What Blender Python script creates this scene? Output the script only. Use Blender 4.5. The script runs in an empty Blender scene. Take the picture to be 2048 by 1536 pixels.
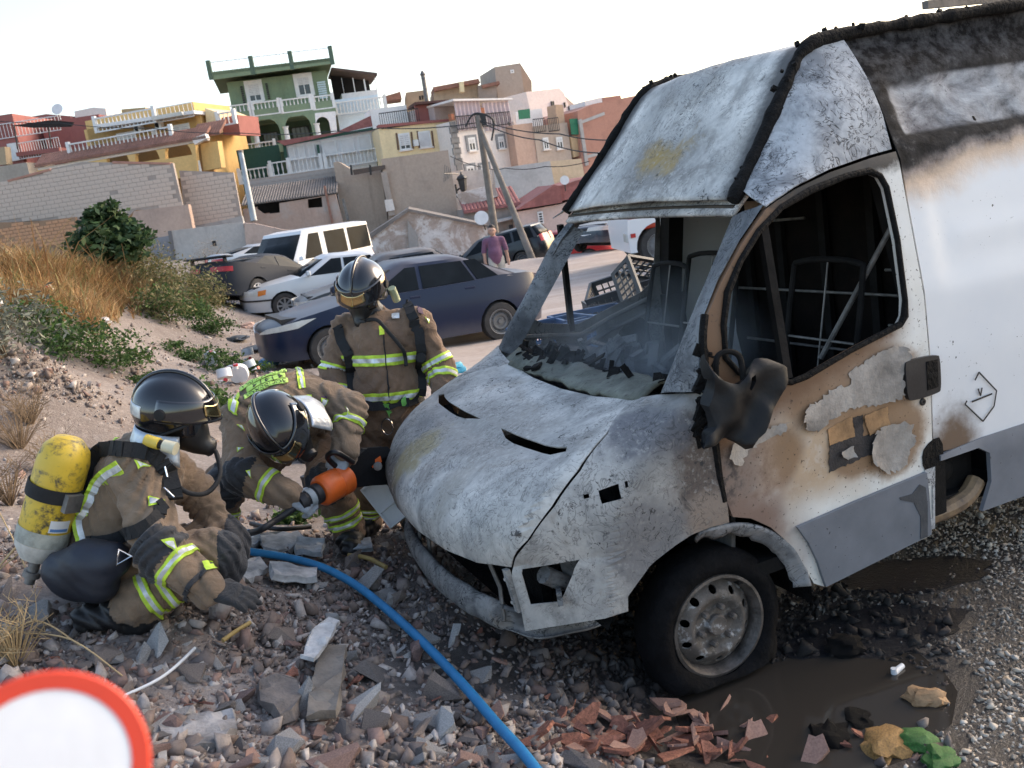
import bpy, bmesh, math, random
import numpy as np
from mathutils import Vector, Matrix, noise as mnoise
from mathutils.geometry import delaunay_2d_cdt
R_ = math.radians
random.seed(7); RNG = np.random.default_rng(11)
SC = bpy.context.scene
COL = SC.collection

# ------------------------------------------------------------------ camera
FPX, CAM_H = 1871.0, 2.2                      # focal length in pixels of the 2048 px frame, eye height
PITCH, ROLL = R_(12.14), R_(8.66)
_f = Vector((0, math.cos(PITCH), -math.sin(PITCH)))
_r0 = Vector((1, 0, 0)); _u0 = Vector((0, math.sin(PITCH), math.cos(PITCH)))
_r = _r0 * math.cos(ROLL) - _u0 * math.sin(ROLL)
_u = _r0 * math.sin(ROLL) + _u0 * math.cos(ROLL)
CAM = Vector((0, 0, CAM_H))
cd = bpy.data.cameras.new('camera'); cam = bpy.data.objects.new('camera', cd); COL.objects.link(cam)
cd.sensor_width = 36.0; cd.lens = FPX / 2048 * 36.0; cd.clip_start = 0.05; cd.clip_end = 3000
cam.matrix_world = Matrix(((_r.x, _u.x, -_f.x, 0), (_r.y, _u.y, -_f.y, 0), (_r.z, _u.z, -_f.z, CAM_H), (0, 0, 0, 1)))
cd.dof.use_dof = True; cd.dof.focus_distance = 5.0; cd.dof.aperture_fstop = 6.3
SC.camera = cam
# ------------------------------------------------------------------ sky, sun, exposure
SUN_EL, SUN_AZ = R_(26), R_(60)               # azimuth measured from +Y (view heading) towards +X
w = bpy.data.worlds.new('World'); SC.world = w; w.use_nodes = True
nt = w.node_tree; nt.nodes.clear()
_o = nt.nodes.new('ShaderNodeOutputWorld'); _b = nt.nodes.new('ShaderNodeBackground'); _s = nt.nodes.new('ShaderNodeTexSky')
_s.sky_type = 'NISHITA'; _s.sun_disc = False; _s.sun_elevation = SUN_EL; _s.sun_rotation = SUN_AZ
_s.air_density = 1.0; _s.dust_density = 2.5; _s.ozone_density = 0.5
_b.inputs['Strength'].default_value = 0.15
_w = nt.nodes.new('ShaderNodeMix'); _w.data_type = 'RGBA'; _w.blend_type = 'MULTIPLY'; _w.inputs[0].default_value = 1; _w.inputs[7].default_value = (1.05, 1.0, .95, 1)
nt.links.new(_s.outputs[0], _w.inputs[6]); nt.links.new(_w.outputs[2], _b.inputs[0]); nt.links.new(_b.outputs[0], _o.inputs[0])
sd = bpy.data.lights.new('sun', 'SUN'); sd.energy = 0.5; sd.angle = R_(30); sd.color = (1, .93, .84)
sun = bpy.data.objects.new('sun', sd); COL.objects.link(sun)
_sv = Vector((math.sin(SUN_AZ) * math.cos(SUN_EL), math.cos(SUN_AZ) * math.cos(SUN_EL), math.sin(SUN_EL)))
sun.rotation_euler = _sv.to_track_quat('Z', 'Y').to_euler()
SC.view_settings.view_transform = 'Standard'; SC.view_settings.look = 'None'
SC.view_settings.exposure = 1.45; SC.view_settings.gamma = 1.0; SC.view_settings.use_curve_mapping = False
SC.cycles.use_denoising = True
SC.cycles.max_bounces = 6; SC.cycles.transparent_max_bounces = 12
# ------------------------------------------------------------------ helpers
def ray(u, v):
    return _r * ((u - 1024) / FPX) - _u * ((v - 768) / FPX) + _f
def at(u, v, d):                               # the point seen at pixel (u, v) of the 2048 frame, d metres deep
    return CAM + ray(u, v) * d
def gnd(u, v, z):                              # the point seen at (u, v) on the level z
    r = ray(u, v); return CAM + r * ((z - CAM.z) / r.z)
def proj(p):
    q = Vector(p) - CAM; d = q.dot(_f); return (1024 + FPX * q.dot(_r) / d, 768 - FPX * q.dot(_u) / d, d)

class MB:
    """collects geometry; build() links it as one mesh object"""
    def __init__(s): s.v = []; s.f = []; s.m = []; s.mi = 0
    def add(s, vs, fs, mi=None):
        b = len(s.v); s.v.extend([tuple(x) for x in vs]); s.f.extend([tuple(i + b for i in f) for f in fs])
        s.m.extend([s.mi if mi is None else mi] * len(fs)); return s
    def box(s, c, h, M=None, mi=None, tap=1.0):
        """box with centre c, half sizes h, optional matrix, top face scaled by tap"""
        vs = []
        for z in (-1, 1):
            k = tap if z > 0 else 1
            for x, y in ((-1, -1), (1, -1), (1, 1), (-1, 1)):
                p = Vector((c[0] + x * h[0] * k, c[1] + y * h[1] * k, c[2] + z * h[2]))
                vs.append(M @ p if M else p)
        return s.add(vs, [(3, 2, 1, 0), (4, 5, 6, 7), (0, 1, 5, 4), (1, 2, 6, 5), (2, 3, 7, 6), (3, 0, 4, 7)], mi)
    def bar(s, a, b, w, h, up=(0, 0, 1), mi=None):
        a, b = Vector(a), Vector(b); d = (b - a); L = d.length; d.normalize()
        u = Vector(up); x = d.cross(u)
        if x.length < 1e-4: x = d.cross(Vector((0, 1, 0)))
        x.normalize(); y = x.cross(d)
        vs = [p + x * (i * w / 2) + y * (j * h / 2) for p in (a, b) for i, j in ((-1, -1), (1, -1), (1, 1), (-1, 1))]
        return s.add(vs, [(3, 2, 1, 0), (4, 5, 6, 7), (0, 1, 5, 4), (1, 2, 6, 5), (2, 3, 7, 6), (3, 0, 4, 7)], mi)
    def tube(s, pts, r, n=8, mi=None, cap=True, closed=False):
        pts = [Vector(p) for p in pts]; N = len(pts); rs = r if isinstance(r, (list, tuple)) else [r] * N
        vs = []; x = None
        for i, p in enumerate(pts):
            if closed: d = pts[(i + 1) % N] - pts[i - 1]
            else: d = pts[min(i + 1, N - 1)] - pts[max(i - 1, 0)]
            d.normalize()
            if x is None:
                x = d.orthogonal().normalized()
            else:
                x = (x - d * x.dot(d))
                x = x.normalized() if x.length > 1e-6 else d.orthogonal().normalized()
            y = d.cross(x)
            for k in range(n):
                a = 2 * math.pi * k / n; vs.append(p + (x * math.cos(a) + y * math.sin(a)) * rs[i])
        fs = []
        for i in range(N if closed else N - 1):
            j = (i + 1) % N
            for k in range(n):
                fs.append((i * n + k, i * n + (k + 1) % n, j * n + (k + 1) % n, j * n + k))
        if cap and not closed:
            fs.append(tuple(reversed(range(n)))); fs.append(tuple((N - 1) * n + k for k in range(n)))
        return s.add(vs, fs, mi)
    def lathe(s, prof, n=24, M=None, mi=None, cap=True):
        """prof: (radius, height) list turned about local z"""
        vs = []
        for r, z in prof:
            for k in range(n):
                a = 2 * math.pi * k / n; p = Vector((r * math.cos(a), r * math.sin(a), z)); vs.append(M @ p if M else p)
        fs = []
        for i in range(len(prof) - 1):
            for k in range(n): fs.append((i * n + k, i * n + (k + 1) % n, (i + 1) * n + (k + 1) % n, (i + 1) * n + k))
        if cap:
            if prof[0][0] > 1e-5: fs.append(tuple(reversed(range(n))))
            if prof[-1][0] > 1e-5: fs.append(tuple((len(prof) - 1) * n + k for k in range(n)))
        return s.add(vs, fs, mi)
    def grid(s, fn, nu, nv, mi=None, flip=False):
        vs = [fn(i / nu, j / nv) for j in range(nv + 1) for i in range(nu + 1)]
        fs = []
        for j in range(nv):
            for i in range(nu):
                a = j * (nu + 1) + i; q = (a, a + 1, a + nu + 2, a + nu + 1); fs.append(tuple(reversed(q)) if flip else q)
        return s.add(vs, fs, mi)
    def prism(s, poly, h, fn, mi=None):
        """extrude 2-D polygon; fn(a, b, c) -> point with c running 0..h"""
        n = len(poly); vs = [fn(a, b, 0) for a, b in poly] + [fn(a, b, h) for a, b in poly]
        fs = [tuple(reversed(range(n))), tuple(range(n, 2 * n))] + [(i, (i + 1) % n, n + (i + 1) % n, n + i) for i in range(n)]
        return s.add(vs, fs, mi)
    def panel(s, outline, holes=(), fn=None, step=.1, thick=.004, mi=None, refine=None):
        """a sheet with outline and holes in 2-D, cut into triangles and mapped by fn(a, b) -> point, with thickness along its normals"""
        pts = []; edges = []
        def loop(L):
            b = len(pts)
            for q in L: pts.append(Vector(q))
            edges.extend([(b + i, b + (i + 1) % len(L)) for i in range(len(L))])
        def dens(L):
            out = []
            for i, p in enumerate(L):
                q = L[(i + 1) % len(L)]; d = math.hypot(q[0] - p[0], q[1] - p[1]); k = max(1, int(d / step))
                out += [(p[0] + (q[0] - p[0]) * t / k, p[1] + (q[1] - p[1]) * t / k) for t in range(k)]
            return out
        loop(dens(outline))
        for h in holes: loop(dens(h))
        xs = [p[0] for p in outline]; ys = [p[1] for p in outline]
        def inside(x, y, L):
            c = False; j = len(L) - 1
            for i in range(len(L)):
                if (L[i][1] > y) != (L[j][1] > y) and x < (L[j][0] - L[i][0]) * (y - L[i][1]) / (L[j][1] - L[i][1]) + L[i][0]: c = not c
                j = i
            return c
        nb = len(pts); bp = np.array([(p.x, p.y) for p in pts])
        y = min(ys) + step / 2; row = 0
        while y < max(ys):
            x = min(xs) + step * (.25 if row % 2 else .75)
            while x < max(xs):
                if inside(x, y, outline) and not any(inside(x, y, h) for h in holes):
                    if ((bp - (x, y)) ** 2).sum(1).min() > (step * .4) ** 2: pts.append(Vector((x, y)))
                x += step
            y += step * .87; row += 1
        V2, _, F2, *_ = delaunay_2d_cdt(pts, edges, [], 0, 1e-6)
        FF = []
        for f in F2:
            cx = sum(V2[i].x for i in f) / len(f); cy = sum(V2[i].y for i in f) / len(f)
            if inside(cx, cy, outline) and not any(inside(cx, cy, h) for h in holes): FF.append(tuple(f))
        P = [Vector(fn(q.x, q.y)) for q in V2]
        N = [Vector() for _ in P]
        for f in FF:
            n = (P[f[1]] - P[f[0]]).cross(P[f[2]] - P[f[0]])
            for i in f: N[i] += n
        N = [n.normalized() if n.length > 1e-12 else Vector((0, 0, 1)) for n in N]
        nv = len(P); cnt = {}
        for f in FF:
            for i in range(len(f)):
                a, b = f[i], f[(i + 1) % len(f)]; cnt[(a, b)] = 1
        fs = list(FF) + [tuple(nv + i for i in reversed(f)) for f in FF]
        for (a, b) in cnt:
            if (b, a) not in cnt: fs.append((b, a, nv + a, nv + b))
        return s.add(P + [p - n * thick for p, n in zip(P, N)], fs, mi)
    def build(s, name, mats, parent=None, smooth=30, loc=None, **kw):
        me = bpy.data.meshes.new(name); me.from_pydata(s.v, [], s.f)
        mats = mats if isinstance(mats, (list, tuple)) else [mats]
        for m in mats: me.materials.append(m)
        if len(mats) > 1: me.polygons.foreach_set('material_index', s.m)
        return link(name, me, parent, smooth, loc, **kw)

def link(name, me, parent=None, smooth=30, loc=None, **kw):
    if smooth:
        me.polygons.foreach_set('use_smooth', [True] * len(me.polygons))
        try: me.set_sharp_from_angle(angle=R_(smooth))
        except Exception: pass
    me.update()
    o = bpy.data.objects.new(name, me); COL.objects.link(o)
    if parent: o.parent = parent
    if loc is not None: o.location = loc
    tag(o, **kw); return o
def tag(o, label=None, cat=None, group=None, kind=None):
    if label: o['label'] = label
    if cat: o['category'] = cat
    if group: o['group'] = group
    if kind: o['kind'] = kind
    return o
def empty(name, loc=(0, 0, 0), rz=0, **kw):
    o = bpy.data.objects.new(name, None); COL.objects.link(o); o.location = loc; o.rotation_euler = (0, 0, rz)
    o.empty_display_size = .2; tag(o, **kw); return o
def copy_tree(o, parent=None):
    c = o.copy(); COL.objects.link(c); c.parent = parent
    for ch in o.children: copy_tree(ch, c)
    return c
def npmesh(name, V, F, mat, parent=None, smooth=0, **kw):
    """fast mesh from arrays; F is (n,3) or (n,4)"""
    me = bpy.data.meshes.new(name); V = np.asarray(V, np.float32); F = np.asarray(F, np.int32); k = F.shape[1]
    me.vertices.add(len(V)); me.vertices.foreach_set('co', V.ravel())
    me.loops.add(F.size); me.loops.foreach_set('vertex_index', F.ravel())
    me.polygons.add(len(F)); me.polygons.foreach_set('loop_start', np.arange(0, F.size, k, dtype=np.int32))
    for m in (mat if isinstance(mat, (list, tuple)) else [mat]): me.materials.append(m)
    me.update(calc_edges=True); me.validate()
    return link(name, me, parent, smooth, **kw)
def bevel(o, w=.01, seg=2):
    m = o.modifiers.new('bevel', 'BEVEL'); m.width = w; m.segments = seg; m.limit_method = 'ANGLE'; m.angle_limit = R_(40); return o
def lerp(a, b, t): return a + (b - a) * t
def interp(x, xs, ys): return float(np.interp(x, xs, ys))
def nz(p, s=1.0, o=2): return mnoise.fractal(Vector(p) * s, 1.0, 2.0, o)
def smooth_poly(P, it=2, closed=True):
    for _ in range(it):
        Q = []
        n = len(P)
        for i in range(n if closed else n - 1):
            a, b = P[i], P[(i + 1) % n]
            Q.append(tuple(.75 * x + .25 * y for x, y in zip(a, b))); Q.append(tuple(.25 * x + .75 * y for x, y in zip(a, b)))
        P = Q if closed else [P[0]] + Q + [P[-1]]
    return P
def spline(P, n=8):
    """Catmull-Rom through the points"""
    P = [Vector(p) for p in P]; out = []
    for i in range(len(P) - 1):
        a, b, c, d = P[max(i - 1, 0)], P[i], P[i + 1], P[min(i + 2, len(P) - 1)]
        for k in range(n):
            t = k / n
            out.append(.5 * ((2 * b) + (c - a) * t + (2 * a - 5 * b + 4 * c - d) * t * t + (3 * b - a - 3 * c + d) * t ** 3))
    return out + [P[-1]]

# ------------------------------------------------------------------ materials
class NT:
    def __init__(s, name):
        s.m = bpy.data.materials.new(name); s.m.use_nodes = True; s.t = s.m.node_tree; s.t.nodes.clear()
        s.out = s.n('ShaderNodeOutputMaterial'); s.b = s.n('ShaderNodeBsdfPrincipled'); s.l(s.b.outputs[0], s.out.inputs[0])
        s._tc = None
    def n(s, t, **kw):
        x = s.t.nodes.new(t)
        for k, v in kw.items(): setattr(x, k, v)
        return x
    def l(s, a, b): s.t.links.new(a, b)
    def co(s, kind='Object'):
        if s._tc is None: s._tc = s.n('ShaderNodeTexCoord')
        return s._tc.outputs[kind]
    def noise(s, scale, detail=4, rough=.6, vec=None, dist=0, out='Fac'):
        x = s.n('ShaderNodeTexNoise'); x.inputs['Scale'].default_value = scale; x.inputs['Detail'].default_value = detail
        x.inputs['Roughness'].default_value = rough; x.inputs['Distortion'].default_value = dist
        s.l(vec if vec is not None else s.co(), x.inputs['Vector']); return x.outputs[out]
    def voro(s, scale, feature='F1', vec=None, out='Distance', rnd=1):
        x = s.n('ShaderNodeTexVoronoi', feature=feature); x.inputs['Scale'].default_value = scale; x.inputs['Randomness'].default_value = rnd
        s.l(vec if vec is not None else s.co(), x.inputs['Vector']); return x.outputs[out]
    def ramp(s, fac, stops):
        x = s.n('ShaderNodeValToRGB'); e = x.color_ramp.elements
        while len(e) > 1: e.remove(e[-1])
        for i, (p, c) in enumerate(stops):
            k = e[0] if i == 0 else e.new(p); k.position = p
            c = (c, c, c) if isinstance(c, (int, float)) else c; k.color = (*c[:3], 1)
        s.l(fac, x.inputs[0]); return x.outputs[0]
    def mix(s, fac, a, b, mode='MIX'):
        x = s.n('ShaderNodeMix', data_type='RGBA', blend_type=mode)
        for sock, val in ((x.inputs[0], fac), (x.inputs[6], a), (x.inputs[7], b)):
            if isinstance(val, (int, float)): sock.default_value = val
            elif isinstance(val, (tuple, list)): sock.default_value = (*val[:3], 1)
            else: s.l(val, sock)
        return x.outputs[2]
    def math(s, op, a, b=None, clamp=False):
        x = s.n('ShaderNodeMath', operation=op, use_clamp=clamp)
        for i, val in enumerate((a, b)):
            if val is None: continue
            if isinstance(val, (int, float)): x.inputs[i].default_value = val
            else: s.l(val, x.inputs[i])
        return x.outputs[0]
    def sep(s, vec):
        x = s.n('ShaderNodeSeparateXYZ'); s.l(vec, x.inputs[0]); return x.outputs
    def mapr(s, v, a, b, c=0, d=1, smooth=True):
        x = s.n('ShaderNodeMapRange', interpolation_type='SMOOTHSTEP' if smooth else 'LINEAR')
        s.l(v, x.inputs[0])
        for i, q in enumerate((a, b, c, d)): x.inputs[i + 1].default_value = q
        return x.outputs[0]
    def scalevec(s, sc, vec=None):
        x = s.n('ShaderNodeMapping'); x.inputs['Scale'].default_value = sc; s.l(vec if vec is not None else s.co(), x.inputs[0]); return x.outputs[0]
    def set(s, **kw):
        for k, v in kw.items():
            i = s.b.inputs[k.replace('_', ' ')]
            if isinstance(v, (int, float)): i.default_value = v
            elif isinstance(v, (tuple, list)): i.default_value = (*v[:3], 1)
            else: s.l(v, i)
        return s
    def bump(s, h, strength=.3, dist=.01):
        x = s.n('ShaderNodeBump'); x.inputs['Strength'].default_value = strength; x.inputs['Distance'].default_value = dist
        s.l(h, x.inputs['Height']); s.l(x.outputs[0], s.b.inputs['Normal']); return s
_MC = {}
def pm(name, col, rough=.8, var=.25, scale=6, metal=0, bump=.2, bscale=None, col2=None, spec=None, detail=5, coat=0, bdist=.01):
    """base colour with cloudy variation and fine relief"""
    if name in _MC: return _MC[name]
    t = NT(name); n1 = t.noise(scale, detail)
    c2 = col2 if col2 else tuple(max(0, c * (1 - var)) for c in col); c1 = tuple(min(1, c * (1 + var * .5)) for c in col) if not col2 else col
    t.set(Base_Color=t.ramp(n1, [(.32, c2), (.68, c1)]), Roughness=rough, Metallic=metal)
    if spec is not None: t.set(Specular_IOR_Level=spec)
    if coat: t.set(Coat_Weight=coat, Coat_Roughness=.08)
    if bump: t.bump(t.noise(bscale or scale * 6, 4), bump, bdist)
    _MC[name] = t.m; return t.m
# ------------------------------------------------------------------ blended bodies: distance field of tapered limbs -> one continuous skin
def snet(val, lo, h):
    """surface nets on a grid of values (negative inside); returns verts, quads"""
    nx, ny, nz_ = val.shape; ins = val < 0
    c = np.zeros((nx - 1, ny - 1, nz_ - 1), int)
    for i in (0, 1):
        for j in (0, 1):
            for k in (0, 1): c += ins[i:nx - 1 + i, j:ny - 1 + j, k:nz_ - 1 + k]
    act = (c > 0) & (c < 8); ix = np.argwhere(act); vid = -np.ones(act.shape, int); vid[act] = np.arange(len(ix))
    acc = np.zeros((len(ix), 3)); cnt = np.zeros(len(ix))
    cor = [(i, j, k) for i in (0, 1) for j in (0, 1) for k in (0, 1)]
    for a in cor:
        for ax in range(3):
            if a[ax]: continue
            b = list(a); b[ax] = 1
            va = val[ix[:, 0] + a[0], ix[:, 1] + a[1], ix[:, 2] + a[2]]; vb_ = val[ix[:, 0] + b[0], ix[:, 1] + b[1], ix[:, 2] + b[2]]
            m = (va < 0) != (vb_ < 0); t = va[m] / (va[m] - vb_[m])
            p = np.tile(np.array(a, float), (m.sum(), 1)); p[:, ax] += t
            acc[m] += p; cnt[m] += 1
    V = (ix + acc / cnt[:, None]) * h + np.array(lo)
    Q = []
    for ax in range(3):
        s0 = [slice(1, None)] * 3; s0[ax] = slice(0, -1)
        A = ins[tuple(slice(0, -1) if i == ax else slice(None) for i in range(3))]; B = ins[tuple(slice(1, None) if i == ax else slice(None) for i in range(3))]
        e = np.argwhere(A != B); o1, o2 = [(1, 2), (2, 0), (0, 1)][ax]
        e = e[(e[:, o1] > 0) & (e[:, o2] > 0) & (e[:, o1] < val.shape[o1] - 1) & (e[:, o2] < val.shape[o2] - 1)]
        def q(d1, d2):
            x = e.copy(); x[:, o1] += d1; x[:, o2] += d2; return vid[x[:, 0], x[:, 1], x[:, 2]]
        q4 = np.stack([q(-1, -1), q(0, -1), q(0, 0), q(-1, 0)], 1)
        fl = A[e[:, 0], e[:, 1], e[:, 2]]
        q4[~fl] = q4[~fl][:, ::-1]; Q.append(q4)
    return V, np.concatenate(Q)
def capsule(P, a, b, ra, rb):
    a = np.array(a); b = np.array(b); d = b - a; L2 = max(1e-9, d @ d)
    t = np.clip(((P - a) @ d) / L2, 0, 1); return np.linalg.norm(P - a - t[..., None] * d, axis=-1) - (ra + (rb - ra) * t), t
def ellip(P, c, r, M=None):
    Q = P - np.array(c)
    if M is not None: Q = Q @ np.array(M)            # columns of M are the axes
    r = np.array(r); k = np.linalg.norm(Q / r, axis=-1); return (k - 1) * r.min() * np.where(k > 1, 1, 1)
def smin(a, b, k):
    h = np.clip(.5 + .5 * (b - a) / k, 0, 1); return b + (a - b) * h - k * h * (1 - h)
def gridpts(lo, hi, h):
    ax = [np.arange(l, u_ + h, h) for l, u_ in zip(lo, hi)]; return np.stack(np.meshgrid(*ax, indexing='ij'), -1)
def blend_body(bones, h=.016, k=.05, extra=None, wr=0.0, wseed=0, pad=.25):
    """bones: (a, b, ra, rb[, k]) -> V, Q"""
    pts = np.array([list(p) for bn in bones for p in bn[:2]]); lo = pts.min(0) - pad; hi = pts.max(0) + pad
    P = gridpts(lo, hi, h); D = None
    for bn in bones:
        d, _ = capsule(P, bn[0], bn[1], bn[2], bn[3]); kk = bn[4] if len(bn) > 4 else k
        D = d if D is None else smin(D, d, kk)
    if extra is not None: D = extra(P, D)
    if wr:
        ph = wseed
        q = P + .03 * np.sin(P[..., [1, 2, 0]] * 13 + ph)
        w1 = np.sin(q[..., 2] * 52 + 3 * np.sin(q[..., 0] * 11 + ph) + 3 * np.sin(q[..., 1] * 12 + ph * 2)); w2 = np.sin(q[..., 0] * 47 + q[..., 2] * 31 + 3 * np.sin(q[..., 1] * 14 + ph)); w3 = np.sin(q[..., 1] * 43 - q[..., 2] * 27 + 2.5 * np.sin(q[..., 0] * 15 + ph))
        gate = .5 + .5 * np.sin(P[..., 0] * 7 + 2 * np.sin(P[..., 2] * 6 + ph) + ph); wv = gate * (1 - np.abs(w1)) * 1.6 + (1 - gate) * (1 - np.abs(w2)) * 1.4 + .5 * w3 - .7
        D = D + wr * wv
    return snet(D, lo, h)
# ------------------------------------------------------------------ terrain
_cp = [gnd(u, v, z) for u, v, z in (
    # round the van: wet gravel, level
    (1440, 1345, .11), (1900, 1150, .10), (2048, 1080, .10), (2040, 1400, .11), (2000, 1536, .12), (1600, 1450, .05), (1450, 1520, .07),
    (1300, 1370, .11), (1700, 1300, .10), (1800, 1480, .08), (1130, 1290, .24), (1000, 1255, .33), (1200, 1310, .18), (1250, 1500, .16), (1100, 1420, .26), (1050, 1530, .36),
    (905, 1205, .38), (850, 1130, .40), (820, 1060, .38),
    # rubble heap in front
    (700, 1095, .42), (600, 1150, .52), (480, 1205, .66), (300, 1240, .71), (200, 1215, .74), (400, 1225, .69), (100, 1200, .78), (80, 1350, .74), (300, 1450, .62), (600, 1450, .50),
    (800, 1400, .40), (900, 1330, .33), (700, 1250, .44), (1000, 1500, .34), (800, 1536, .44), (400, 1536, .6), (0, 1500, .8),
    (560, 1040, .36), (450, 1010, .42), (640, 900, .12),
    # the bank on the left
    (0, 1100, .95), (150, 900, .8), (0, 850, 1.08), (150, 770, .82), (0, 720, 1.45), (0, 640, 1.75), (50, 690, 1.35), (100, 600, 1.55), (200, 650, 1.05),
    (250, 740, .6), (330, 790, .3), (330, 700, .45), (400, 740, .05), (300, 620, .9), (250, 560, 1.5), (400, 860, .25), (300, 860, .5),
    (450, 665, -.1), (430, 600, .3),
    # the car park
    (965, 672, -.3), (645, 727, -.15), (563, 632, -.26), (480, 615, -.1), (800, 720, -.1), (900, 640, -.3), (1120, 620, -.3), (1200, 500, -.36), (1300, 526, -.42),
    (1250, 560, -.36), (1050, 545, -.42), (1000, 600, -.36), (740, 800, .0))]
_cp += [Vector(p) for p in ((0, 0, .55), (-3, 0, .9), (3, 0, .15), (-5, 3, 1.25), (-8, 7, 1.7), (-9, 12, 2.0), (-9.5, 17, 2.15), (-8.4, 21, 1.9), (-14, 18, 2.3), (-14, 10, 2.2), (6, 4, .03), (6, 8, 0), (9, 14, -.1),
        (15, 25, -.2), (8, 37, -1.2), (2, 36.5, -1.45), (4.5, 37, -1.4), (-1.5, 33.5, -1.2), (-3.2, 33.5, -1.1), (-.3, 32.5, -.9), (.8, 31, -.35), (14, 38, -.7), (-5, 36, -.2), (-7.6, 27, -.2), (-6, 29.5, -.25), (-5, 31, -.3), (-8.6, 26, -.15), (-9.6, 29, -.05), (-8.2, 33, .0), (-11, 31, .2), (-14, 32, 1.0), (-14, 40, 1.0), (-6, 42, .3), (4, 45, -1), (20, 50, -.8), (-30, 20, 2.2), (-30, 45, 1.5),
        (60, 20, 0), (60, -40, 0), (0, -60, .3), (-60, -40, 1.5), (-60, 40, 1.5), (60, 70, 0), (0, 90, 2), (-60, 90, 2), (200, 200, 2), (-200, 200, 2), (-200, -200, 1), (200, -200, 0))]
_cx = np.array([(p.x, p.y) for p in _cp]); _cz = np.array([p.z for p in _cp])
def _phi(d): return np.sqrt(d * d + .03)          # smoothed linear kernel
_A = np.zeros((len(_cp) + 1,) * 2); _A[:-1, :-1] = _phi(np.linalg.norm(_cx[:, None] - _cx[None], axis=2)); _A[:-1, :-1] -= np.eye(len(_cp)) * .06
_A[-1, :-1] = 1; _A[:-1, -1] = 1
_W = np.linalg.solve(_A, np.append(_cz, 0))
def terr(x, y):
    x = np.asarray(x, float); y = np.asarray(y, float); s = np.zeros(x.shape) + _W[-1]
    for (cx, cy), wt in zip(_cx, _W[:-1]): s = s + wt * np.sqrt((x - cx) ** 2 + (y - cy) ** 2 + .03)
    return s
def G(x, y): return float(terr(np.array([x]), np.array([y]))[0])
def onGm(U, V):
    """the same for arrays of pixels"""
    U = np.asarray(U, float); V = np.asarray(V, float); D = np.outer((U - 1024) / FPX, _r) - np.outer((V - 768) / FPX, _u) + np.array(_f); t = np.full(len(U), 1.2); lo = t.copy(); done = np.zeros(len(U), bool)
    for _ in range(64):
        P = np.array(CAM) + D * t[:, None]; below = P[:, 2] < terr(P[:, 0], P[:, 1]); done |= below; lo = np.where(done, lo, t); t = np.where(done, t, t * 1.06)
    hi = t.copy()
    for _ in range(9):
        m = (lo + hi) / 2; P = np.array(CAM) + D * m[:, None]; b = P[:, 2] < terr(P[:, 0], P[:, 1]); hi = np.where(b, m, hi); lo = np.where(b, lo, m)
    return np.array(CAM) + D * hi[:, None]
def onG(u, v):
    """where the ray through pixel (u, v) meets the terrain"""
    r = ray(u, v); lo, hi = 1.0, 1.0
    t = 1.2
    while t < 120:
        p = CAM + r * t
        if p.z < G(p.x, p.y): break
        lo = t; t *= 1.06
    hi = t
    for _ in range(14):
        m = (lo + hi) / 2; p = CAM + r * m
        if p.z < G(p.x, p.y): hi = m
        else: lo = m
    return CAM + r * hi

# the photographs's materials of the ground
def ground_mat():
    t = NT('earth'); co = t.co(); xyz = t.sep(co)
    n1 = t.noise(.9, 6, .65); n2 = t.noise(9, 6, .7); n3 = t.noise(60, 4, .7); n4 = t.noise(220, 2, .6)
    dirt = t.ramp(n1, [(.3, (.17, .135, .118)), (.5, (.245, .203, .178)), (.7, (.33, .285, .26))])
    dirt = t.mix(t.math('MULTIPLY', n2, .7), dirt, t.ramp(n3, [(.3, (.07, .052, .044)), (.7, (.36, .315, .285))]))
    lot = t.ramp(n2, [(.3, (.36, .29, .25)), (.7, (.46, .385, .335))])
    lot = t.mix(t.mapr(t.noise(1, 5, .6, t.scalevec((.5, 2.2, 1))), .45, .7), lot, (.5, .44, .4))
    f = t.mapr(t.math('ADD', xyz[1], t.math('MULTIPLY', n1, 5)), 11.5, 14.5)
    side = t.mapr(t.math('ADD', xyz[0], t.math('MULTIPLY', n1, 3)), -2.5, .5)
    dirt = t.mix(t.math('MULTIPLY', t.mapr(t.noise(22, 5, .75), .5, .66), .55), dirt, (.40, .36, .33)); dirt = t.mix(t.math('MULTIPLY', t.mapr(t.noise(3.3, 5, .7), .5, .7), .4), dirt, (.12, .085, .07))
    c = t.mix(t.math('MULTIPLY', f, side), dirt, lot)
    # wet earth with soot round the burnt van
    vec = t.n('ShaderNodeVectorMath', operation='DISTANCE'); t.l(co, vec.inputs[0]); vec.inputs[1].default_value = (1.15, 4.05, 0)
    wet = t.mapr(t.math('ADD', vec.outputs['Value'], t.math('MULTIPLY', t.noise(1.6, 5, .6), 2.6)), 2.6, 3.7, 1, 0)
    c = t.mix(t.math('MULTIPLY', wet, .9), c, t.mix(n2, (.005, .005, .005), (.026, .021, .018)))
    t.set(Base_Color=c, Roughness=t.mapr(wet, 0, 1, .95, .42))
    t.bump(t.math('ADD', n3, t.math('MULTIPLY', n4, .5)), .6, .02); return t.m
_k = 4.6; _n = 330
_i = np.linspace(-1, 1, _n); _ax = np.sinh(_k * _i) / math.sinh(_k) * 320
GX, GY = np.meshgrid(_ax, _ax + 4.5)
GZ = terr(GX, GY)
_fl = np.clip(1 - np.abs(GX - 0) / 30, 0, 1) * np.clip(1 - np.abs(GY - 8) / 40, 0, 1)
_nzv = np.array([mnoise.fractal(Vector((x * .8, y * .8, 3)), 1, 2, 4) * .06 + mnoise.noise(Vector((x * 5, y * 5, 1))) * .018 if a > 0 else 0 for x, y, a in zip(GX.ravel(), GY.ravel(), _fl.ravel())]).reshape(GX.shape)
_hx, _hy = np.array([(1.6, 3.9)]).T
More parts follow.
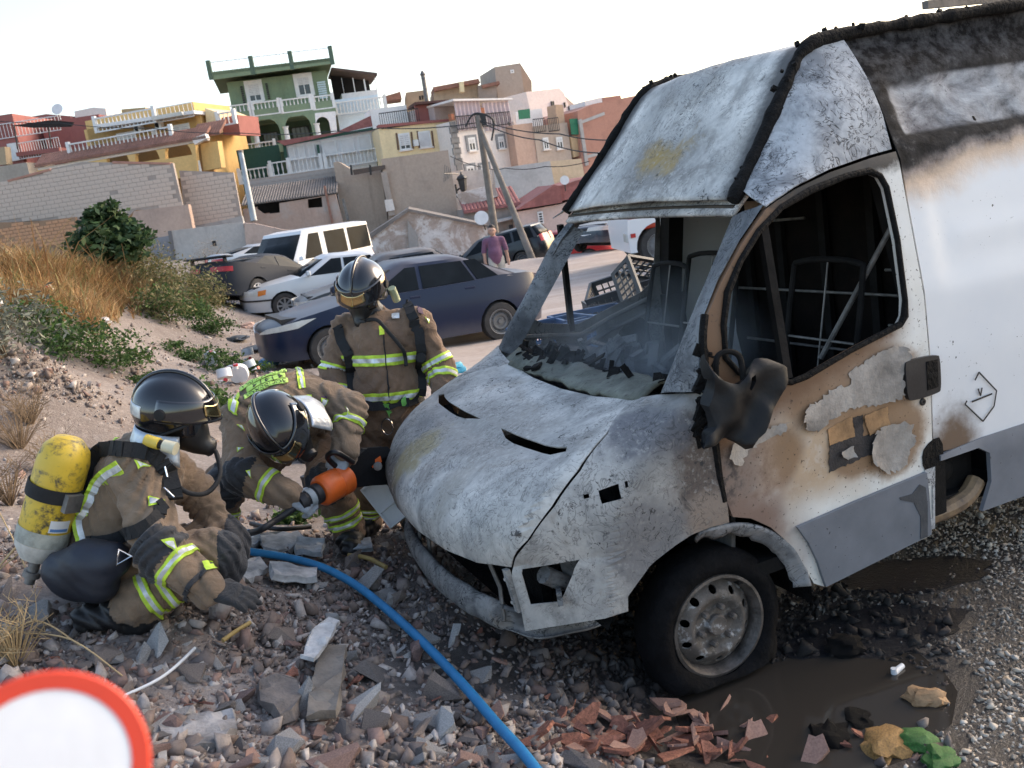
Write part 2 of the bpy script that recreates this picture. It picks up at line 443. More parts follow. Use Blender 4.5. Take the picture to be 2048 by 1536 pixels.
_calm = np.clip((np.hypot((GX - 1.7) / 1.4, (GY - 3.7)) - .6) / 1.2, .12, 1)
_lot = np.clip((GY - 11) / 4, 0, 1) * np.clip((GX + 3) / 3, 0, 1)
GZ = GZ + _nzv * _calm * (1 - .8 * _lot) * _fl
_idx = np.arange(_n * _n).reshape(_n, _n)
_F = np.stack([_idx[:-1, :-1], _idx[:-1, 1:], _idx[1:, 1:], _idx[1:, :-1]], -1).reshape(-1, 4)
npmesh('ground', np.stack([GX, GY, GZ], -1).reshape(-1, 3), _F, ground_mat(), smooth=180, kind='structure')
# ------------------------------------------------------------------ the burnt van (own frame: x forward, y to its left, z up)
VAN_RZ = math.atan2(-.3763, -.9265)
_c, _s2 = math.cos(VAN_RZ), math.sin(VAN_RZ)
VAN_LOC = (-(_c * 1.936 - _s2 * 3.878), -(_s2 * 1.936 + _c * 3.878), 0)
VM = Matrix.Translation(VAN_LOC) @ Matrix.Rotation(VAN_RZ, 4, 'Z')
VMI = VM.inverted()
def vpix(u, v, ax, val):
    """pixel -> van frame on the plane axis = val"""
    o = VMI @ CAM; r = VMI.to_3x3() @ ray(u, v); return o + r * ((val - o[ax]) / r[ax])
def yside(z): return interp(z, [.42, .6, .8, 1.2, 1.5, 2.05, 2.3, 2.5, 2.62], [.975, .985, 1.0, 1.012, 1.0, .91, .81, .70, .63])
def sp(u, v):
    """pixel -> (x, z) on the van's left flank"""
    y = 1.0
    for _ in range(6):
        p = vpix(u, v, 1, y); y = yside(p.z)
    return (p.x, p.z)

def burnt_mat(name, light=.62, dark=.05, soot=.5, tint=(1, .99, .98), seed=0, rust=.25, patches=(), busy=1.0, edge=False):
    """bare sheet after a fire: white ash, blue-grey oxide, soot specks and cracked paint"""
    t = NT(name); mp = t.n('ShaderNodeMapping'); mp.inputs['Location'].default_value = (seed, seed * .7, -seed); t.l(t.co(), mp.inputs[0]); v = mp.outputs[0]
    big = t.noise(1.7, 5, .6, v); mid = t.noise(6, 6, .65, v, .6); fine = t.noise(38, 5, .7, v); grain = t.noise(160, 3, .7, v)
    wav = t.noise(9, 3, .5, v, 3.2)
    L = light
    st = t.noise(1, 5, .65, t.scalevec((7, 7, 1.3), v), .5)
    base = t.ramp(big, [(.25, (L * .30, L * .30, L * .305)), (.42, (L * .69, L * .685, L * .67)), (.58, (L, L * .975, L * .94)), (.78, (L * .52, L * .52, L * .53))])
    base = t.mix(t.math('MULTIPLY', t.mapr(mid, .46, .66), .9 * busy), base, (L * .38, L * .38, L * .385))
    base = t.mix(t.math('MULTIPLY', t.mapr(st, .48, .72), .55), base, (L * .30, L * .29, L * .28))
    base = t.mix(t.math('MULTIPLY', t.mapr(t.noise(2.3, 4, .6, v, 1), .54, .70), rust), base, (.22, .16, .10))
    cr = t.math('MULTIPLY', t.mapr(t.math('ABSOLUTE', t.math('SUBTRACT', wav, .5)), 0, .034, 1, 0), t.mapr(t.noise(4.5, 4, .6, v), .44, .54))
    cr = t.math('MAXIMUM', cr, t.math('MULTIPLY', t.mapr(t.math('ABSOLUTE', t.math('SUBTRACT', t.noise(21, 3, .55, v, 2.6), .5)), 0, .03, 1, 0), t.mapr(t.noise(3.1, 4, .6, v), .52, .6)))
    spk = t.math('MULTIPLY', t.mapr(t.noise(24, 5, .78, v, 1.5), .58, .63), t.mapr(t.noise(2.6, 3, .6, v), .42, .6))
    for (pc, psc, pr, pcol) in patches:
        pv = t.n('ShaderNodeVectorMath', operation='DISTANCE'); t.l(t.scalevec(psc), pv.inputs[0]); pv.inputs[1].default_value = tuple(a * b for a, b in zip(pc, psc))
        pf = t.mapr(t.math('ADD', pv.outputs['Value'], t.math('MULTIPLY', t.math('SUBTRACT', mid, .5), pr * 1.6)), pr * .45, pr, 1, 0)
        base = t.mix(t.math('MULTIPLY', pf, t.mapr(fine, .3, .5, .35, .95)), base, pcol)
    k = t.math('MAXIMUM', t.math('MULTIPLY', cr, .95 * busy), spk)
    if edge:
        q = t.sep(t.co()); ed = t.math('SUBTRACT', t.math('ABSOLUTE', q[1]), t.math('SUBTRACT', 1.245, t.math('MULTIPLY', q[2], .26))); k = t.math('MAXIMUM', k, t.math('MULTIPLY', t.mapr(t.math('ADD', ed, t.math('MULTIPLY', fine, .06)), -.09, .01), .9))
    k = t.math('MAXIMUM', k, t.math('MULTIPLY', t.mapr(t.noise(1.15, 5, .62, v, .4), .72 - .25 * soot, .80 - .2 * soot), .85 * min(1, soot * 1.3)))
    base = t.mix(k, base, (dark, dark, dark * 1.06))
    base = t.mix(t.math('MULTIPLY', t.mapr(fine, .35, .75), .35), base, t.mix(.5, base, (.05, .05, .055)), 'MIX')
    base = t.mix(1.0, base, tint, 'MULTIPLY')
    t.set(Base_Color=base, Roughness=t.mapr(mid, .3, .7, .62, .85), Metallic=.0, Specular_IOR_Level=.3)
    t.bump(t.math('ADD', t.math('MULTIPLY', fine, .6), t.math('ADD', t.math('MULTIPLY', k, -.6), t.math('MULTIPLY', grain, .3))), .35, .006)
    return t.m
M_ash = burnt_mat('ash_white_sheet', .80, .05, .12, seed=3.1)
M_roof = burnt_mat('ash_white_roof_sheet', .78, .05, .1, seed=12.4, tint=(1, .99, .96), rust=.15, busy=.55, edge=True, patches=(((-.58, .05, 2.08), (1, .6, 1), .30, (.27, .26, .25)), ((-.62, .06, 2.15), (1, .7, 1.2), .20, (.40, .28, .10))))
M_bon = burnt_mat('ash_white_bonnet_sheet', .68, .05, .16, seed=3.1, rust=.35, busy=.6, tint=(1, .985, .95), patches=(((.55, .05, 1.12), (1, .5, 1), .30, (.36, .35, .335)), ((.92, -.45, .88), (1, 1, 1), .30, (.17, .16, .145)), ((.78, -.28, 1.0), (1, 1, 1), .20, (.36, .31, .19)), ((.80, .02, .98), (1, 1, 1), .15, (.38, .36, .34)), ((.80, .28, .95), (1, 1, 1), .16, (.40, .38, .35))))
M_fend = burnt_mat('ash_grey_sheet', .50, .05, .42, (1, .99, .965), seed=8.7, rust=.3, busy=.6, patches=(((.02, 1.0, 1.02), (1, 1, .6), .24, (.13, .10, .085)), ((.05, 1.0, .84), (1, 1, 1), .14, (.30, .24, .20)), ((.32, .95, .82), (1, 1, 1), .24, (.20, .20, .21)), ((.22, .92, 1.22), (1, 1, 1), .20, (.17, .17, .185))))
M_cab = burnt_mat('scorched_blue_grey_sheet', .58, .03, .5, (.94, .98, 1.04), seed=5.3, rust=.1)
M_pil = burnt_mat('sooty_pillar_sheet', .27, .03, .85, (.92, .98, 1.06), seed=1.9)
M_in = burnt_mat('burnt_inner_sheet', .22, .02, .7, (.93, .97, 1.0), seed=6.6)
M_blk = pm('black_char', (.008, .0075, .0075), .85, .6, 20, bump=.8, bscale=45, bdist=.02, spec=.2)
M_soot = pm('sooty_steel', (.015, .014, .014), .8, .5, 9, bump=.3, col2=(.006, .006, .006), spec=.15)
M_rustd = pm('dark_rusty_steel', (.011, .008, .007), .85, .5, 7, bump=.3, col2=(.004, .004, .004), spec=.1)
M_steel = pm('burnt_grey_steel', (.20, .19, .18), .55, .5, 11, metal=.4, bump=.3)
M_melt = pm('melted_black_plastic', (.007, .007, .008), .55, .4, 10, bump=.25, bscale=18, spec=.3)
M_plas = pm('black_plastic', (.018, .018, .02), .45, .3, 14, bump=.1)
M_grey = None
def flank_mat():
    """white paint of the flank: sooty and blistered at the top, a tan scorched edge, clean below"""
    t = NT('scorched_white_paint'); p = t.sep(t.co())
    n = t.noise(3, 6, .65); n2 = t.noise(14, 5, .7); n3 = t.noise(45, 4, .7); d = t.noise(4.5, 6, .65, t.scalevec((1, 1, 2)), .5)
    z = t.math('ADD', p[2], t.math('MULTIPLY', t.math('SUBTRACT', n, .5), .16)); z = t.math('ADD', z, t.math('MULTIPLY', t.math('SUBTRACT', n2, .5), .05))
    z = t.math('ADD', z, t.math('MULTIPLY', t.mapr(p[0], -1.9, -1.1), .10))
    white = t.ramp(t.noise(2, 4), [(.3, (.69, .71, .74)), (.7, (.76, .77, .78))])
    c = t.mix(t.mapr(z, 1.92, 2.06), white, (.66, .50, .37))
    c = t.mix(t.mapr(z, 2.03, 2.09), c, t.ramp(n2, [(.3, (.06, .05, .05)), (.5, (.30, .25, .22)), (.7, (.52, .43, .37))]))
    up = t.ramp(d, [(.3, (.035, .034, .038)), (.45, (.16, .15, .155)), (.58, (.34, .335, .34)), (.75, (.50, .505, .51))])
    up = t.mix(t.mapr(n3, .58, .66), up, (.05, .045, .05))
    c = t.mix(t.mapr(z, 2.08, 2.15), c, up)
    rec = t.math('MULTIPLY', t.math('MULTIPLY', t.mapr(p[2], 2.135, 2.16), t.mapr(p[2], 2.39, 2.36)), t.mapr(p[0], -1.185, -1.22))
    c = t.mix(t.math('MULTIPLY', t.math('SUBTRACT', 1, rec), t.mapr(z, 2.08, 2.13)), c, t.ramp(n2, [(.3, (.006, .006, .006)), (.6, (.035, .033, .033)), (.78, (.16, .15, .145))]))
    c = t.mix(t.math('MULTIPLY', rec, t.mapr(n, .3, .6)), c, t.ramp(d, [(.35, (.10, .098, .10)), (.55, (.36, .36, .365)), (.7, (.52, .53, .54))]))
    c = t.mix(t.mapr(z, 2.40, 2.46), c, t.ramp(n2, [(.4, (.006, .006, .007)), (.72, (.10, .098, .10))]))
    spk = t.math('MULTIPLY', t.mapr(t.noise(60, 3, .6), .68, .72), t.mapr(t.noise(3, 2), .5, .6))
    c = t.mix(spk, c, (.03, .025, .02))
    # smoke stain over the fuel filler
    v = t.n('ShaderNodeVectorMath', operation='DISTANCE'); t.l(t.scalevec((1, 0, .8)), v.inputs[0]); v.inputs[1].default_value = (-1.24, 0, .64)
    c = t.mix(t.mapr(t.math('ADD', v.outputs['Value'], t.math('MULTIPLY', n2, .12)), .12, .26, 1, 0), c, (.16, .11, .075))
    t.set(Base_Color=c, Roughness=t.mapr(z, 1.95, 2.1, .38, .85), Specular_IOR_Level=t.mapr(z, 1.95, 2.1, .4, .12))
    t.bump(t.math('MULTIPLY', t.mapr(z, 1.95, 2.1), t.math('ADD', d, t.math('MULTIPLY', n3, .25))), .3, .03); return t.m
def door_mat():
    t = NT('scorched_white_door'); p = t.sep(t.co()); n = t.noise(4, 5, .6); n2 = t.noise(16, 5, .7); n3 = t.noise(70, 3, .6)
    white = t.ramp(n, [(.3, (.68, .66, .60)), (.7, (.77, .77, .75))])
    wob = t.math('MULTIPLY', t.math('SUBTRACT', n, .5), .32)
    # scorch cloud round the middle of the door, darker to the front
    v = t.n('ShaderNodeVectorMath', operation='DISTANCE'); t.l(t.scalevec((.72, 0, 1.5)), v.inputs[0]); v.inputs[1].default_value = (-.62 * .72, 0, 1.01 * 1.5)
    r = t.math('ADD', v.outputs['Value'], wob)
    tan = t.mix(n, (.36, .23, .13), (.62, .50, .37))
    c = t.mix(t.math('MULTIPLY', t.mapr(r, .22, .46, 1, 0), t.mapr(n2, .25, .6, .55, 1)), white, tan)
    for (bx, bz, rx, rz) in ((-.70, 1.19, .33, .15), (-.88, .93, .17, .16), (-.70, .95, .15, .13), (-.2, 1.0, .2, .13)):
        bv = t.n('ShaderNodeVectorMath', operation='DISTANCE'); t.l(t.scalevec((1 / rx, 0, 1 / rz)), bv.inputs[0]); bv.inputs[1].default_value = (bx / rx, 0, bz / rz)
        bd = t.math('ADD', bv.outputs['Value'], t.math('MULTIPLY', t.math('SUBTRACT', n2, .5), .5)); c = t.mix(t.math('MULTIPLY', t.mapr(bd, .9, 1.3, 1, 0), .85), c, t.mix(n, (.13, .075, .04), (.36, .22, .12)))
    fr = t.math('ADD', p[0], wob)
    c = t.mix(t.mapr(fr, -.38, -.1), c, t.ramp(n2, [(.3, (.16, .11, .09)), (.55, (.36, .28, .23)), (.75, (.52, .45, .40))]))
    c = t.mix(t.math('MULTIPLY', t.mapr(fr, -.22, -.02), t.mapr(n2, .35, .6)), c, (.06, .05, .05))
    # lower front corner and the edge under the window
    c = t.mix(t.math('MULTIPLY', t.mapr(fr, -.5, -.2), t.mapr(t.math('ADD', p[2], wob), .95, .78)), c, (.22, .15, .12))
    zu = t.math('ADD', p[2], t.math('MULTIPLY', p[0], .27))
    c = t.mix(t.math('MULTIPLY', t.mapr(t.math('ADD', zu, t.math('MULTIPLY', n2, .10)), 1.06, 1.20), t.mapr(p[0], -1.06, -.9)), c, (.16, .09, .05))
    c = t.mix(t.mapr(t.math('ADD', p[2], t.math('MULTIPLY', t.math('ADD', n2, p[0]), .1)), 1.93, 1.99), c, (.02, .018, .018))
    c = t.mix(t.math('MULTIPLY', t.mapr(n3, .64, .68), .8), c, (.05, .035, .025))
    t.set(Base_Color=c, Roughness=.5, Specular_IOR_Level=.35); t.bump(n2, .12, .01); return t.m
def moulding_mat():
    t = NT('grey_bumper_plastic'); n = t.noise(5, 4); n2 = t.noise(40, 4, .7)
    c = t.ramp(n, [(.3, (.125, .14, .165)), (.7, (.18, .195, .225))])
    c = t.mix(t.mapr(n2, .66, .7), c, (.03, .03, .035))
    t.set(Base_Color=c, Roughness=.55); t.bump(n2, .08, .004); return t.m
M_flank = flank_mat(); M_door = door_mat(); M_grey = moulding_mat()

van = empty('burnt_van', VAN_LOC, VAN_RZ, label='burnt-out white high-roof panel van with sooty cab and empty windscreen', cat='van')
def vb(mb, name, mat, parent=van, smooth=35): return mb.build(name, mat, parent, smooth)

# --- front skin: profile curve per t (-1 right .. 1 left), s 0 at the cowl .. 1 at the lower lip .. 1.5 under the lamps
_t = [0, .3, .55, .7, .85, 1.0]
_T = np.array([(.115, 0, 1.215), (.11, .33, 1.225), (.095, .62, 1.26), (.075, .79, 1.30), (.03, .93, 1.315), (-.02, .985, 1.315)])
_Mi = np.array([(1.03, 0, 1.07), (1.01, .34, 1.08), (.95, .69, 1.09), (.83, .90, 1.09), (.45, 1.02, 1.06), (-.02, 1.03, 1.05)])
_B = np.array([(.92, 0, .755), (.90, .35, .76), (.855, .60, .772), (.77, .775, .785), (.46, .965, .80), (-.04, 1.0, .79)])
_L = np.array([(.89, 0, .50), (.885, .35, .50), (.84, .60, .51), (.76, .77, .52), (.47, .955, .555), (.02, .985, .60)])
def front(t, s):
    a = abs(t); g = lambda A: np.array([interp(a, _t, A[:, k]) for k in range(3)])
    T, Q, B, L = g(_T), g(_Mi), g(_B), g(_L)
    if s <= 1: p = (1 - s) ** 2 * T + 2 * s * (1 - s) * Q + s * s * B
    else: p = B + (L - B) * (s - 1) / .5
    if t < 0: p[1] = -p[1]
    return Vector(p)
def tsmooth(): pass
# find (t, s) of a pixel on the left half
def fpix(u, v, t0=.5, s0=.6):
    t, s = t0, s0
    for _ in range(40):
        P = VM @ front(t, s); x, y, _ = proj(P)
        e = .002
        x1, y1, _ = proj(VM @ front(t + e, s)); x2, y2, _ = proj(VM @ front(t, s + e))
        J = np.array([[(x1 - x) / e, (x2 - x) / e], [(y1 - y) / e, (y2 - y) / e]])
        try: d = np.linalg.solve(J, [u - x, v - y])
        except Exception: break
        d = np.clip(d, -.08, .08); t += d[0]; s += d[1]
        t = min(max(t, -1.0), 1.0); s = min(max(s, -.05), 1.55)
    return (t, s)
# --- bonnet, wings, lamp openings
def fl(pts): return [fpix(u, v, t, s) for u, v, t, s in pts]
_seamL = [fpix(1268, 800, .56, 0), fpix(1215, 870, .6, .25), fpix(1150, 960, .62, .5), fpix(1080, 1055, .66, .8), fpix(1024, 1122, .68, 1)]
_seamL[0] = (_seamL[0][0], 0.0); _seamL[-1] = (_seamL[-1][0], 1.0)
_tb = [p[0] for p in _seamL]; _sb = [p[1] for p in _seamL]
def seam_t(s): return interp(s, _sb, _tb)
g_ = .0022
left = [(seam_t(s) - g_, s) for s in (0, .2, .4, .6, .8, 1.0)]
bo = left + [(-a, b) for a, b in reversed(left)]
def scoop(sg):
    c = [fpix(u, v, .35, .3) for u, v in ((1003, 858), (1040, 874), (1090, 890), (1134, 894), (1133, 905), (1100, 906), (1050, 893), (1012, 876))]
    return [(sg * a, b) for a, b in c]
sc_holes = [scoop(1), scoop(-1)]
def wrinkle(p, a=.006): return a * nz((p.x * 3, p.y * 3, p.z * 3), 1, 3)
def bonf(t, s):
    p = front(t, s); p.x += wrinkle(p); p.z += wrinkle(p) - .012 * math.exp(-((s - .30) / .03) ** 2) * (abs(t) < .6)
    return p
m = MB(); m.panel(bo, sc_holes, bonf, step=.035, thick=.006); bonnet = vb(m, 'bonnet', M_bon); bonnet['label'] = 'ash-white burnt bonnet with two narrow air scoops'
for sg in (1, -1):      # dark tray under each scoop
    m = MB(); h = scoop(sg); m.panel([(a * 1.0, b) for a, b in h], (), lambda t, s: front(t, s) - Vector((.02, 0, .06)), step=.06, thick=.004); vb(m, 'scoop_tray', M_blk, bonnet)
def arch(a, r=.47): return (.03 + r * math.cos(a), .33 + r * math.sin(a))
def wing(sg):
    """front wing: flank part down to the wheel arch, wrapped round to the lamp"""
    # work in (t, s); the arch is given in side view and inverted by search on t, s
    def ts_of(x, z):
        best = None
        for t in np.linspace(.6, 1, 81):
            lo, hi = 0.0, 1.5
            for _ in range(18):
                mm = (lo + hi) / 2
                if front(t, mm).z > z: lo = mm
                else: hi = mm
            e = abs(front(t, lo).x - x)
            if best is None or e < best[0]: best = (e, t, lo)
        return best[1:]
    arc = [ts_of(*arch(a)) for a in np.radians([38, 48, 58, 68, 78, 88, 97])]
    hl = [fpix(u, v, .75, 1.1) for u, v in ((1047, 1137), (1160, 1118), (1150, 1150), (1128, 1200), (1068, 1206))]
    sm = [(seam_t(s) + g_, s) for s in (0, .2, .4, .6, .8, 1.0)]
    t_lo = fpix(1050, 1222, .7, 1.4)[0]
    out = sm + [(sm[-1][0], 1.1), (t_lo, 1.33), (t_lo, 1.5), (arc[0][0], 1.5)] + arc + [(1.0, arc[-1][1]), (1.0, .8), (1.0, .5), (1.0, .25), (1.0, 0), (.85, 0), (.75, 0)]
    holes = [hl, [fpix(u, v, .8, .6) for u, v in ((1196, 982), (1236, 968), (1242, 998), (1203, 1008))],
             [fpix(u, v, .8, .6) for u, v in ((1166, 990), (1177, 988), (1178, 996), (1167, 998))], [fpix(u, v, .8, .6) for u, v in ((1248, 964), (1254, 962), (1256, 974), (1250, 976))]]
    def fn(t, s):
        p = front(t, s); w = wrinkle(p, .008)
        q = Vector((p.x, (p.y + w) * sg, p.z + w * .5))
        if s > 1.0 and t < .9: q.x += .012 * min(1, (s - 1.0) / .05)       # the lamp surround steps out under the lip
        return q
    m = MB(); m.panel(out, holes, fn, step=.03, thick=.005 * sg)
    w_ = vb(m, 'wing', M_fend)
    # lamp bucket: dark sheet box behind the opening, upright bracket
    m = MB(); c = front(.72, 1.2); m.panel(hl, (), lambda t, s: (front(t, s).x - .16, front(t, s).y * sg * .96, front(t, s).z), step=.1, thick=.004); 
    m.tube([Vector((c.x - .05, c.y * sg, c.z + .05)), Vector((c.x - .14, c.y * sg * .97, c.z - .02))], .035, 10)
    m.bar((c.x - .12, (c.y - .04) * sg, c.z - .05), (c.x - .06, (c.y + .1) * sg, c.z - .02), .02, .05)
    vb(m, 'lamp_bucket', M_in, w_)
    m = MB(); a, b = front(.655, 1.03), front(.675, 1.36); a.y *= sg; b.y *= sg; m.bar(a, b, .035, .02, up=(1, 0, 0))
    for k in (.2, .75):
        q = a.lerp(b, k); m.tube([q + Vector((.005, 0, 0)), q + Vector((.018, .006 * sg, 0))], .008, 8)
    vb(m, 'lamp_bracket', M_fend, w_)
    return w_
wingL = wing(1); wing(-1)
# grille opening: dark slam panel, stays, radiator frame
m = MB()
m.grid(lambda a, b: Vector((front((a - .5) * 1.3, 1.0).x - .03 - .09 * b, front((a - .5) * 1.3, 1.0).y, front((a - .5) * 1.3, 1).z - .004 - .05 * b)), 24, 2)
m.box((.60, 0, .62), (.02, .62, .16)); m.box((.66, 0, .5), (.05, .66, .02)); m.box((.45, .1, .8), (.12, .35, .12))
vb(m, 'radiator_frame', M_blk)
for k, t in enumerate((-.28, -.16, .52)):
    a, b = front(t, 1.0), front(t, 1.5); m = MB(); m.tube([(a.x - .05, a.y, a.z), ((a.x + b.x) / 2 - .07, a.y + .01 * k, (a.z + b.z) / 2), (b.x - .05, b.y + .02 * k, b.z)], .009, 6)
    vb(m, 'grille_stay', M_steel)
# bumper beam: a bent U rail round the nose
_rail = spline([(.45, .80, .50), (.66, .765, .505), (.765, .66, .515), (.84, .45, .53), (.875, .2, .535), (.875, -.05, .535), (.85, -.35, .535), (.80, -.6, .53), (.72, -.75, .52), (.5, -.82, .51)], 5)
m = MB()
for i in range(len(_rail) - 1):
    a, b = _rail[i], _rail[i + 1]
def railf(a, b):
    f = a * (len(_rail) - 1); i = min(int(f), len(_rail) - 2); p = _rail[i].lerp(_rail[i + 1], f - i); d = (_rail[i + 1] - _rail[i]); n = Vector((-d.y, d.x, 0)).normalized() * -1
    if n.x < 0 and abs(p.y) < .6: n = -n
    ang = (b - .5) * math.radians(250); h = .058
    w = 1 + .12 * nz(p, 9, 2)
    return p + n * (math.cos(ang) * .026 * w) + Vector((0, 0, math.sin(ang) * h * w))
m.grid(railf, 64, 10); o = vb(m, 'bumper_beam', burnt_mat('sooty_bumper_sheet', .32, .02, .4, seed=4.4, rust=.5), smooth=60)
o.modifiers.new('thick', 'SOLIDIFY').thickness = .006

# --- windscreen frame
wsb = lambda sg: Vector((.069, .797 * sg, 1.308)); wst = lambda sg: Vector((-.404, .712 * sg, 1.918))
for sg in (1, -1):
    inner = [wsb(sg).lerp(wst(sg), k / 6) for k in range(7)]
    outer2 = [sp(u, v) for u, v in ((1396, 785), (1403, 700), (1408, 640), (1440, 558), (1482, 482), (1516, 432), (1530, 410))]
    outer = [Vector((x, (yside(z) - .012) * sg, z)) for x, z in outer2]
    if sg < 0: outer = [Vector((min(o_.x, i_.x - .07), i_.y - .10 + .02 * k, o_.z)) for k, (o_, i_) in enumerate(zip(outer, inner))]
    m = MB(); vs = []
    for a, b in zip(inner, outer):
        d = (b - a); n = Vector((.8, .45 * sg, .4)).normalized(); mid = a.lerp(b, .45) + n * .022
        inn = Vector((-.05, -.03 * sg, -.03))
        vs += [a + inn * 1.2, a, a.lerp(b, .12) + n * .016, mid, b.lerp(a, .1) + n * .006, b, b + Vector((-.02, -.05 * sg, 0)), a + Vector((-.05, .03 * sg, -.02))]
    fs = []
    for i in range(6):
        for k in range(8): fs.append((i * 8 + k, i * 8 + (k + 1) % 8, (i + 1) * 8 + (k + 1) % 8, (i + 1) * 8 + k))
    m.add(vs, fs); vb(m, 'windscreen_pillar', M_pil, smooth=50)
m = MB()
m.grid(lambda a, b: Vector((-.405 - .085 * b - .02 * (1 - (2 * a - 1) ** 2) * b, lerp(.735, -.735, a), 1.925 + .075 * b + .012 * (1 - (2 * a - 1) ** 2))), 16, 3)
o = vb(m, 'windscreen_header', M_ash); o.modifiers.new('thick', 'SOLIDIFY').thickness = .02
m = MB(); m.tube([(-.424 - .008 * (1 - (2 * k / 12 - 1) ** 2), lerp(.72, -.74, k / 12), 1.962 + .012 * (1 - (2 * k / 12 - 1) ** 2)) for k in range(13)], .011, 8); vb(m, 'rubber_seal', pm('singed_rubber', (.05, .035, .02), .7, .5, 12))
# cowl edge, remains of the dashboard and bulkhead under the screen
def cloth_mat():
    t = NT('grey_green_melted_sheet'); n = t.noise(7, 5, .6); n2 = t.noise(40, 4, .7)
    t.set(Base_Color=t.mix(t.mapr(n2, .55, .7), t.ramp(n, [(.3, (.07, .075, .06)), (.7, (.20, .21, .175))]), (.06, .055, .05)), Roughness=.75); t.bump(t.math('ADD', n, n2), .5, .02); return t.m
m = MB()
def dash(a, b):
    y = lerp(.68, -.72, a); x = .105 - .30 * b - .06 * (a * (1 - a)) ; z = 1.225 + .055 * math.sin(math.pi * b) + .035 * nz((y * 5, b * 2, 1), 1, 3) - .05 * b
    return Vector((x, y, z + .03 * abs(2 * a - 1) ** 2))
m.grid(dash, 40, 8); vb(m, 'dashboard_remains', cloth_mat(), smooth=60).modifiers.new('thick', 'SOLIDIFY').thickness = .02
m = MB()
for k in range(90):
    a = random.random(); p = dash(min(1, .72 + a * .26) if k < 30 else a, random.random() if k < 30 else random.uniform(.4, 1)) + Vector((0, 0, .01)); q = p + Vector((random.uniform(-.08, .06), random.uniform(-.08, .08), random.uniform(-.02, .07)))
    m.bar(p, q, random.uniform(.01, .05), random.uniform(.004, .02), up=(random.random(), random.random(), 1))
tag(vb(m, 'charred_scraps', M_blk), kind='stuff')
m = MB(); m.panel([(-.9, .45), (.9, .45), (.9, 1.2), (.6, 1.22), (-.6, 1.22), (-.9, 1.2)], (), lambda y, z: (-.12 - .05 * nz((y * 3, z * 3, 0)), y, z), step=.15, thick=.02); vb(m, 'firewall', M_in)

# --- high roof: front cap, charred gutters, roof sheet
gut = [(-.405, .725, 1.995), (-.5, .705, 2.10), (-.6, .68, 2.205), (-.74, .655, 2.37), (-.84, .632, 2.485), (-.90, .62, 2.54), (-1.0, .62, 2.578), (-1.25, .635, 2.597), (-1.6, .655, 2.612), (-2.2, .69, 2.635), (-3.2, .69, 2.65), (-4.35, .69, 2.65)]
gutS = spline(gut, 4)
def roofp(k, a):
    p = gutS[k]; c = 1 - (2 * a - 1) ** 2
    q = Vector((p.x + .035 * c * (p.x > -1.0), p.y * (1 - 2 * a), p.z + .022 * c))
    gr = .016 * math.exp(-((q.y - .04 - .1 * (q.x + .9)) / .028) ** 2) * (q.x > -1.3) * (q.x < -.55)
    q.z -= gr; q.x -= gr
    w = .006 * nz(q, 3.5, 3); q.z += w; q.x += w
    return q
m = MB(); nk = len(gutS) - 1
m.grid(lambda a, b: roofp(int(round(b * nk)), a), 36, nk); roof = vb(m, 'high_roof', M_roof, smooth=80); roof.modifiers.new('thick', 'SOLIDIFY').thickness = -.01
roof['label'] = 'ash-white high roof with mustard scorch patch over the windscreen'
for sg in (1, -1):
    P = [Vector((p.x - .005, p.y * sg + .012 * sg, p.z + .004)) for p in gutS if p.x > -4.3]
    P = [P[0].lerp(P[1], -0.4)] + P
    Q = []
    for a, b in zip(P, P[1:]):
        L = (b - a).length; n = max(1, int(L / .018)) if a.x > -2.6 else 2
        Q += [a.lerp(b, i / n) for i in range(n)]
    m = MB(); m.tube(Q, [.028 + .008 * nz((q.x * 14, q.y, q.z * 14), 1, 4) for q in Q], 9)
    for k in range(45):
        q = random.choice(Q); 
        if q.x < -2.6: continue
        m.box((0, 0, 0), (random.uniform(.004, .013),) * 3, Matrix.Translation(q + Vector((random.uniform(-.03, .03), random.uniform(-.025, .025), random.uniform(0, .035)))) @ Matrix.Rotation(random.random() * 6, 4, (1, .3, .5)))
    vb(m, 'charred_gutter', M_blk, smooth=60)

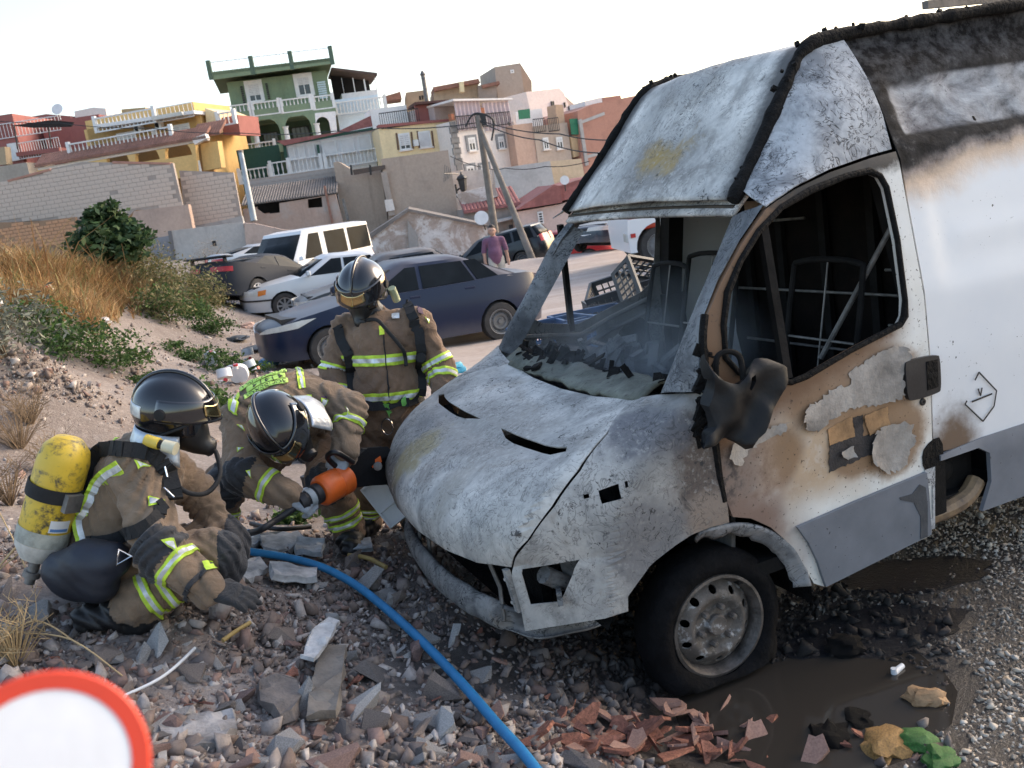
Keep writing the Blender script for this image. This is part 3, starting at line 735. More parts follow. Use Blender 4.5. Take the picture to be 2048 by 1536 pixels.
# --- flank panels
def flank(sg=1, off=None):
    def fn(x, z):
        y = yside(z) + (off(x, z) if off else 0) + .004 * nz((x * 2.2, 0, z * 2.2), 1, 3) * (z > 1.9); return Vector((x, y * sg, z))
    return fn
for sg in (1, -1):
    # cab corner above the door
    top = [(g.x, g.z) for g in gutS if -1.12 < g.x]
    low = [sp(u, v) for u, v in ((1783, 298), (1740, 310), (1660, 338), (1590, 372), (1550, 398), (1530, 412))]
    out = [(-.43, 2.0)] + top[2:] + [(-1.112, top[-1][1]), (-1.112, 2.4)] + low
    def cab(x, z):
        # from the gutter (narrow) to the door top
        zg = interp(-x, [-g.x for g in gutS], [g.z for g in gutS]); yg = interp(-x, [-g.x for g in gutS], [g.y for g in gutS])
        zb = interp(-x, [-a for a, b in reversed(low)], [b for a, b in reversed(low)]); k = min(1, max(0, (z - zb) / max(.02, zg - zb)))
        y = lerp(yside(zb), yg + .01, k) + .035 * math.sin(math.pi * k) * min(1, (zg - zb) * 3)
        return Vector((x, (y + .006 * nz((x * 5, 1, z * 5), 1, 3)) * sg, z))
    m = MB(); m.panel(out, (), cab, step=.04, thick=.006 * -sg); vb(m, 'cab_corner_panel', M_cab)
    # load-bay flank with swages
    def off(x, z):
        d = 0
        def inside(x0, x1, z0, z1, r, e):
            dx = max(x0 - x, x - x1, 0); dz = max(z0 - z, z - z1, 0); ins = min(x - x0, x1 - x, z - z0, z1 - z)
            return min(1, max(0, ins / e)) if ins > 0 else 0
        d -= .028 * inside(-4.0, -1.19, 2.13, 2.39, .05, .03) * (1 + .6 * nz((x * 4, 2, z * 6), 1, 3))
        d -= .007 * inside(-4.0, -1.23, 1.50, 2.08, .1, .02)
        d += .005 * inside(-4.0, -1.33, 1.64, 1.74, .1, .02)
        d -= .004 * math.exp(-((z - 1.225) / .006) ** 2)
        d -= .01 * math.exp(-((z - 2.44) / .01) ** 2)
        return d
    ztop = 2.62
    def flk(x, z):
        yg = interp(-x, [-g.x for g in gutS], [g.y for g in gutS]); p = flank(1, off)(x, z)
        if z > 2.45: p.y = lerp(p.y, yg, min(1, (z - 2.45) / (interp(-x, [-g.x for g in gutS], [g.z for g in gutS]) - 2.45)))
        p.y *= sg; return p
    gt = [(g.x, g.z) for g in gutS if g.x < -1.13]
    front_e = [(-1.122, z) for z in (2.58, 2.44, 2.3, 2.1, 1.8, 1.5, 1.22, 1.0, .86, .80)]
    fuel = [(-1.15, .80), (-1.15, .46), (-1.36, .46), (-1.45, .56), (-1.43, .72), (-1.38, .76)] if sg > 0 else None
    m = MB(); m.panel(front_e + ([(-1.36, .775), (-1.45, .74), (-1.47, .58), (-1.42, .44)] if sg > 0 else [(-1.122, .44)]) + [(-4.35, .44)] + list(reversed(gt)), (), flk, step=.05, thick=.006 * -sg)
    fk = vb(m, 'load_bay_flank', M_flank); 
    if sg > 0: fk['label'] = 'white load bay flank, sooty along the top edge'
    # lower grey moulding
    def mo(x, z): return Vector((x, (yside(z) + .018 - .010 * (z > .79)) * sg, z))
    m = MB()
    if sg > 0: m.panel([(-1.145, .785), (-1.145, .76), (-1.37, .762), (-1.44, .72), (-1.455, .58), (-1.40, .45), (-4.0, .44), (-4.0, .80), (-1.4, .80)], (), mo, step=.08, thick=-.02)
    else: m.panel([(-1.13, .44), (-4.0, .44), (-4.0, .80), (-1.13, .80)], (), mo, step=.12, thick=.02)
    vb(m, 'flank_moulding', M_grey)
# rear wall, floor, bulkhead
m = MB(); m.panel([(-.97, .44), (.97, .44), (1.0, 1.2), (.9, 2.1), (.69, 2.64), (-.69, 2.64), (-.9, 2.1), (-1.0, 1.2)], (), lambda y, z: (-4.35, y, z), step=.3, thick=.02); vb(m, 'rear_wall', M_flank)
m = MB(); m.box((-2.2, 0, .52), (2.1, .94, .03)); m.box((-2.3, 0, .42), (2.0, .35, .06)); vb(m, 'floor', M_soot)
m = MB(); m.panel([(-.96, .5), (.96, .5), (.98, 1.2), (.88, 2.1), (.62, 2.55), (-.62, 2.55), (-.88, 2.1), (-.98, 1.2)], (), lambda y, z: (-1.62 + .02 * nz((y * 4, z * 4, 0)), y, z), step=.12, thick=.015); bulk = vb(m, 'bulkhead', M_rustd)
for y in (-.75, -.45, -.1, .25, .6): m = MB(); m.bar((-1.59, y, .5), (-1.59, y, 2.45), .05, .03, up=(1, 0, 0)); vb(m, 'rib', M_soot, bulk)
for z, y0, y1 in ((1.50, .35, .95), (1.36, -.9, .9), (1.22, .35, .95), (1.75, -.85, -.2), (1.05, -.8, .9)): m = MB(); m.tube([(-1.56, y0, z), (-1.56, y1, z + .02)], .008, 6); vb(m, 'rod', M_steel, bulk)
m = MB(); m.bar((-1.5, -.6, 1.86), (-1.5, -.32, 1.86), .05, .05); vb(m, 'bracket', pm('bare_hot_steel', (.30, .22, .16), .5, .4, 9), bulk)

m = MB()
for k in range(130):
    p = Vector((random.uniform(-.75, -.1), -.88 + abs(random.gauss(0, .22)), random.uniform(.95, 1.2))); q = p + Vector((random.uniform(-.12, .12), random.uniform(-.1, .1), random.uniform(-.05, .12))); m.bar(p, q, random.uniform(.02, .09), random.uniform(.006, .04), up=(random.random(), random.random(), 1))
tag(vb(m, 'charred_debris', M_in), kind='stuff')
# --- driver's door
dout = [sp(u, v) for u, v in ((1530, 418), (1482, 488), (1442, 562), (1414, 628), (1410, 680), (1416, 740), (1423, 800), (1434, 880), (1442, 950), (1451, 1000), (1464, 1033), (1500, 1036), (1540, 1054), (1572, 1082), (1602, 1124), (1626, 1166), (1645, 1172), (1855, 1072))]
dout += [(-1.108, .46), (-1.108, .86), (-1.108, 1.22), (-1.108, 1.6), (-1.108, 2.0), (-1.108, sp(1783, 304)[1])] + [sp(u, v) for u, v in ((1740, 316), (1660, 344), (1590, 378), (1552, 402))]
dwin = [sp(u, v) for u, v in ((1806, 632), (1807, 600), (1792, 480), (1770, 375), (1757, 352), (1735, 342), (1690, 352), (1620, 380), (1560, 415), (1515, 462), (1478, 522), (1452, 585), (1444, 650), (1448, 715), (1475, 745), (1530, 760), (1580, 764), (1610, 752), (1700, 700), (1798, 648))]
def dfn(x, z):
    d = .006 - .003 * math.exp(-((z - 1.17 + .12 * (x + .6)) / .012) ** 2); return Vector((x, yside(z) + d, z))
m = MB(); m.panel(dout, [dwin], dfn, step=.035, thick=-.03); door = vb(m, 'door', M_door); door['label'] = "driver's door, white paint scorched brown and peeling"
ring = [Vector((x, yside(z) + .008, z)) for x, z in dwin]
m = MB(); m.tube(ring, [.013 + .006 * nz(p * 20) for p in ring], 8, closed=True); vb(m, 'window_seal', M_blk, door)
a, b = sp(1527, 448), sp(1577, 757)
m = MB(); m.bar((a[0], yside(a[1]) - .01, a[1]), (b[0], yside(b[1]) - .01, b[1]), .035, .03, up=(0, 1, 0)); vb(m, 'window_divider', M_soot, door)
ml = [sp(u, v) for u, v in ((1588, 1052), (1700, 1003), (1845, 943), (1850, 985), (1855, 1066), (1645, 1170), (1628, 1120), (1610, 1083))]
m = MB(); m.panel(ml, (), lambda x, z: Vector((x, yside(z) + .024, z)), step=.06, thick=-.016); mo_ = vb(m, 'door_moulding', M_grey, door)
stn = [sp(u, v) for u, v in ((1790, 992), (1815, 985), (1830, 966), (1842, 972), (1846, 1010), (1846, 1070), (1832, 1075), (1832, 1030), (1818, 1002), (1792, 997))]
m = MB(); m.panel(stn, (), lambda x, z: Vector((x, yside(z) + .0265, z)), step=.06, thick=-.002); vb(m, 'soot_stain', pm('soot_on_plastic', (.055, .062, .072), .6, .3, 12), mo_)
hd = [sp(u, v) for u, v in ((1800, 728), (1806, 720), (1866, 707), (1870, 715), (1873, 776), (1868, 784), (1815, 801), (1806, 796))]
m = MB(); m.panel(smooth_poly(hd, 2), (), lambda x, z: Vector((x, yside(z) + .026, z)), step=.03, thick=-.02); hdl = vb(m, 'door_handle', M_plas, door)
hh = [sp(u, v) for u, v in ((1842, 722), (1864, 717), (1866, 772), (1845, 779))]
m = MB(); m.panel(hh, (), lambda x, z: Vector((x, yside(z) + .029, z)), step=.03, thick=-.003); vb(m, 'handle_recess', M_blk, hdl)
c = Vector((*sp(1842, 803), 0)); m = MB(); m.lathe([(.0, 0), (.016, 0), (.016, .006), (.012, .009), (.006, .009), (.004, .004), (0, .004)], 16, Matrix.Translation((c.x, yside(c.y) + .006, c.y)) @ Matrix.Rotation(-math.pi / 2, 4, 'X')); vb(m, 'door_lock', M_plas, door)
# peeled paint skins on the door
M_peel = pm('peeled_grey_paint_skin', (.33, .30, .27), .7, .5, 7, bump=.5); M_brn = pm('burnt_brown_card', (.36, .21, .10), .8, .4, 14, bump=.3); M_chr = pm('charred_sticker', (.04, .035, .035), .8, .5, 16, bump=.5)
def skin(px, mat, name, off=.011, jag=9, curl=.02):
    P = []
    for i, (u, v) in enumerate(px):
        u2, v2 = px[(i + 1) % len(px)]; L = math.hypot(u2 - u, v2 - v); n = max(1, int(L / 5))
        P += [(lerp(u, u2, k / n) + random.uniform(-jag, jag) * (k > 0) * .5, lerp(v, v2, k / n) + random.uniform(-jag, jag) * (k > 0) * .5) for k in range(n)]
    Q = [sp(*p) for p in P]; cx = sum(q[0] for q in Q) / len(Q); cz = sum(q[1] for q in Q) / len(Q)
    rad = max(math.hypot(q[0] - cx, q[1] - cz) for q in Q)
    def fn(x, z):
        e = math.hypot(x - cx, z - cz) / rad
        return Vector((x, yside(z) + off + curl * e ** 3 * (.6 + 1.5 * abs(nz((x * 14, 3, z * 14)))) + .003 * nz((x * 18, 0, z * 18)), z))
    m = MB(); m.panel(Q, (), fn, step=.03, thick=-.0015); return vb(m, name, mat, door)
skin([(1806, 695), (1812, 720), (1800, 755), (1805, 790), (1770, 805), (1700, 815), (1660, 838), (1630, 862), (1602, 855), (1598, 830), (1612, 812), (1660, 780), (1698, 768), (1697, 742), (1725, 722), (1760, 700), (1785, 690)], M_peel, 'paint_flake')
skin([(1745, 858), (1760, 850), (1800, 840), (1818, 846), (1822, 880), (1812, 905), (1795, 935), (1765, 945), (1742, 930), (1735, 905), (1740, 880)], M_peel, 'paint_flake', .015)
skin([(1572, 842), (1560, 862), (1520, 885), (1492, 900), (1475, 930), (1452, 915), (1460, 890), (1500, 880), (1530, 855)], M_peel, 'paint_flake', .011)
skin([(1652, 858), (1700, 832), (1706, 872), (1655, 890)], M_brn, 'scorched_sticker', .009, 2, .004)
skin([(1722, 832), (1770, 812), (1774, 850), (1735, 870)], M_brn, 'scorched_sticker', .012, 2, .006)
skin([(1655, 890), (1706, 872), (1702, 835), (1722, 828), (1724, 872), (1760, 862), (1775, 860), (1772, 895), (1735, 910), (1655, 945)], M_chr, 'charred_sticker', .0085, 4, .003)
skin([(1672, 905), (1700, 890), (1706, 912), (1690, 918)], M_peel, 'paint_flake', .016, 3, .02)
# hand-drawn diamond mark on the flank: V over a bar
M_ink = pm('black_marker_ink', (.012, .012, .014), .6, 0, 5, bump=0)
def stroke(px, w=.006):
    P = [Vector((*sp(u, v), 0)) for u, v in px]; m = MB()
    for a, b in zip(P, P[1:]):
        m.bar((a.x, yside(a.y) + .008, a.y), (b.x, yside(b.y) + .008, b.y), w, .002, up=(0, 1, 0))
    return vb(m, 'marker_stroke', M_ink, fk0)
fk0 = [o for o in van.children if o.name == 'load_bay_flank'][0]
stroke([(1947, 760), (1955, 744), (1990, 781), (1985, 812), (1963, 842)]); stroke([(1963, 842), (1927, 808), (1931, 801)])
stroke([(1953, 777), (1958, 791), (1961, 775)]); stroke([(1941, 803), (1981, 787)], .007)
# fuel filler: sooty pocket with pipe and cap behind the torn moulding
m = MB(); m.panel([(-1.13, .82), (-1.13, .45), (-1.46, .45), (-1.47, .80)], (), lambda x, z: Vector((x, .89 + .01 * nz((x * 12, 0, z * 12)), z)), step=.05, thick=-.01); fp = vb(m, 'filler_pocket', M_soot)
m = MB(); m.tube(spline([(-1.13, .935, .485), (-1.25, .945, .495), (-1.36, .945, .52), (-1.44, .93, .57)], 5), .042, 10); vb(m, 'filler_pipe', pm('tan_scorched_tube', (.30, .2, .11), .6, .5, 12, col2=(.07, .05, .04)), fp)
m = MB(); m.lathe([(.0, 0), (.045, 0), (.045, .02), (.03, .03), (0, .03)], 18, Matrix.Translation((-1.27, .90, .66)) @ Matrix.Rotation(-math.pi / 2, 4, 'X')); vb(m, 'filler_cap', M_soot, fp)
m = MB(); m.panel([(-1.06, .74), (-1.118, .74), (-1.118, .45), (-1.06, .45)], [[(-1.07, .66), (-1.105, .66), (-1.105, .5), (-1.07, .5)]], lambda x, z: Vector((x, yside(z) + .012, z)), step=.05, thick=-.02); vb(m, 'sill_end', M_cab)
m = MB(); m.panel(smooth_poly([sp(u, v) for u, v in ((1840, 905), (1858, 880), (1880, 872), (1884, 930), (1862, 945), (1844, 940))], 1), (), lambda x, z: Vector((x, yside(z) + .011, z)), step=.03, thick=-.004); vb(m, 'burnt_step', M_blk)

# --- far door: bare inner frame
def fd(x, z): return Vector((x, -(yside(z) - .03) , z))
fo = [(-.0, 1.28), (-.02, .85), (-.12, .8), (-.38, .5), (-1.10, .5), (-1.10, 2.0), (-1.02, 2.04), (-.52, 1.96), (-.36, 1.72), (-.2, 1.5), (-.06, 1.36)]
fh = [(-.22, 1.42), (-.28, 1.38), (-.5, 1.33), (-.7, 1.38), (-.95, 1.44), (-1.03, 1.49), (-1.05, 1.6), (-1.07, 1.85), (-1.03, 1.93), (-.56, 1.90), (-.42, 1.72), (-.28, 1.51)]
def circ(x, z, r, n=12): return [(x + r * math.cos(2 * math.pi * k / n), z + r * math.sin(2 * math.pi * k / n)) for k in range(n)]
m = MB(); m.panel(fo, [fh, circ(-.24, 1.28, .02, 8), circ(-.33, 1.25, .025, 8), circ(-.21, 1.17, .018, 8), [(-.55, 1.25), (-.62, 1.27), (-.62, 1.17), (-.55, 1.15)], circ(-.45, 1.1, .03, 8), [(-.36, 1.2), (-.42, 1.21), (-.42, 1.15), (-.36, 1.14)]], fd, step=.05, thick=.004)
fdo = vb(m, 'passenger_door_frame', M_in)
m = MB(); m.panel(smooth_poly([(-.74, 1.24), (-.94, 1.32), (-.98, 1.15), (-.96, .9), (-.72, .82), (-.7, 1.0)], 2), (), lambda x, z: fd(x, z) + Vector((0, .012, 0)), step=.08, thick=.003); vb(m, 'door_pocket', M_blk, fdo)
for zz in (0, -.07): m = MB(); m.tube([fd(x, z + zz) + Vector((0, .03, 0)) for x, z in ((-.14, 1.33), (-.3, 1.305), (-.5, 1.27), (-.7, 1.33), (-1.0, 1.40))], .014, 6); vb(m, 'door_rail', M_in, fdo)
m = MB(); m.bar(fd(-.44, 1.92), fd(-.46, 1.30), .03, .03, up=(0, 1, 0)); vb(m, 'window_divider', M_soot, fdo)
for sg in (1, -1):
    m = MB(); m.bar((-1.14, .93 * sg, .5), (-1.14, .95 * sg, 1.4), .10, .12, up=(1, 0, 0)); m.bar((-1.14, .95 * sg, 1.4), (-1.14, .76 * sg, 2.2), .09, .10, up=(1, 0, 0)); vb(m, 'door_pillar', M_soot)
# --- seats: bare tube hoops, cushion pans, belt stalk
def hoop(y0, y1, x0, z0, x1, z1, name='seat_frame'):
    s_ = empty(name); s_.parent = van
    P = [(x0, y0, z0), (lerp(x0, x1, .85), y0, lerp(z0, z1, .85)), (x1, y0 + .05 * (1 if y1 > y0 else -1), z1), (x1, y1 - .05 * (1 if y1 > y0 else -1), z1), (lerp(x0, x1, .85), y1, lerp(z0, z1, .85)), (x0, y1, z0)]
    m = MB(); m.tube(spline(P, 5), .014, 8); vb(m, 'back_hoop', M_soot, s_)
    for k in (1,): 
        y = lerp(y0, y1, k / 2); m = MB(); m.tube([(x0, y, z0), (x1, y, z1)], .004, 5); vb(m, 'back_wire', M_steel, s_)
    for z in (.45,): m = MB(); m.tube([(lerp(x0, x1, z), y0, lerp(z0, z1, z)), (lerp(x0, x1, z), y1, lerp(z0, z1, z))], .006, 6); vb(m, 'back_wire', M_steel, s_)
    m = MB(); m.tube([(x0, y0, z0), (x0 + .42, y0, z0 - .02), (x0 + .45, (y0 + y1) / 2, z0 - .02), (x0 + .42, y1, z0 - .02), (x0, y1, z0)], .014, 8)
    m.box((x0 + .2, (y0 + y1) / 2, z0 - .25), (.2, abs(y1 - y0) / 2.2, .17)); vb(m, 'seat_base', M_soot, s_)
hoop(.36, .80, -.86, 1.02, -1.0, 1.64); hoop(-.50, -.06, -.84, 1.0, -1.0, 1.66); hoop(-.88, -.52, -.84, 1.0, -1.0, 1.6)
m = MB(); m.tube([(-.90, .60, 1.22), (-1.08, .90, 1.80)], .012, 8); vb(m, 'belt_stalk', M_steel)
m = MB(); m.tube(spline([(-.05, .45, 1.12), (-.28, .42, 1.05), (-.5, .40, 1.02)], 4), .02, 8)
m.tube([Vector((-.5, .40, 1.02)) + Vector((0, .19 * math.cos(a), .19 * math.sin(a))) for a in np.linspace(0, 2 * math.pi, 24, endpoint=False)], .011, 8, closed=True); vb(m, 'steering_column', M_soot)
# --- mirror: melted housing hanging from its hoop
SC_n = 0
_mo = [(1425, 705), (1432, 740), (1450, 762), (1478, 768), (1500, 742), (1520, 716), (1545, 714), (1580, 735), (1578, 760), (1548, 808), (1520, 860), (1500, 884), (1484, 889), (1462, 878), (1430, 888), (1398, 892), (1404, 874), (1432, 852), (1420, 815), (1434, 788)]
_mp = [vpix(u, v, 1, 1.15) for u, v in _mo]; _mq = [(p.x, p.z) for p in _mp]; _mh = [vpix(u, v, 1, 1.15) for u, v in ((1500, 755), (1512, 748), (1516, 765), (1508, 785), (1498, 780))]
def mfn(x, z):
    u = x + .8 * (z - 1.25)
    return Vector((x, 1.16 + .05 * math.sin(u * 26) * (1.4 - z) * 2.2 + .03 * nz((x * 9, 0, z * 9), 1, 3) - .05 * (z > 1.3) * (z - 1.3) * 6, z))
m = MB(); m.panel(_mq, [[(p.x, p.z) for p in _mh]], mfn, step=.022, thick=-.07); mir = vb(m, 'mirror_housing', M_melt, smooth=50); mir.modifiers.new('soft', 'SMOOTH').iterations = 2; mir['label'] = 'black door mirror melted and sagging over the door'
m = MB(); P = [vpix(u, v, 1, y) for u, v, y in ((1436, 800, 1.08), (1432, 730, 1.08), (1440, 708, 1.08), (1465, 704, 1.09), (1482, 722, 1.10), (1488, 790, 1.12))]
m.tube(spline(P, 5), .011, 8); vb(m, 'mirror_bracket', M_soot, mir)
m = MB()
for k in range(40):
    u, v = random.uniform(1395, 1425), random.uniform(700, 890); p = vpix(u, v, 1, 1.0); m.box((0, 0, 0), (random.uniform(.004, .018), random.uniform(.004, .012), random.uniform(.006, .04)), Matrix.Translation(p) @ Matrix.Rotation(random.uniform(-1.5, 1.5), 4, (.3, 1, .4)))
tag(vb(m, 'charred_hinge_scraps', M_blk), kind='stuff')
# charred door edge and pillar foot
m = MB(); P = [Vector((x + .012, yside(z) + .004, z)) for x, z in dout[3:10]]; m.tube(spline(P, 4), .016, 7); vb(m, 'charred_door_edge', M_blk, door)

# --- wheels
def wheel(loc, side, flat=.0, dx=0):
    w = empty('wheel', loc); w.parent = van; sg = side
    A = Matrix.Rotation(-math.pi / 2 * sg, 4, 'X')            # local z -> outwards
    R, rim = .318, .211
    prof = [(rim - .005, -.16), (rim + .03, -.165), (R - .05, -.175), (R - .012, -.16), (R, -.13), (R, -.05), (R - .012, -.022), (R - .05, .003), (rim + .035, .004), (rim + .012, -.006), (rim - .004, -.02)]
    m = MB(); m.lathe(prof, 64, A, cap=False)
    vv = []
    for p in m.v:
        q = Vector(p); g = -loc[2] + .125 * flat + .005                        # flatten on the ground, bulge outward
        if q.z < g + .10:
            t = min(1, (g + .10 - q.z) / .10); q.y += .035 * t * (1 if q.y > -.1 * sg else -1) * flat * (1 if sg > 0 else 1); q.z = max(q.z, g + .012 * nz(q * 9)); q.x *= 1 + .10 * t * flat
        q += Vector((0, .004 * nz(q * 16, 1, 2), 0)); vv.append(tuple(q))
    m.v = vv; vb(m, 'tyre', pm('burnt_rubber', (.005, .005, .006), .85, .6, 14, bump=.6, bscale=50, spec=.15), w, 50)
    m = MB()
    m.lathe([(rim, -.155), (rim + .006, -.02), (rim + .004, -.004), (rim - .008, -.002), (rim - .014, -.012), (rim - .022, -.03), (rim - .03, -.05), (.186, -.062)], 48, A, cap=False)
    rimo = vb(m, 'rim', pm('burnt_rim_steel', (.17, .15, .135), .5, .6, 14, metal=.45, bump=.4, col2=(.045, .04, .036)), w, 50)
    # disc with round vents
    def disc(x, y):
        r = math.hypot(x, y); z = interp(r, [0, .07, .1, .118, .135, .19], [-.038, -.038, -.034, -.014, -.02, -.064]); return A @ Vector((x, y, z))
    vents = [circ(.152 * math.cos(a), .152 * math.sin(a), .017, 10) for a in np.linspace(.3, .3 + 2 * math.pi, 10, endpoint=False)]
    m = MB(); m.panel(circ(0, 0, .188, 48), vents, disc, step=.017, thick=.006); vb(m, 'disc', M_hubm, rimo, 60)
    m = MB(); m.lathe([(.0, -.012), (.038, -.012), (.044, -.02), (.044, -.045)], 24, A); vb(m, 'hub_cap', M_hubm, rimo)
    for k in range(6):
        a = k * math.pi / 3 + .2; m = MB(); m.lathe([(0, -.004), (.011, -.006), (.014, -.012), (.014, -.045)], 6, A @ Matrix.Translation((.078 * math.cos(a), .078 * math.sin(a), 0))); vb(m, 'wheel_nut', M_hubm, rimo)
    m = MB(); m.lathe([(.19, -.13), (0, -.13)], 24, A, cap=False); m.lathe([(.05, -.13), (.13, -.12), (.13, -.09), (.05, -.085)], 20, A); vb(m, 'brake_drum', M_blk, w)
    return w
def hub_mat():
    t = NT('ashy_hub_steel'); n = t.noise(30, 5, .7); n2 = t.noise(9, 4, .6)
    t.set(Base_Color=t.mix(t.mapr(n, .5, .62), t.ramp(n2, [(.3, (.05, .043, .038)), (.6, (.15, .13, .115))]), t.mix(t.mapr(n2, .5, .6), (.16, .145, .13), (.40, .40, .40))), Roughness=.65, Metallic=.25); t.bump(n, .5, .006); return t.m
M_hubm = hub_mat()
wheel((.012, .95, .347), 1, 1.0); wheel((0, -.955, .33), -1, .6); wheel((-3.3, .955, .335), 1, 0); wheel((-3.3, -.955, .335), -1, 0)
# wheel housings and the torn arch liners
for sg in (1, -1):
    m = MB(); m.grid(lambda a, b: Vector((.03 + .50 * math.cos(lerp(.35, math.pi + .1, a)), sg * lerp(.93, .45, b), .33 + .47 * math.sin(lerp(.35, math.pi + .1, a)))), 20, 3, flip=sg > 0)
    m.panel([(.03 + .5 * math.cos(a), .36 + .45 * math.sin(a)) for a in np.linspace(.2, math.pi - .2, 14)], (), lambda x, z: Vector((x, .46 * sg, z)), step=.2, thick=.01); vb(m, 'wheel_housing', M_blk)
def lip(a, b):
    an = math.radians(lerp(97, 9, a)); r = lerp(.462, .405 + .02 * nz((a * 9, 1, 0)), b); p = (.03 + r * math.cos(math.pi - an) * 1.0, .33 + r * math.sin(an))
    return Vector((p[0], .985 - .05 * b + .012 * nz((a * 8, b, 2)), p[1]))
m = MB(); m.grid(lip, 30, 4); o = vb(m, 'arch_liner', burnt_mat('burnt_arch_liner', .4, .03, .45, (.95, .98, 1.04), seed=9.9), smooth=60); o.modifiers.new('thick', 'SOLIDIFY').thickness = .012
# roof bar
m = MB(); a = vpix(1850, 10, 1, .55); m.bar((a.x, .55, a.z + .0), (-4.0, .55, a.z + .0), .035, .035); bar_ = vb(m, 'roof_bar', pm('bare_rack_steel', (.16, .14, .13), .5, .4, 8, metal=.5))
for x in (-2.9, -3.9): m = MB(); m.bar((x, .55, 2.62), (x, .55, a.z), .04, .03, up=(1, 0, 0)); vb(m, 'foot', M_soot, bar_)
# ------------------------------------------------------------------ the street of houses behind
def plaster(name, col, dirt=.35, rough=.9, sc=.8, streak=.4, dcol=None):
    if name in _MC: return _MC[name]
    t = NT(name); n = t.noise(sc, 6, .65); n2 = t.noise(sc * 9, 5, .7); st = t.noise(1, 4, .6, t.scalevec((1.6, 1.6, .22)))
    c = t.ramp(n2, [(.3, tuple(x * .88 for x in col)), (.7, tuple(min(1, x * 1.06) for x in col))])
    d = dcol or tuple(x * .5 for x in col)
    c = t.mix(t.math('MULTIPLY', t.mapr(n, .45, .72), dirt), c, d)
    c = t.mix(t.math('MULTIPLY', t.mapr(st, .52, .75), streak), c, tuple(x * .45 for x in col))
    t.set(Base_Color=c, Roughness=rough); t.bump(n2, .3, .03); _MC[name] = t.m; return t.m
def ruin_mat():
    t = NT('flaking_whitewash'); n = t.noise(.9, 7, .7, None, .6); n2 = t.noise(7, 6, .7)
    c = t.ramp(n, [(.30, (.30, .235, .19)), (.47, (.42, .345, .30)), (.53, (.60, .56, .53)), (.7, (.70, .67, .65))])
    c = t.mix(t.mapr(n2, .55, .72), c, (.27, .20, .165)); t.set(Base_Color=c, Roughness=.95); t.bump(n2, .5, .04); return t.m
M_ruin = ruin_mat()
M_white = plaster('white_render', (.80, .78, .77), .15, streak=.2); M_cream = plaster('cream_render', (.82, .74, .68), .12, streak=.15)
M_green = plaster('green_render', (.21, .28, .18), .25, streak=.3); M_dgreen = plaster('dark_green_paint', (.03, .085, .06), .2)  # green render is greyed to put distance haze into its colour
M_yel = plaster('yellow_render', (.72, .47, .19), .2, streak=.2); M_pyel = plaster('pale_yellow_render', (.85, .69, .42), .15, streak=.15)  # yellow render is muted likewise, haze painted into the wall colour
M_red = plaster('red_render', (.33, .125, .11), .3, streak=.2); M_brn2 = plaster('brown_stucco', (.40, .33, .275), .35, streak=.25); M_pink = plaster('pink_stucco', (.55, .44, .39), .3)
M_conc = plaster('grey_concrete', (.44, .43, .42), .35); M_tan = plaster('tan_render', (.42, .30, .21), .3); M_bwall = plaster('pale_blue_render', (.66, .76, .83), .15, streak=.15)
M_slab = plaster('concrete_block', (.60, .495, .42), .25, sc=2, streak=.2); M_mort = plaster('mortar_joint', (.40, .34, .30), .3)
M_adobe = plaster('orange_adobe_brick', (.56, .31, .18), .4, sc=2, streak=.25); M_amort = plaster('adobe_joint', (.34, .22, .14), .3)
M_rbr = plaster('red_hollow_brick', (.46, .24, .18), .35, sc=1.2, streak=.25)
M_dark = pm('dark_opening', (.02, .02, .022), .9, .3, 3, bump=0); M_glz = pm('house_window_pane', (.05, .065, .08), .08, .3, 2, bump=0)
M_shut = pm('white_roller_shutter', (.66, .66, .66), .6, .1, 5, bump=0); M_iron = pm('dark_ironwork', (.03, .03, .03), .6, .3, 5, bump=0)
M_wp = pm('white_painted_balusters', (.74, .74, .73), .6, .1, 4, bump=0)
def tile_mat(name, col):
    t = NT(name); n = t.noise(6, 5, .7); n2 = t.noise(1, 4, .6)
    t.set(Base_Color=t.mix(t.mapr(n2, .4, .7), t.ramp(n, [(.3, tuple(c * .6 for c in col)), (.7, col)]), tuple(c * .55 for c in col)), Roughness=.9); t.bump(n, .4, .03); return t.m
M_tile = tile_mat('clay_roof_tile', (.36, .18, .13)); M_tile2 = tile_mat('red_roof_tile', (.40, .16, .145)); M_grt = tile_mat('grey_fibre_cement', (.27, .24, .22))

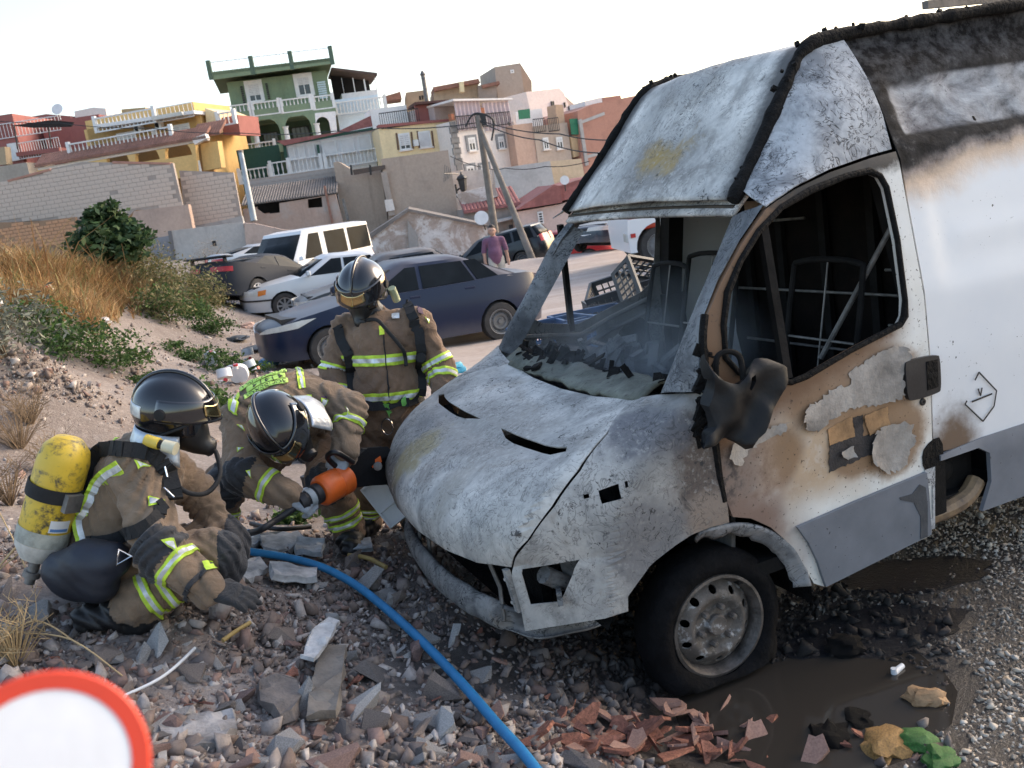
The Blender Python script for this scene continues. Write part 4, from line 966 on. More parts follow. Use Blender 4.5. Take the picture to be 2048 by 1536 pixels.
class Fac:
    """a facade plane through the point seen at (u, v), d metres deep; yaw turns its right end away"""
    def __init__(s, u, v, d, yaw=0):
        s.O = at(u, v, d); s.ex = Vector((math.cos(R_(yaw)), math.sin(R_(yaw)), 0)); s.n = Vector((math.sin(R_(yaw)), -math.cos(R_(yaw)), 0))
    def st(s, u, v):
        r = ray(u, v); t = (s.O - CAM).dot(s.n) / r.dot(s.n); p = CAM + r * t; return ((p - s.O).dot(s.ex), p.z)
    def P(s, a, z, o=0):
        q = s.O + s.ex * a + s.n * o; return Vector((q.x, q.y, z))
class House:
    def __init__(s, name, label, cat, fac, group=None):
        s.f = fac; b = fac.P(0, 0, 0); s.r = empty(name, (0, 0, 0), label=label, cat=cat, group=group); s.name = name
    def rect(s, px, z0=None):
        (a, z1), (b, zz) = s.f.st(*px[0]), s.f.st(*px[1]); return min(a, b), max(a, b), (min(z1, zz) if z0 is None else z0), max(z1, zz)
    def block(s, name, px, depth, mat, o=0, z0=None, parent=None, bev=0):
        a, b, c, d = s.rect(px, z0); m = MB(); f = s.f
        m.prism([(a, c), (b, c), (b, d), (a, d)], depth, lambda x, z, k: f.P(x, z, o - k)); return m.build(name, mat, parent or s.r, 0)
    def poly(s, name, px, depth, mat, o=0, holes=(), parent=None, zb=None):
        Q = [s.f.st(*p) for p in px]; 
        if zb is not None: Q = Q + [(Q[-1][0], zb), (Q[0][0], zb)]
        m = MB(); f = s.f
        if holes: m.panel(Q, holes, lambda x, z: f.P(x, z, o), step=.8, thick=-depth if MB else depth)
        else: m.prism(Q, depth, lambda x, z, k: f.P(x, z, o - k))
        return m.build(name, mat, parent or s.r, 0)
    def win(s, px, o=.0, frame=M_wp, pane=M_glz, shut=0, fw=.09, sill=True, mull=1, arch=False, surround=None):
        a, b, c, d = s.rect(px); f = s.f; m = MB()
        for x0, x1, z0, z1 in ((a, a + fw, c, d), (b - fw, b, c, d), (a + fw, b - fw, c, c + fw), (a + fw, b - fw, d - fw, d)):
            m.prism([(x0, z0), (x1, z0), (x1, z1), (x0, z1)], .12, lambda x, z, k: f.P(x, z, o + .06 - k))
        for i in range(1, mull + 1):
            x = lerp(a, b, i / (mull + 1)); m.prism([(x - .03, c + fw), (x + .03, c + fw), (x + .03, d - fw), (x - .03, d - fw)], .06, lambda x, z, k: f.P(x, z, o + .05 - k))
        w = m.build('window', frame, s.r, 0)
        m = MB(); m.prism([(a + fw, c + fw), (b - fw, c + fw), (b - fw, d - fw), (a + fw, d - fw)], .02, lambda x, z, k: f.P(x, z, o + .03 - k)); m.build('pane', pane, w, 0)
        if shut:
            zz = lerp(d - fw, c + fw, shut); m = MB(); n = max(2, int((d - zz) / .12))
            for i in range(n):
                z1 = lerp(d - fw, zz, i / n); z0 = lerp(d - fw, zz, (i + .88) / n); m.prism([(a + fw, z0), (b - fw, z0), (b - fw, z1), (a + fw, z1)], .03, lambda x, z, k: f.P(x, z, o + .045 + .025 - k))
            m.build('shutter', M_shut, w, 0)
        if sill: m = MB(); m.prism([(a - .08, c - .08), (b + .08, c - .08), (b + .08, c), (a - .08, c)], .16, lambda x, z, k: f.P(x, z, o + .14 - k)); m.build('sill', M_cream, w, 0)
        if surround:
            m = MB(); t = .16
            for x0, x1, z0, z1 in ((a - t, a, c, d), (b, b + t, c, d), (a - t, b + t, d, d + t)): m.prism([(x0, z0), (x1, z0), (x1, z1), (x0, z1)], .06, lambda x, z, k: f.P(x, z, o + .05 - k))
            m.build('surround', surround, w, 0)
        return w
    def door(s, px, mat=M_dark, frame=None, o=.0):
        a, b, c, d = s.rect(px); f = s.f; m = MB(); m.prism([(a, c), (b, c), (b, d), (a, d)], .1, lambda x, z, k: f.P(x, z, o + .03 - k)); w = m.build('door', mat, s.r, 0)
        if frame:
            m = MB()
            for x0, x1, z0, z1 in ((a - .1, a, c, d), (b, b + .1, c, d), (a - .1, b + .1, d, d + .12)): m.prism([(x0, z0), (x1, z0), (x1, z1), (x0, z1)], .1, lambda x, z, k: f.P(x, z, o + .06 - k))
            m.build('door_frame', frame, w, 0)
        return w
    def balus(s, p0, p1, h, o=0, pitch=.24, r=.055, post=True, mat=None, name='balustrade', parent=None):
        """turned balusters with rails from pixel p0 to p1 (top rail), h metres high"""
        (a, za), (b, zb_) = s.f.st(*p0), s.f.st(*p1); z = (za + zb_) / 2; f = s.f; mat = mat or M_wp; par = parent or s.r; m = MB(); n = max(2, int(abs(b - a) / pitch))
        for i in range(n):
            x = lerp(a, b, (i + .5) / n)
            m.lathe([(r * .8, z - h), (r * .45, z - h * .8), (r, z - h * .55), (r * .45, z - h * .2), (r * .8, z - .06)], 6, Matrix.Translation(f.P(x, 0, o)), cap=False)
        bal = m.build(name, mat, par, 40)
        m = MB()
        for zz, t in ((z, .08), (z - h, .08)): m.prism([(a, zz - t), (b, zz - t), (b, zz), (a, zz)], .18, lambda x, q, k: f.P(x, q, o + .09 - k))
        m.build('rail', mat, bal, 0)
        if post:
            for x in (a, b): m = MB(); m.prism([(x - .1, z - h - .08), (x + .1, z - h - .08), (x + .1, z + .12), (x - .1, z + .12)], .22, lambda q, w_, k: f.P(q, w_, o + .11 - k)); m.build('post', mat, bal, 0)
        return bal
    def rails(s, p0, p1, h, o=0, n=10, mat=None, name='railing'):
        (a, za), (b, zb_) = s.f.st(*p0), s.f.st(*p1); z = (za + zb_) / 2; f = s.f; m = MB()
        for zz in (z, z - h): m.tube([f.P(a, zz, o), f.P(b, zz, o)], .03, 6)
        for i in range(n + 1): x = lerp(a, b, i / n); m.tube([f.P(x, z, o), f.P(x, z - h, o)], .018, 5)
        return m.build(name, mat or M_wp, s.r, 0)
    def roof(s, px_eave, px_ridge, back, mat, name='roof', tiles=True, o=.3, over=.12):
        """pitched tile roof from eave pixels (left, right) on the facade up to a ridge set back"""
        (a, z0), (b, z0b) = s.f.st(*px_eave[0]), s.f.st(*px_eave[1]); z0 = (z0 + z0b) / 2; f = s.f
        z1 = px_ridge; m = MB(); n = max(6, int(abs(b - a) / .17)) if tiles else 1
        if tiles:
            for i in range(n):
                x0, x1 = lerp(a, b, i / n), lerp(a, b, (i + 1) / n); xm = (x0 + x1) / 2; r = abs(x1 - x0) / 2; A = []
                for k in range(5): an = math.pi * k / 4; A.append((xm - r * math.cos(an), .055 * math.sin(an)))
                vs = [f.P(x, z0 + q, o) for x, q in A] + [f.P(x, z1 + q, o - back) for x, q in A]
                m.add(vs, [(k, k + 1, 6 + k, 5 + k) for k in range(4)] + [(4, 3, 2, 1, 0)])
        m.add([f.P(a, z0 - over, o), f.P(b, z0 - over, o), f.P(b, z1 - over, o - back), f.P(a, z1 - over, o - back), f.P(a, z0, o), f.P(b, z0, o), f.P(b, z1, o - back), f.P(a, z1, o - back)], [(3, 2, 1, 0), (4, 5, 6, 7), (0, 1, 5, 4), (1, 2, 6, 5), (2, 3, 7, 6), (3, 0, 4, 7)])
        return m.build(name, mat, s.r, 0)
def archhole(f, u0, v0, u1, v1, vspring):
    """arched opening between lower corners; returns loop in facade coordinates"""
    a, z0 = f.st(u0, v0); b, _ = f.st(u1, v1); zs = f.st((u0 + u1) / 2, vspring)[1]; r = (b - a) / 2; c = (a + b) / 2
    return [(a, z0), (b, z0)] + [(c + r * math.cos(t), zs + min(r, 1.1) * math.sin(t)) for t in np.linspace(0, math.pi, 9)]
def courses(root, f, px_poly, bw, bh, mat, mats_joint, name, o=0, joint=.018, depth=.2, missing=0, zb=None, proud=.02, cap=400):
    """a wall of separate blocks in running bond inside a pixel polygon: joint core + one object per block"""
    Q = [f.st(*p) for p in px_poly]; core = MB(); core.prism(Q, depth, lambda x, z, k: f.P(x, z, o - proud - k)); core.build('mortar_core', mats_joint, root, 0)
    m = MB(); hw, hh = bw / 2 - joint / 2, bh / 2 - joint / 2; rx = f.ex; 
    full = MB(); full.prism([(-hw, -hh), (hw, -hh), (hw, hh), (-hw, hh)], proud + .03, lambda x, z, k: Vector((f.ex.x * x - f.n.x * k, f.ex.y * x - f.n.y * k, z)))
    me = bpy.data.meshes.new(name); me.from_pydata(full.v, [], full.f); me.materials.append(mat); me.update()
    def inside(x, y):
        c = False; j = len(Q) - 1
        for i in range(len(Q)):
            if (Q[i][1] > y) != (Q[j][1] > y) and x < (Q[j][0] - Q[i][0]) * (y - Q[i][1]) / (Q[j][1] - Q[i][1]) + Q[i][0]: c = not c
            j = i
        return c
    x0, x1 = min(q[0] for q in Q), max(q[0] for q in Q); z0, z1 = min(q[1] for q in Q), max(q[1] for q in Q); n = 0; r = 0; z = z0 + bh / 2
    while z < z1:
        x = x0 + bw * (.5 if r % 2 else 0)
        while x < x1:
            if inside(x - hw * .8, z + hh * .7) and inside(x + hw * .8, z + hh * .7) and inside(x + hw * .8, z - hh * .7) and inside(x - hw * .8, z - hh * .7) and n < cap:
                if random.random() > missing:
                    ob = bpy.data.objects.new(name, me); COL.objects.link(ob); ob.parent = root; ob.location = f.P(x, z, o + random.uniform(-.006, .008)); n += 1
            x += bw
        z += bh; r += 1
    return n
Zg = -2.0   # houses go down behind the walls

# --- green three-storey house
f = Fac(540, 220, 66, 12); H = House('green_house', 'green house with arched porch, white balustrades and roof terrace', 'house', f)
H.block('wall', ((453, 165), (668, 228)), 9, M_green)
H.block('roof_slab', ((424, 150), (664, 128)), 10, M_green, o=1.4); 
a, b, c, d = H.rect(((424, 152), (664, 126)))
par = H.poly('parapet', [(423, 151), (663, 122), (664, 133), (429, 165)], .25, M_green, o=1.4)
for u, v in ((417, 128), (500, 119), (577, 109), (656, 99)):
    s_, z = f.st(u, v); m = MB(); m.box((0, 0, 0), (.14, .14, .62), Matrix.Translation(f.P(s_ + .05, z - .6, 1.3))); m.build('post', plaster('green_post', (.10, .15, .11)), H.r, 0)
for p0, p1 in (((420, 131), (498, 122)), ((503, 121), (575, 112)), ((580, 111), (654, 102))): H.rails(p0, p1, .95, 1.3, 9)
H.block('lower_wall_back', ((446, 252), (700, 330)), 6, plaster('green_porch_shade', (.07, .12, .08)), o=-1.6, z0=Zg)  # back wall in darker green paints the shade behind the porch arches
b_ = H.block('balcony', ((434, 234), (669, 222)), 2.2, M_green, o=1.5)
H.poly('balcony_band', [(433, 236), (668, 214), (670, 228), (439, 255)], .25, M_green, o=1.52)
for p0, p1 in (((438, 219), (499, 211)), ((503, 211), (556, 204)), ((560, 204), (619, 198)), ((623, 198), (662, 194))): H.balus(p0, p1, .85, 1.45)
hl = [archhole(f, 459, 300, 507, 300, 272), archhole(f, 516, 296, 566, 296, 266), archhole(f, 576, 290, 628, 290, 258)]
H.poly('porch_wall', [(440, 253), (628, 231), (634, 300), (446, 318)], .3, M_green, o=1.3, holes=hl)
H.poly('porch_end', [(628, 231), (668, 227), (674, 292), (634, 300)], .3, M_white, o=1.3, holes=[archhole(f, 638, 290, 664, 290, 250)])
for u, v0, v1 in ((453, 272, 306), (511, 265, 300), (570, 257, 290), (631, 251, 285)):
    s_, z = f.st(u, v0); z1 = f.st(u, v1)[1]; m = MB(); m.lathe([(.26, z1), (.2, z1 + .15), (.18, z - .15), (.26, z)], 12, Matrix.Translation(f.P(s_, 0, 1.5))); m.build('column', M_wp, H.r, 40)
H.balus((458, 297), (548, 284), .85, 1.7)
for px in (((470, 268), (505, 292)), ((524, 263), (560, 288)), ((582, 252), (625, 282))): H.win(px, -1.5, M_iron, M_glz, 0, .06, False, 3)
w1 = H.win(((492, 167), (526, 202)), 0, M_wp, M_glz, .7, .1, True, 1, surround=M_wp)
w2 = H.win(((590, 153), (626, 190)), 0, M_wp, M_glz, .45, .12, True, 1, surround=M_wp)
for px, mt in ((((480, 172), (492, 206)), M_iron), (((530, 166), (541, 198)), M_iron), (((633, 163), (656, 196)), pm('pale_blue_shutter', (.55, .68, .72), .6, .1, 4, bump=0))):
    a, b, c, d = H.rect(px); m = MB()
    for i in range(8): m.prism([(a, lerp(c, d, i / 8)), (b, lerp(c, d, i / 8)), (b, lerp(c, d, (i + .7) / 8)), (a, lerp(c, d, (i + .7) / 8))], .05, lambda x, z, k: f.P(x, z, .12 - k))
    m.build('shutter_leaf', mt, H.r, 0)
H.block('side_wing', ((669, 200), (768, 262)), 6, M_bwall, z0=Zg); H.block('wing_wall', ((684, 186), (760, 203)), 4, M_white, o=-.5)
H.poly('porch_roof', [(662, 137), (753, 148), (753, 153), (662, 141)], 5, plaster('dark_sheet_roof', (.10, .07, .06)), o=.6)
H.block('porch_back', ((664, 142), (752, 200)), .2, M_dark, o=-2.5);  # near-black sheet painted in for the porch's shade
for u0, v0, u1, v1 in ((683, 156, 688, 187), (706, 156, 710, 187), (729, 158, 731, 186), (750, 156, 754, 187)): H.block('porch_post', ((u0, v0), (u1, v1)), .12, M_wp, o=.1)
H.balus((667, 203), (768, 197), .8, .4)
# --- green and white veranda in front of it
f = Fac(660, 300, 60, 8); H = House('veranda_annex', 'low veranda annex with white panels, green posts and red roof', 'house', f)
H.block('wall', ((570, 285), (762, 330)), 4, M_white, z0=Zg); H.poly('roof', [(554, 283), (672, 266), (755, 226), (760, 250), (570, 292)], .2, M_tile2, o=.5)
H.poly('fascia', [(566, 288), (760, 253), (761, 258), (568, 293)], .2, M_dgreen, o=.45)
for u0, u1 in ((566, 572), (633, 638), (749, 760)): H.poly('post', [(u0, 290), (u1, 290), (u1 + 6, 335), (u0 + 6, 335)], .25, M_dgreen, o=.3)
for px in (((575, 295), (592, 318)), ((594, 292), (612, 315)), ((614, 289), (632, 312)), ((642, 284), (676, 310)), ((679, 279), (711, 305)), ((714, 273), (745, 299))): H.win(px, .1, M_wp, pm('white_sheet_panel', (.62, .61, .6), .5, .15, 3, bump=0), 0, .06, False, 0)
H.balus((576, 320), (640, 311), .8, .35); H.balus((648, 311), (760, 294), .8, .35); H.balus((540, 326), (577, 321), .8, .4); H.balus((478, 344), (538, 330), .8, .3)
H.block('garden_wall', ((470, 300), (568, 352)), .3, M_dgreen, z0=Zg, o=-.6)
# --- yellow house
f = Fac(270, 300, 56, -11); H = House('yellow_house', 'yellow house with clay tile eave, arches and two white balustrade terraces', 'house', f)
H.block('wall', ((128, 258), (376, 268)), 6, M_yel, z0=Zg, o=-2.0); 
H.block('upper_wall', ((130, 240), (374, 300)), 5, M_yel, o=-2.0)
H.poly('terrace_slab', [(168, 249), (372, 219), (374, 226), (170, 256)], 4, M_white, o=-.9)
H.balus((168, 234), (288, 215), .8, -1.0, .26); H.rails((295, 213), (366, 205), .8, -1.0, 8)
H.poly('side_wall', [(374, 212), (402, 222), (406, 262), (380, 266)], 4, M_pyel, o=-2.2); H.poly('rear_wall', [(402, 232), (436, 226), (442, 268), (406, 268)], 3, M_red, o=-2.6); H.balus((402, 224), (436, 218), .7, -2.0)  # paler yellow paints the sunlight on the side wall
H.balus((138, 281), (345, 260), .95, .2, .27); H.roof(((88, 332), (425, 272)), f.st(260, 301)[1] + .62, .95, M_tile, o=.9); H.roof(((384, 278), (442, 262)), f.st(410, 268)[1] + .7, 1.2, M_tile, o=.2)
H.poly('eave_beam', [(90, 336), (425, 276), (426, 281), (92, 341)], .3, M_cream, o=.7)
hl = [archhole(f, 112, 345, 145, 345, 345), archhole(f, 230, 330, 276, 330, 325), archhole(f, 287, 326, 336, 326, 318), archhole(f, 346, 318, 400, 318, 310)]
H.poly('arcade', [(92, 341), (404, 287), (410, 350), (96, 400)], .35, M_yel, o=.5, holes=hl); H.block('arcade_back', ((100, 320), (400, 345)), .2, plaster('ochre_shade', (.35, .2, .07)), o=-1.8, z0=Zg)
H.poly('porch_gable', [(398, 278), (424, 268), (428, 277), (404, 290)], .4, M_cream, o=.9); H.poly('porch_pier', [(404, 288), (438, 282), (446, 335), (410, 342)], .6, M_yel, o=.2)
H.balus((352, 322), (403, 316), .85, .6)
H.win(((196, 266), (240, 283)), -1.95, M_wp, M_glz, .9, .08); H.win(((270, 255), (284, 280)), -1.95, M_wp, M_shut, 0, .08, False, 0); H.win(((306, 250), (352, 275)), -1.95, M_wp, M_glz, .9, .08)
for px in (((238, 248), (256, 262)), ((281, 241), (297, 255))):
    a, b, c, d = H.rect(px); m = MB(); m.prism([(a, c), (b, c), (b, d), (a, d)], .4, lambda x, z, k: f.P(x, z, -1.5 - k)); ac = m.build('air_conditioner', M_wp, H.r, 0)
    m = MB(); m.lathe([(0, 0), ((d - c) * .38, 0)], 14, Matrix.Translation(f.P((a + b) / 2, (c + d) / 2, -1.49)) @ Matrix.Rotation(math.pi / 2, 4, 'X'), cap=False); m.build('fan_grille', M_dark, ac, 0)
# awning
H.poly('awning', [(290, 232), (352, 222), (356, 229), (294, 240)], .6, plaster('striped_awning', (.62, .6, .55)), o=-.6)
# --- red house far left
f = Fac(60, 290, 62, 0); H = House('red_house', 'dark red house with white railings and black sun canopy', 'house', f)
H.block('wall', ((-140, 252), (52, 340)), 6, M_red, z0=Zg); H.block('rear_wall', ((40, 240), (170, 262)), 5, M_red, o=-3, z0=Zg)
H.rails((-120, 253), (120, 246), .9, .1, 34); H.rails((48, 288), (128, 276), 1.0, .9, 16); H.poly('balcony', [(46, 306), (130, 296), (132, 304), (48, 314)], 1.6, M_red, o=1.0)
H.poly('canopy', [(42, 254), (120, 243), (165, 247), (160, 256), (84, 258)], .15, pm('black_canopy_cloth', (.03, .022, .02), .9, .3, 4), o=1.4)
for u, v0, v1 in ((46, 255, 300), (112, 250, 296)): H.poly('canopy_post', [(u, v0), (u + 2, v0), (u + 9, v1), (u + 7, v1)], .08, M_iron, o=1.3)
H.win(((14, 288), (40, 318)), .02, M_wp, M_glz, 0, .3, True, 0); H.block('store', ((0, 340), (100, 372)), 4, plaster('beige_store', (.42, .36, .3)), o=2.5, z0=Zg); H.door(((8, 344), (26, 372)), pm('grey_blue_door', (.14, .19, .23), .5), None, 2.5)
H.poly('chimney', [(28, 298), (42, 296), (46, 330), (32, 332)], .8, plaster('tan_chimney', (.42, .33, .22)), o=2.2)
# --- pale yellow house on the right
f = Fac(830, 275, 58, 14); H = House('pale_yellow_house', 'pale yellow house with two shuttered windows under a rusty terrace', 'house', f)
H.block('wall', ((756, 256), (901, 240)), 6, M_pyel, z0=Zg); H.win(((795, 268), (823, 298)), .02, M_wp, M_glz, .8, .08, True, 1); H.win(((835, 264), (864, 293)), .02, M_wp, M_shut, .98, .08, True, 0)
for u0, v0 in ((791, 266), (821, 264), (833, 262), (862, 262)): H.poly('window_edge', [(u0, v0), (u0 + 3, v0), (u0 + 7, v0 + 34), (u0 + 4, v0 + 34)], .06, plaster('brown_jamb', (.16, .09, .06)), o=.06)
a = H.block('air_conditioner', ((825, 281), (836, 292)), .35, M_wp, o=.4)
H.poly('terrace_edge', [(756, 250), (897, 238), (897, 243), (757, 256)], 1.0, M_red, o=.15); H.rails((757, 226), (835, 219), .9, .1, 18, M_iron)
H.block('terrace_room', ((750, 210), (832, 240)), 3, M_white, o=-2.5); H.poly('shed_wall', [(832, 207), (894, 203), (900, 240), (838, 246)], .2, M_red, o=-.6); H.poly('shed_roof', [(830, 204), (897, 199), (898, 203), (832, 209)], 3, plaster('rusty_edge', (.12, .06, .05)), o=0)
m = MB(); p = H.f.P(*H.f.st(866, 195), -2); m.lathe([(.14, 0), (.14, 1.6), (.2, 1.65), (.05, 1.9)], 10, Matrix.Translation(p)); m.build('flue', M_steel, H.r, 40)
# --- white house with quoins
f = Fac(905, 300, 57, 38); H = House('white_house', 'cream white house with grey quoins and curtained roof terrace', 'house', f)
H.block('wall', ((905, 242), (1026, 300)), 5, M_cream, z0=Zg)
for px in (((934, 276), (952, 301)), ((994, 274), (1009, 297)), ((931, 333), (948, 344)), ((960, 331), (977, 342))): H.win(px, .02, M_wp, M_glz, .45, .08, True, 1, surround=pm('grey_surround', (.24, .25, .26), .8))
for i in range(9):
    for u0 in (905, 1021):
        a, z = f.st(u0 + i * 1.6, 250 + i * 10.5); m = MB(); m.box((0, 0, 0), (.3 if i % 2 else .2, .05, .2), Matrix.Translation(f.P(a, z, .03)) @ Matrix.Rotation(R_(38), 4, 'Z')); m.build('quoin', plaster('grey_quoin', (.22, .22, .22)), H.r, 0)
H.poly('terrace_rail_wall', [(900, 228), (906, 228), (908, 240), (902, 241)], .3, plaster('brick_pier', (.4, .16, .09)), o=.1); H.poly('terrace_pier', [(959, 216), (966, 216), (969, 238), (962, 239)], .3, plaster('brick_pier', (.4, .16, .09)), o=.12)
for p0, p1 in (((906, 203), (957, 203)), ((962, 203), (1015, 205))):
    (a, z0), (b, z1) = f.st(*p0), f.st(*p1); z0 = (z0 + z1) / 2; m = MB(); m.grid(lambda u, v: f.P(lerp(a, b, u), z0 - 1.7 * v, .05 + .12 * math.sin(u * 40) * (.3 + v)), 50, 2); m.build('curtain', pm('pinkish_curtain', (.60, .50, .52), .9, .12, 3), H.r, 60)
H.rails((906, 228), (1016, 230), .75, .2, 26, M_iron); H.poly('terrace_roof', [(898, 200), (1016, 198), (1018, 201), (899, 204)], 3.5, M_white, o=.4)
H.block('back_room', ((900, 200), (1010, 240)), 3, plaster('pinkish_room', (.5, .42, .4)), o=-1.8)
# --- tan terrace houses to its right
f = Fac(1090, 280, 60, 30); H = House('tan_house', 'tan rendered house with two barred windows and a roof terrace', 'house', f)
H.block('wall', ((1066, 253), (1135, 250)), 6, plaster('tan_wall', (.50, .40, .325), .25, streak=.2), z0=Zg); H.block('left_wall', ((1026, 250), (1066, 250)), 6, plaster('rosy_wall', (.55, .38, .30), .25, streak=.2), o=-.05, z0=Zg)
for px in (((1084, 276), (1098, 298)), ((1111, 275), (1126, 297))): H.win(px, .02, M_wp, M_glz, .45, .07, True, 1)
H.rails((1064, 239), (1087, 237), .8, .1, 6, M_iron); H.rails((1093, 237), (1114, 236), .8, .1, 6, M_iron); H.poly('terrace_pier', [(1116, 208), (1131, 208), (1136, 250), (1120, 252)], 1, plaster('tan_pier', (.55, .38, .26)), o=-.3)
H.poly('terrace_back', [(1064, 215), (1118, 208), (1122, 250), (1066, 252)], .3, M_white, o=-2); 
M_gtarp = pm('green_tarpaulin', (.02, .17, .09), .7, .2, 3)
H.poly('green_tarpaulin', [(1134, 239), (1152, 238), (1158, 270), (1138, 270)], .05, M_gtarp, o=.3); H.poly('green_tarpaulin', [(1023, 224), (1046, 221), (1047, 240), (1025, 242)], .05, M_gtarp, o=.8)
H.poly('ochre_base', [(1139, 272), (1160, 272), (1166, 310), (1146, 315)], .3, plaster('ochre_base', (.55, .40, .24)), o=.1)
# --- red brick shell on the right edge, partly behind the van
f = Fac(1220, 280, 62, 26); H = House('red_brick_shell', 'unfinished red hollow brick building with grey concrete bands', 'house', f)
H.poly('wall', [(1155, 222), (1186, 208), (1330, 180), (1400, 175), (1400, 420), (1172, 420)], 7, M_rbr); H.poly('concrete_band', [(1158, 243), (1208, 224), (1209, 230), (1159, 249)], .06, M_conc, o=.05); H.poly('concrete_band', [(1168, 312), (1250, 290), (1251, 296), (1169, 318)], .06, M_conc, o=.05)
H.poly('parapet_block', [(1186, 198), (1220, 190), (1222, 204), (1188, 212)], 2, M_white, o=-1.0); H.poly('parapet_block', [(1221, 191), (1258, 186), (1260, 200), (1223, 206)], 2, M_rbr, o=-1.0)
H.poly('concrete_post', [(1156, 240), (1162, 238), (1176, 330), (1170, 332)], .3, M_conc, o=.1)
# --- tower and roofs behind
f = Fac(1020, 180, 76, 14); H = House('brown_tower_house', 'tall windowless brown plaster tower rising over the roofs', 'house', f)
H.poly('wall', [(989, 134), (1040, 126), (1056, 235), (1002, 260)], 5, M_brn2); H.poly('side_wall', [(1041, 126), (1064, 162), (1066, 230), (1056, 240)], .5, plaster('tower_side', (.42, .3, .22)), o=-.1); H.win(((1020, 140), (1028, 146)), .02, M_wp, M_glz, 0, .1, False, 0)
f = Fac(900, 190, 74, 6); H = House('old_roofscape_house', 'low ochre house with lean-to roofs and a chimney under the tower', 'house', f)
H.poly('wall', [(812, 185), (850, 180), (852, 240), (815, 240)], 5, plaster('ochre_old', (.42, .3, .2)), o=0); H.poly('wall', [(868, 178), (957, 160), (964, 240), (872, 240)], 6, plaster('ochre_old2', (.45, .36, .27)), o=-.5); H.poly('wall', [(955, 172), (992, 166), (994, 240), (960, 240)], 6, plaster('brown_old', (.33, .27, .23)), o=.3)
H.poly('roof', [(866, 175), (956, 158), (960, 166), (868, 183)], 4, M_tile, o=.3); H.poly('roof', [(962, 172), (996, 164), (998, 170), (964, 178)], 4, M_tile, o=.7); H.poly('chimney', [(917, 166), (926, 165), (927, 186), (919, 186)], .8, M_pyel, o=.8)
H.poly('small_gable', [(770, 195), (800, 186), (803, 200), (772, 204)], 3, M_tile, o=1)
for i, (u, v) in enumerate(((838, 192), (843, 191), (848, 190))): H.poly('vent_slot', [(u, v), (u + 3, v), (u + 4, v + 8), (u + 1, v + 8)], .05, M_dark, o=.05)
f = Fac(1100, 210, 68, 40); H = House('pale_gable_house', 'pale pink house with a low gable and small square windows', 'house', f)
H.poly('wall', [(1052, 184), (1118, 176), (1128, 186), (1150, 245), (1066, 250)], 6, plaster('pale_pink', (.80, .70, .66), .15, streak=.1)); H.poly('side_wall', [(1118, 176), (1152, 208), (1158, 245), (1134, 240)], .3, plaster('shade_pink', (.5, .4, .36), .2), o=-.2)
for px in (((1101, 203), (1107, 212)), ((1127, 205), (1130, 215)), ((1136, 212), (1139, 222))): H.win(px, .05, M_iron, M_glz, 0, .05, False, 0)
# roofs behind the red house
f = Fac(190, 230, 76, -6); H = House('far_red_house', 'far dark red and ochre house behind the terraces', 'house', f)
H.poly('wall', [(36, 238), (92, 228), (140, 232), (160, 300), (40, 300)], 5, M_red); H.poly('wall', [(142, 222), (180, 214), (205, 216), (215, 280), (150, 280)], 5, M_cream, o=-.5); H.poly('wall', [(238, 218), (286, 214), (290, 260), (242, 260)], 5, plaster('ochre_far', (.52, .38, .2)), o=-.4)
p = H.f.P(*H.f.st(136, 222), 1.5); m = MB(); m.lathe([(.45, .14), (.3, .05), (0, 0)], 16, Matrix.Translation(p) @ Matrix.Rotation(R_(70), 4, 'X')); m.tube([p, p - Vector((0, -.2, 1.4))], .04, 6); m.build('satellite_dish', M_wp, H.r, 40)
# ------------------------------------------------------------------ garden walls, sheds and ruins below the houses
f = Fac(180, 390, 45, -4); H = House('block_wall', 'long grey concrete block wall with stepped top and broken blocks', 'wall', f)
nb = courses(H.r, f, [(-60, 368), (20, 360), (100, 338), (165, 324), (345, 326), (366, 418), (270, 420), (240, 448), (150, 438), (-60, 448)], .40, .20, M_slab, M_mort, 'concrete_block', missing=.012, cap=330)
H.poly('footing', [(-60, 440), (245, 440), (300, 418), (366, 410), (380, 470), (400, 560), (-60, 560)], .2, plaster('low_rubble_footing', (.42, .33, .27), .5), o=-.12)
H.poly('brick_coping', [(15, 360), (100, 337), (102, 341), (17, 364)], .3, M_rbr, o=.04); H.poly('brick_coping', [(225, 322), (340, 325), (340, 329), (225, 327)], .3, M_rbr, o=.04)
f = Fac(420, 400, 46, 0); H = House('block_wall', 'grey concrete block wall with plaster footing beside the lamp post', 'wall', f)
courses(H.r, f, [(358, 341), (466, 345), (484, 438), (376, 462), (368, 415)], .40, .20, M_slab, M_mort, 'concrete_block', missing=.01)
H.poly('plaster_footing', [(380, 455), (484, 432), (492, 462), (386, 480)], .25, M_conc, o=.03)
f = Fac(70, 460, 44, -3); H = House('adobe_wall', 'low orange adobe brick wall above the dry grass', 'wall', f)
courses(H.r, f, [(-60, 446), (60, 444), (150, 434), (156, 490), (-60, 500)], .30, .16, M_adobe, M_amort, 'adobe_brick', joint=.03, missing=.05)
f = Fac(330, 460, 43.5, -4); H = House('plaster_wall', 'patched reddish plaster wall behind the fig tree', 'wall', f)
H.poly('wall', [(268, 422), (376, 409), (388, 470), (392, 545), (280, 545), (240, 500)], .35, plaster('reddish_plaster', (.52, .38, .31), .4)); H.poly('footing', [(300, 478), (345, 470), (350, 560), (310, 560)], .3, plaster('blue_grey_plaster', (.25, .25, .27)), o=.06)
f = Fac(420, 500, 42, 2); H = House('concrete_wall', 'smooth grey rendered yard wall behind the parked cars', 'wall', f)
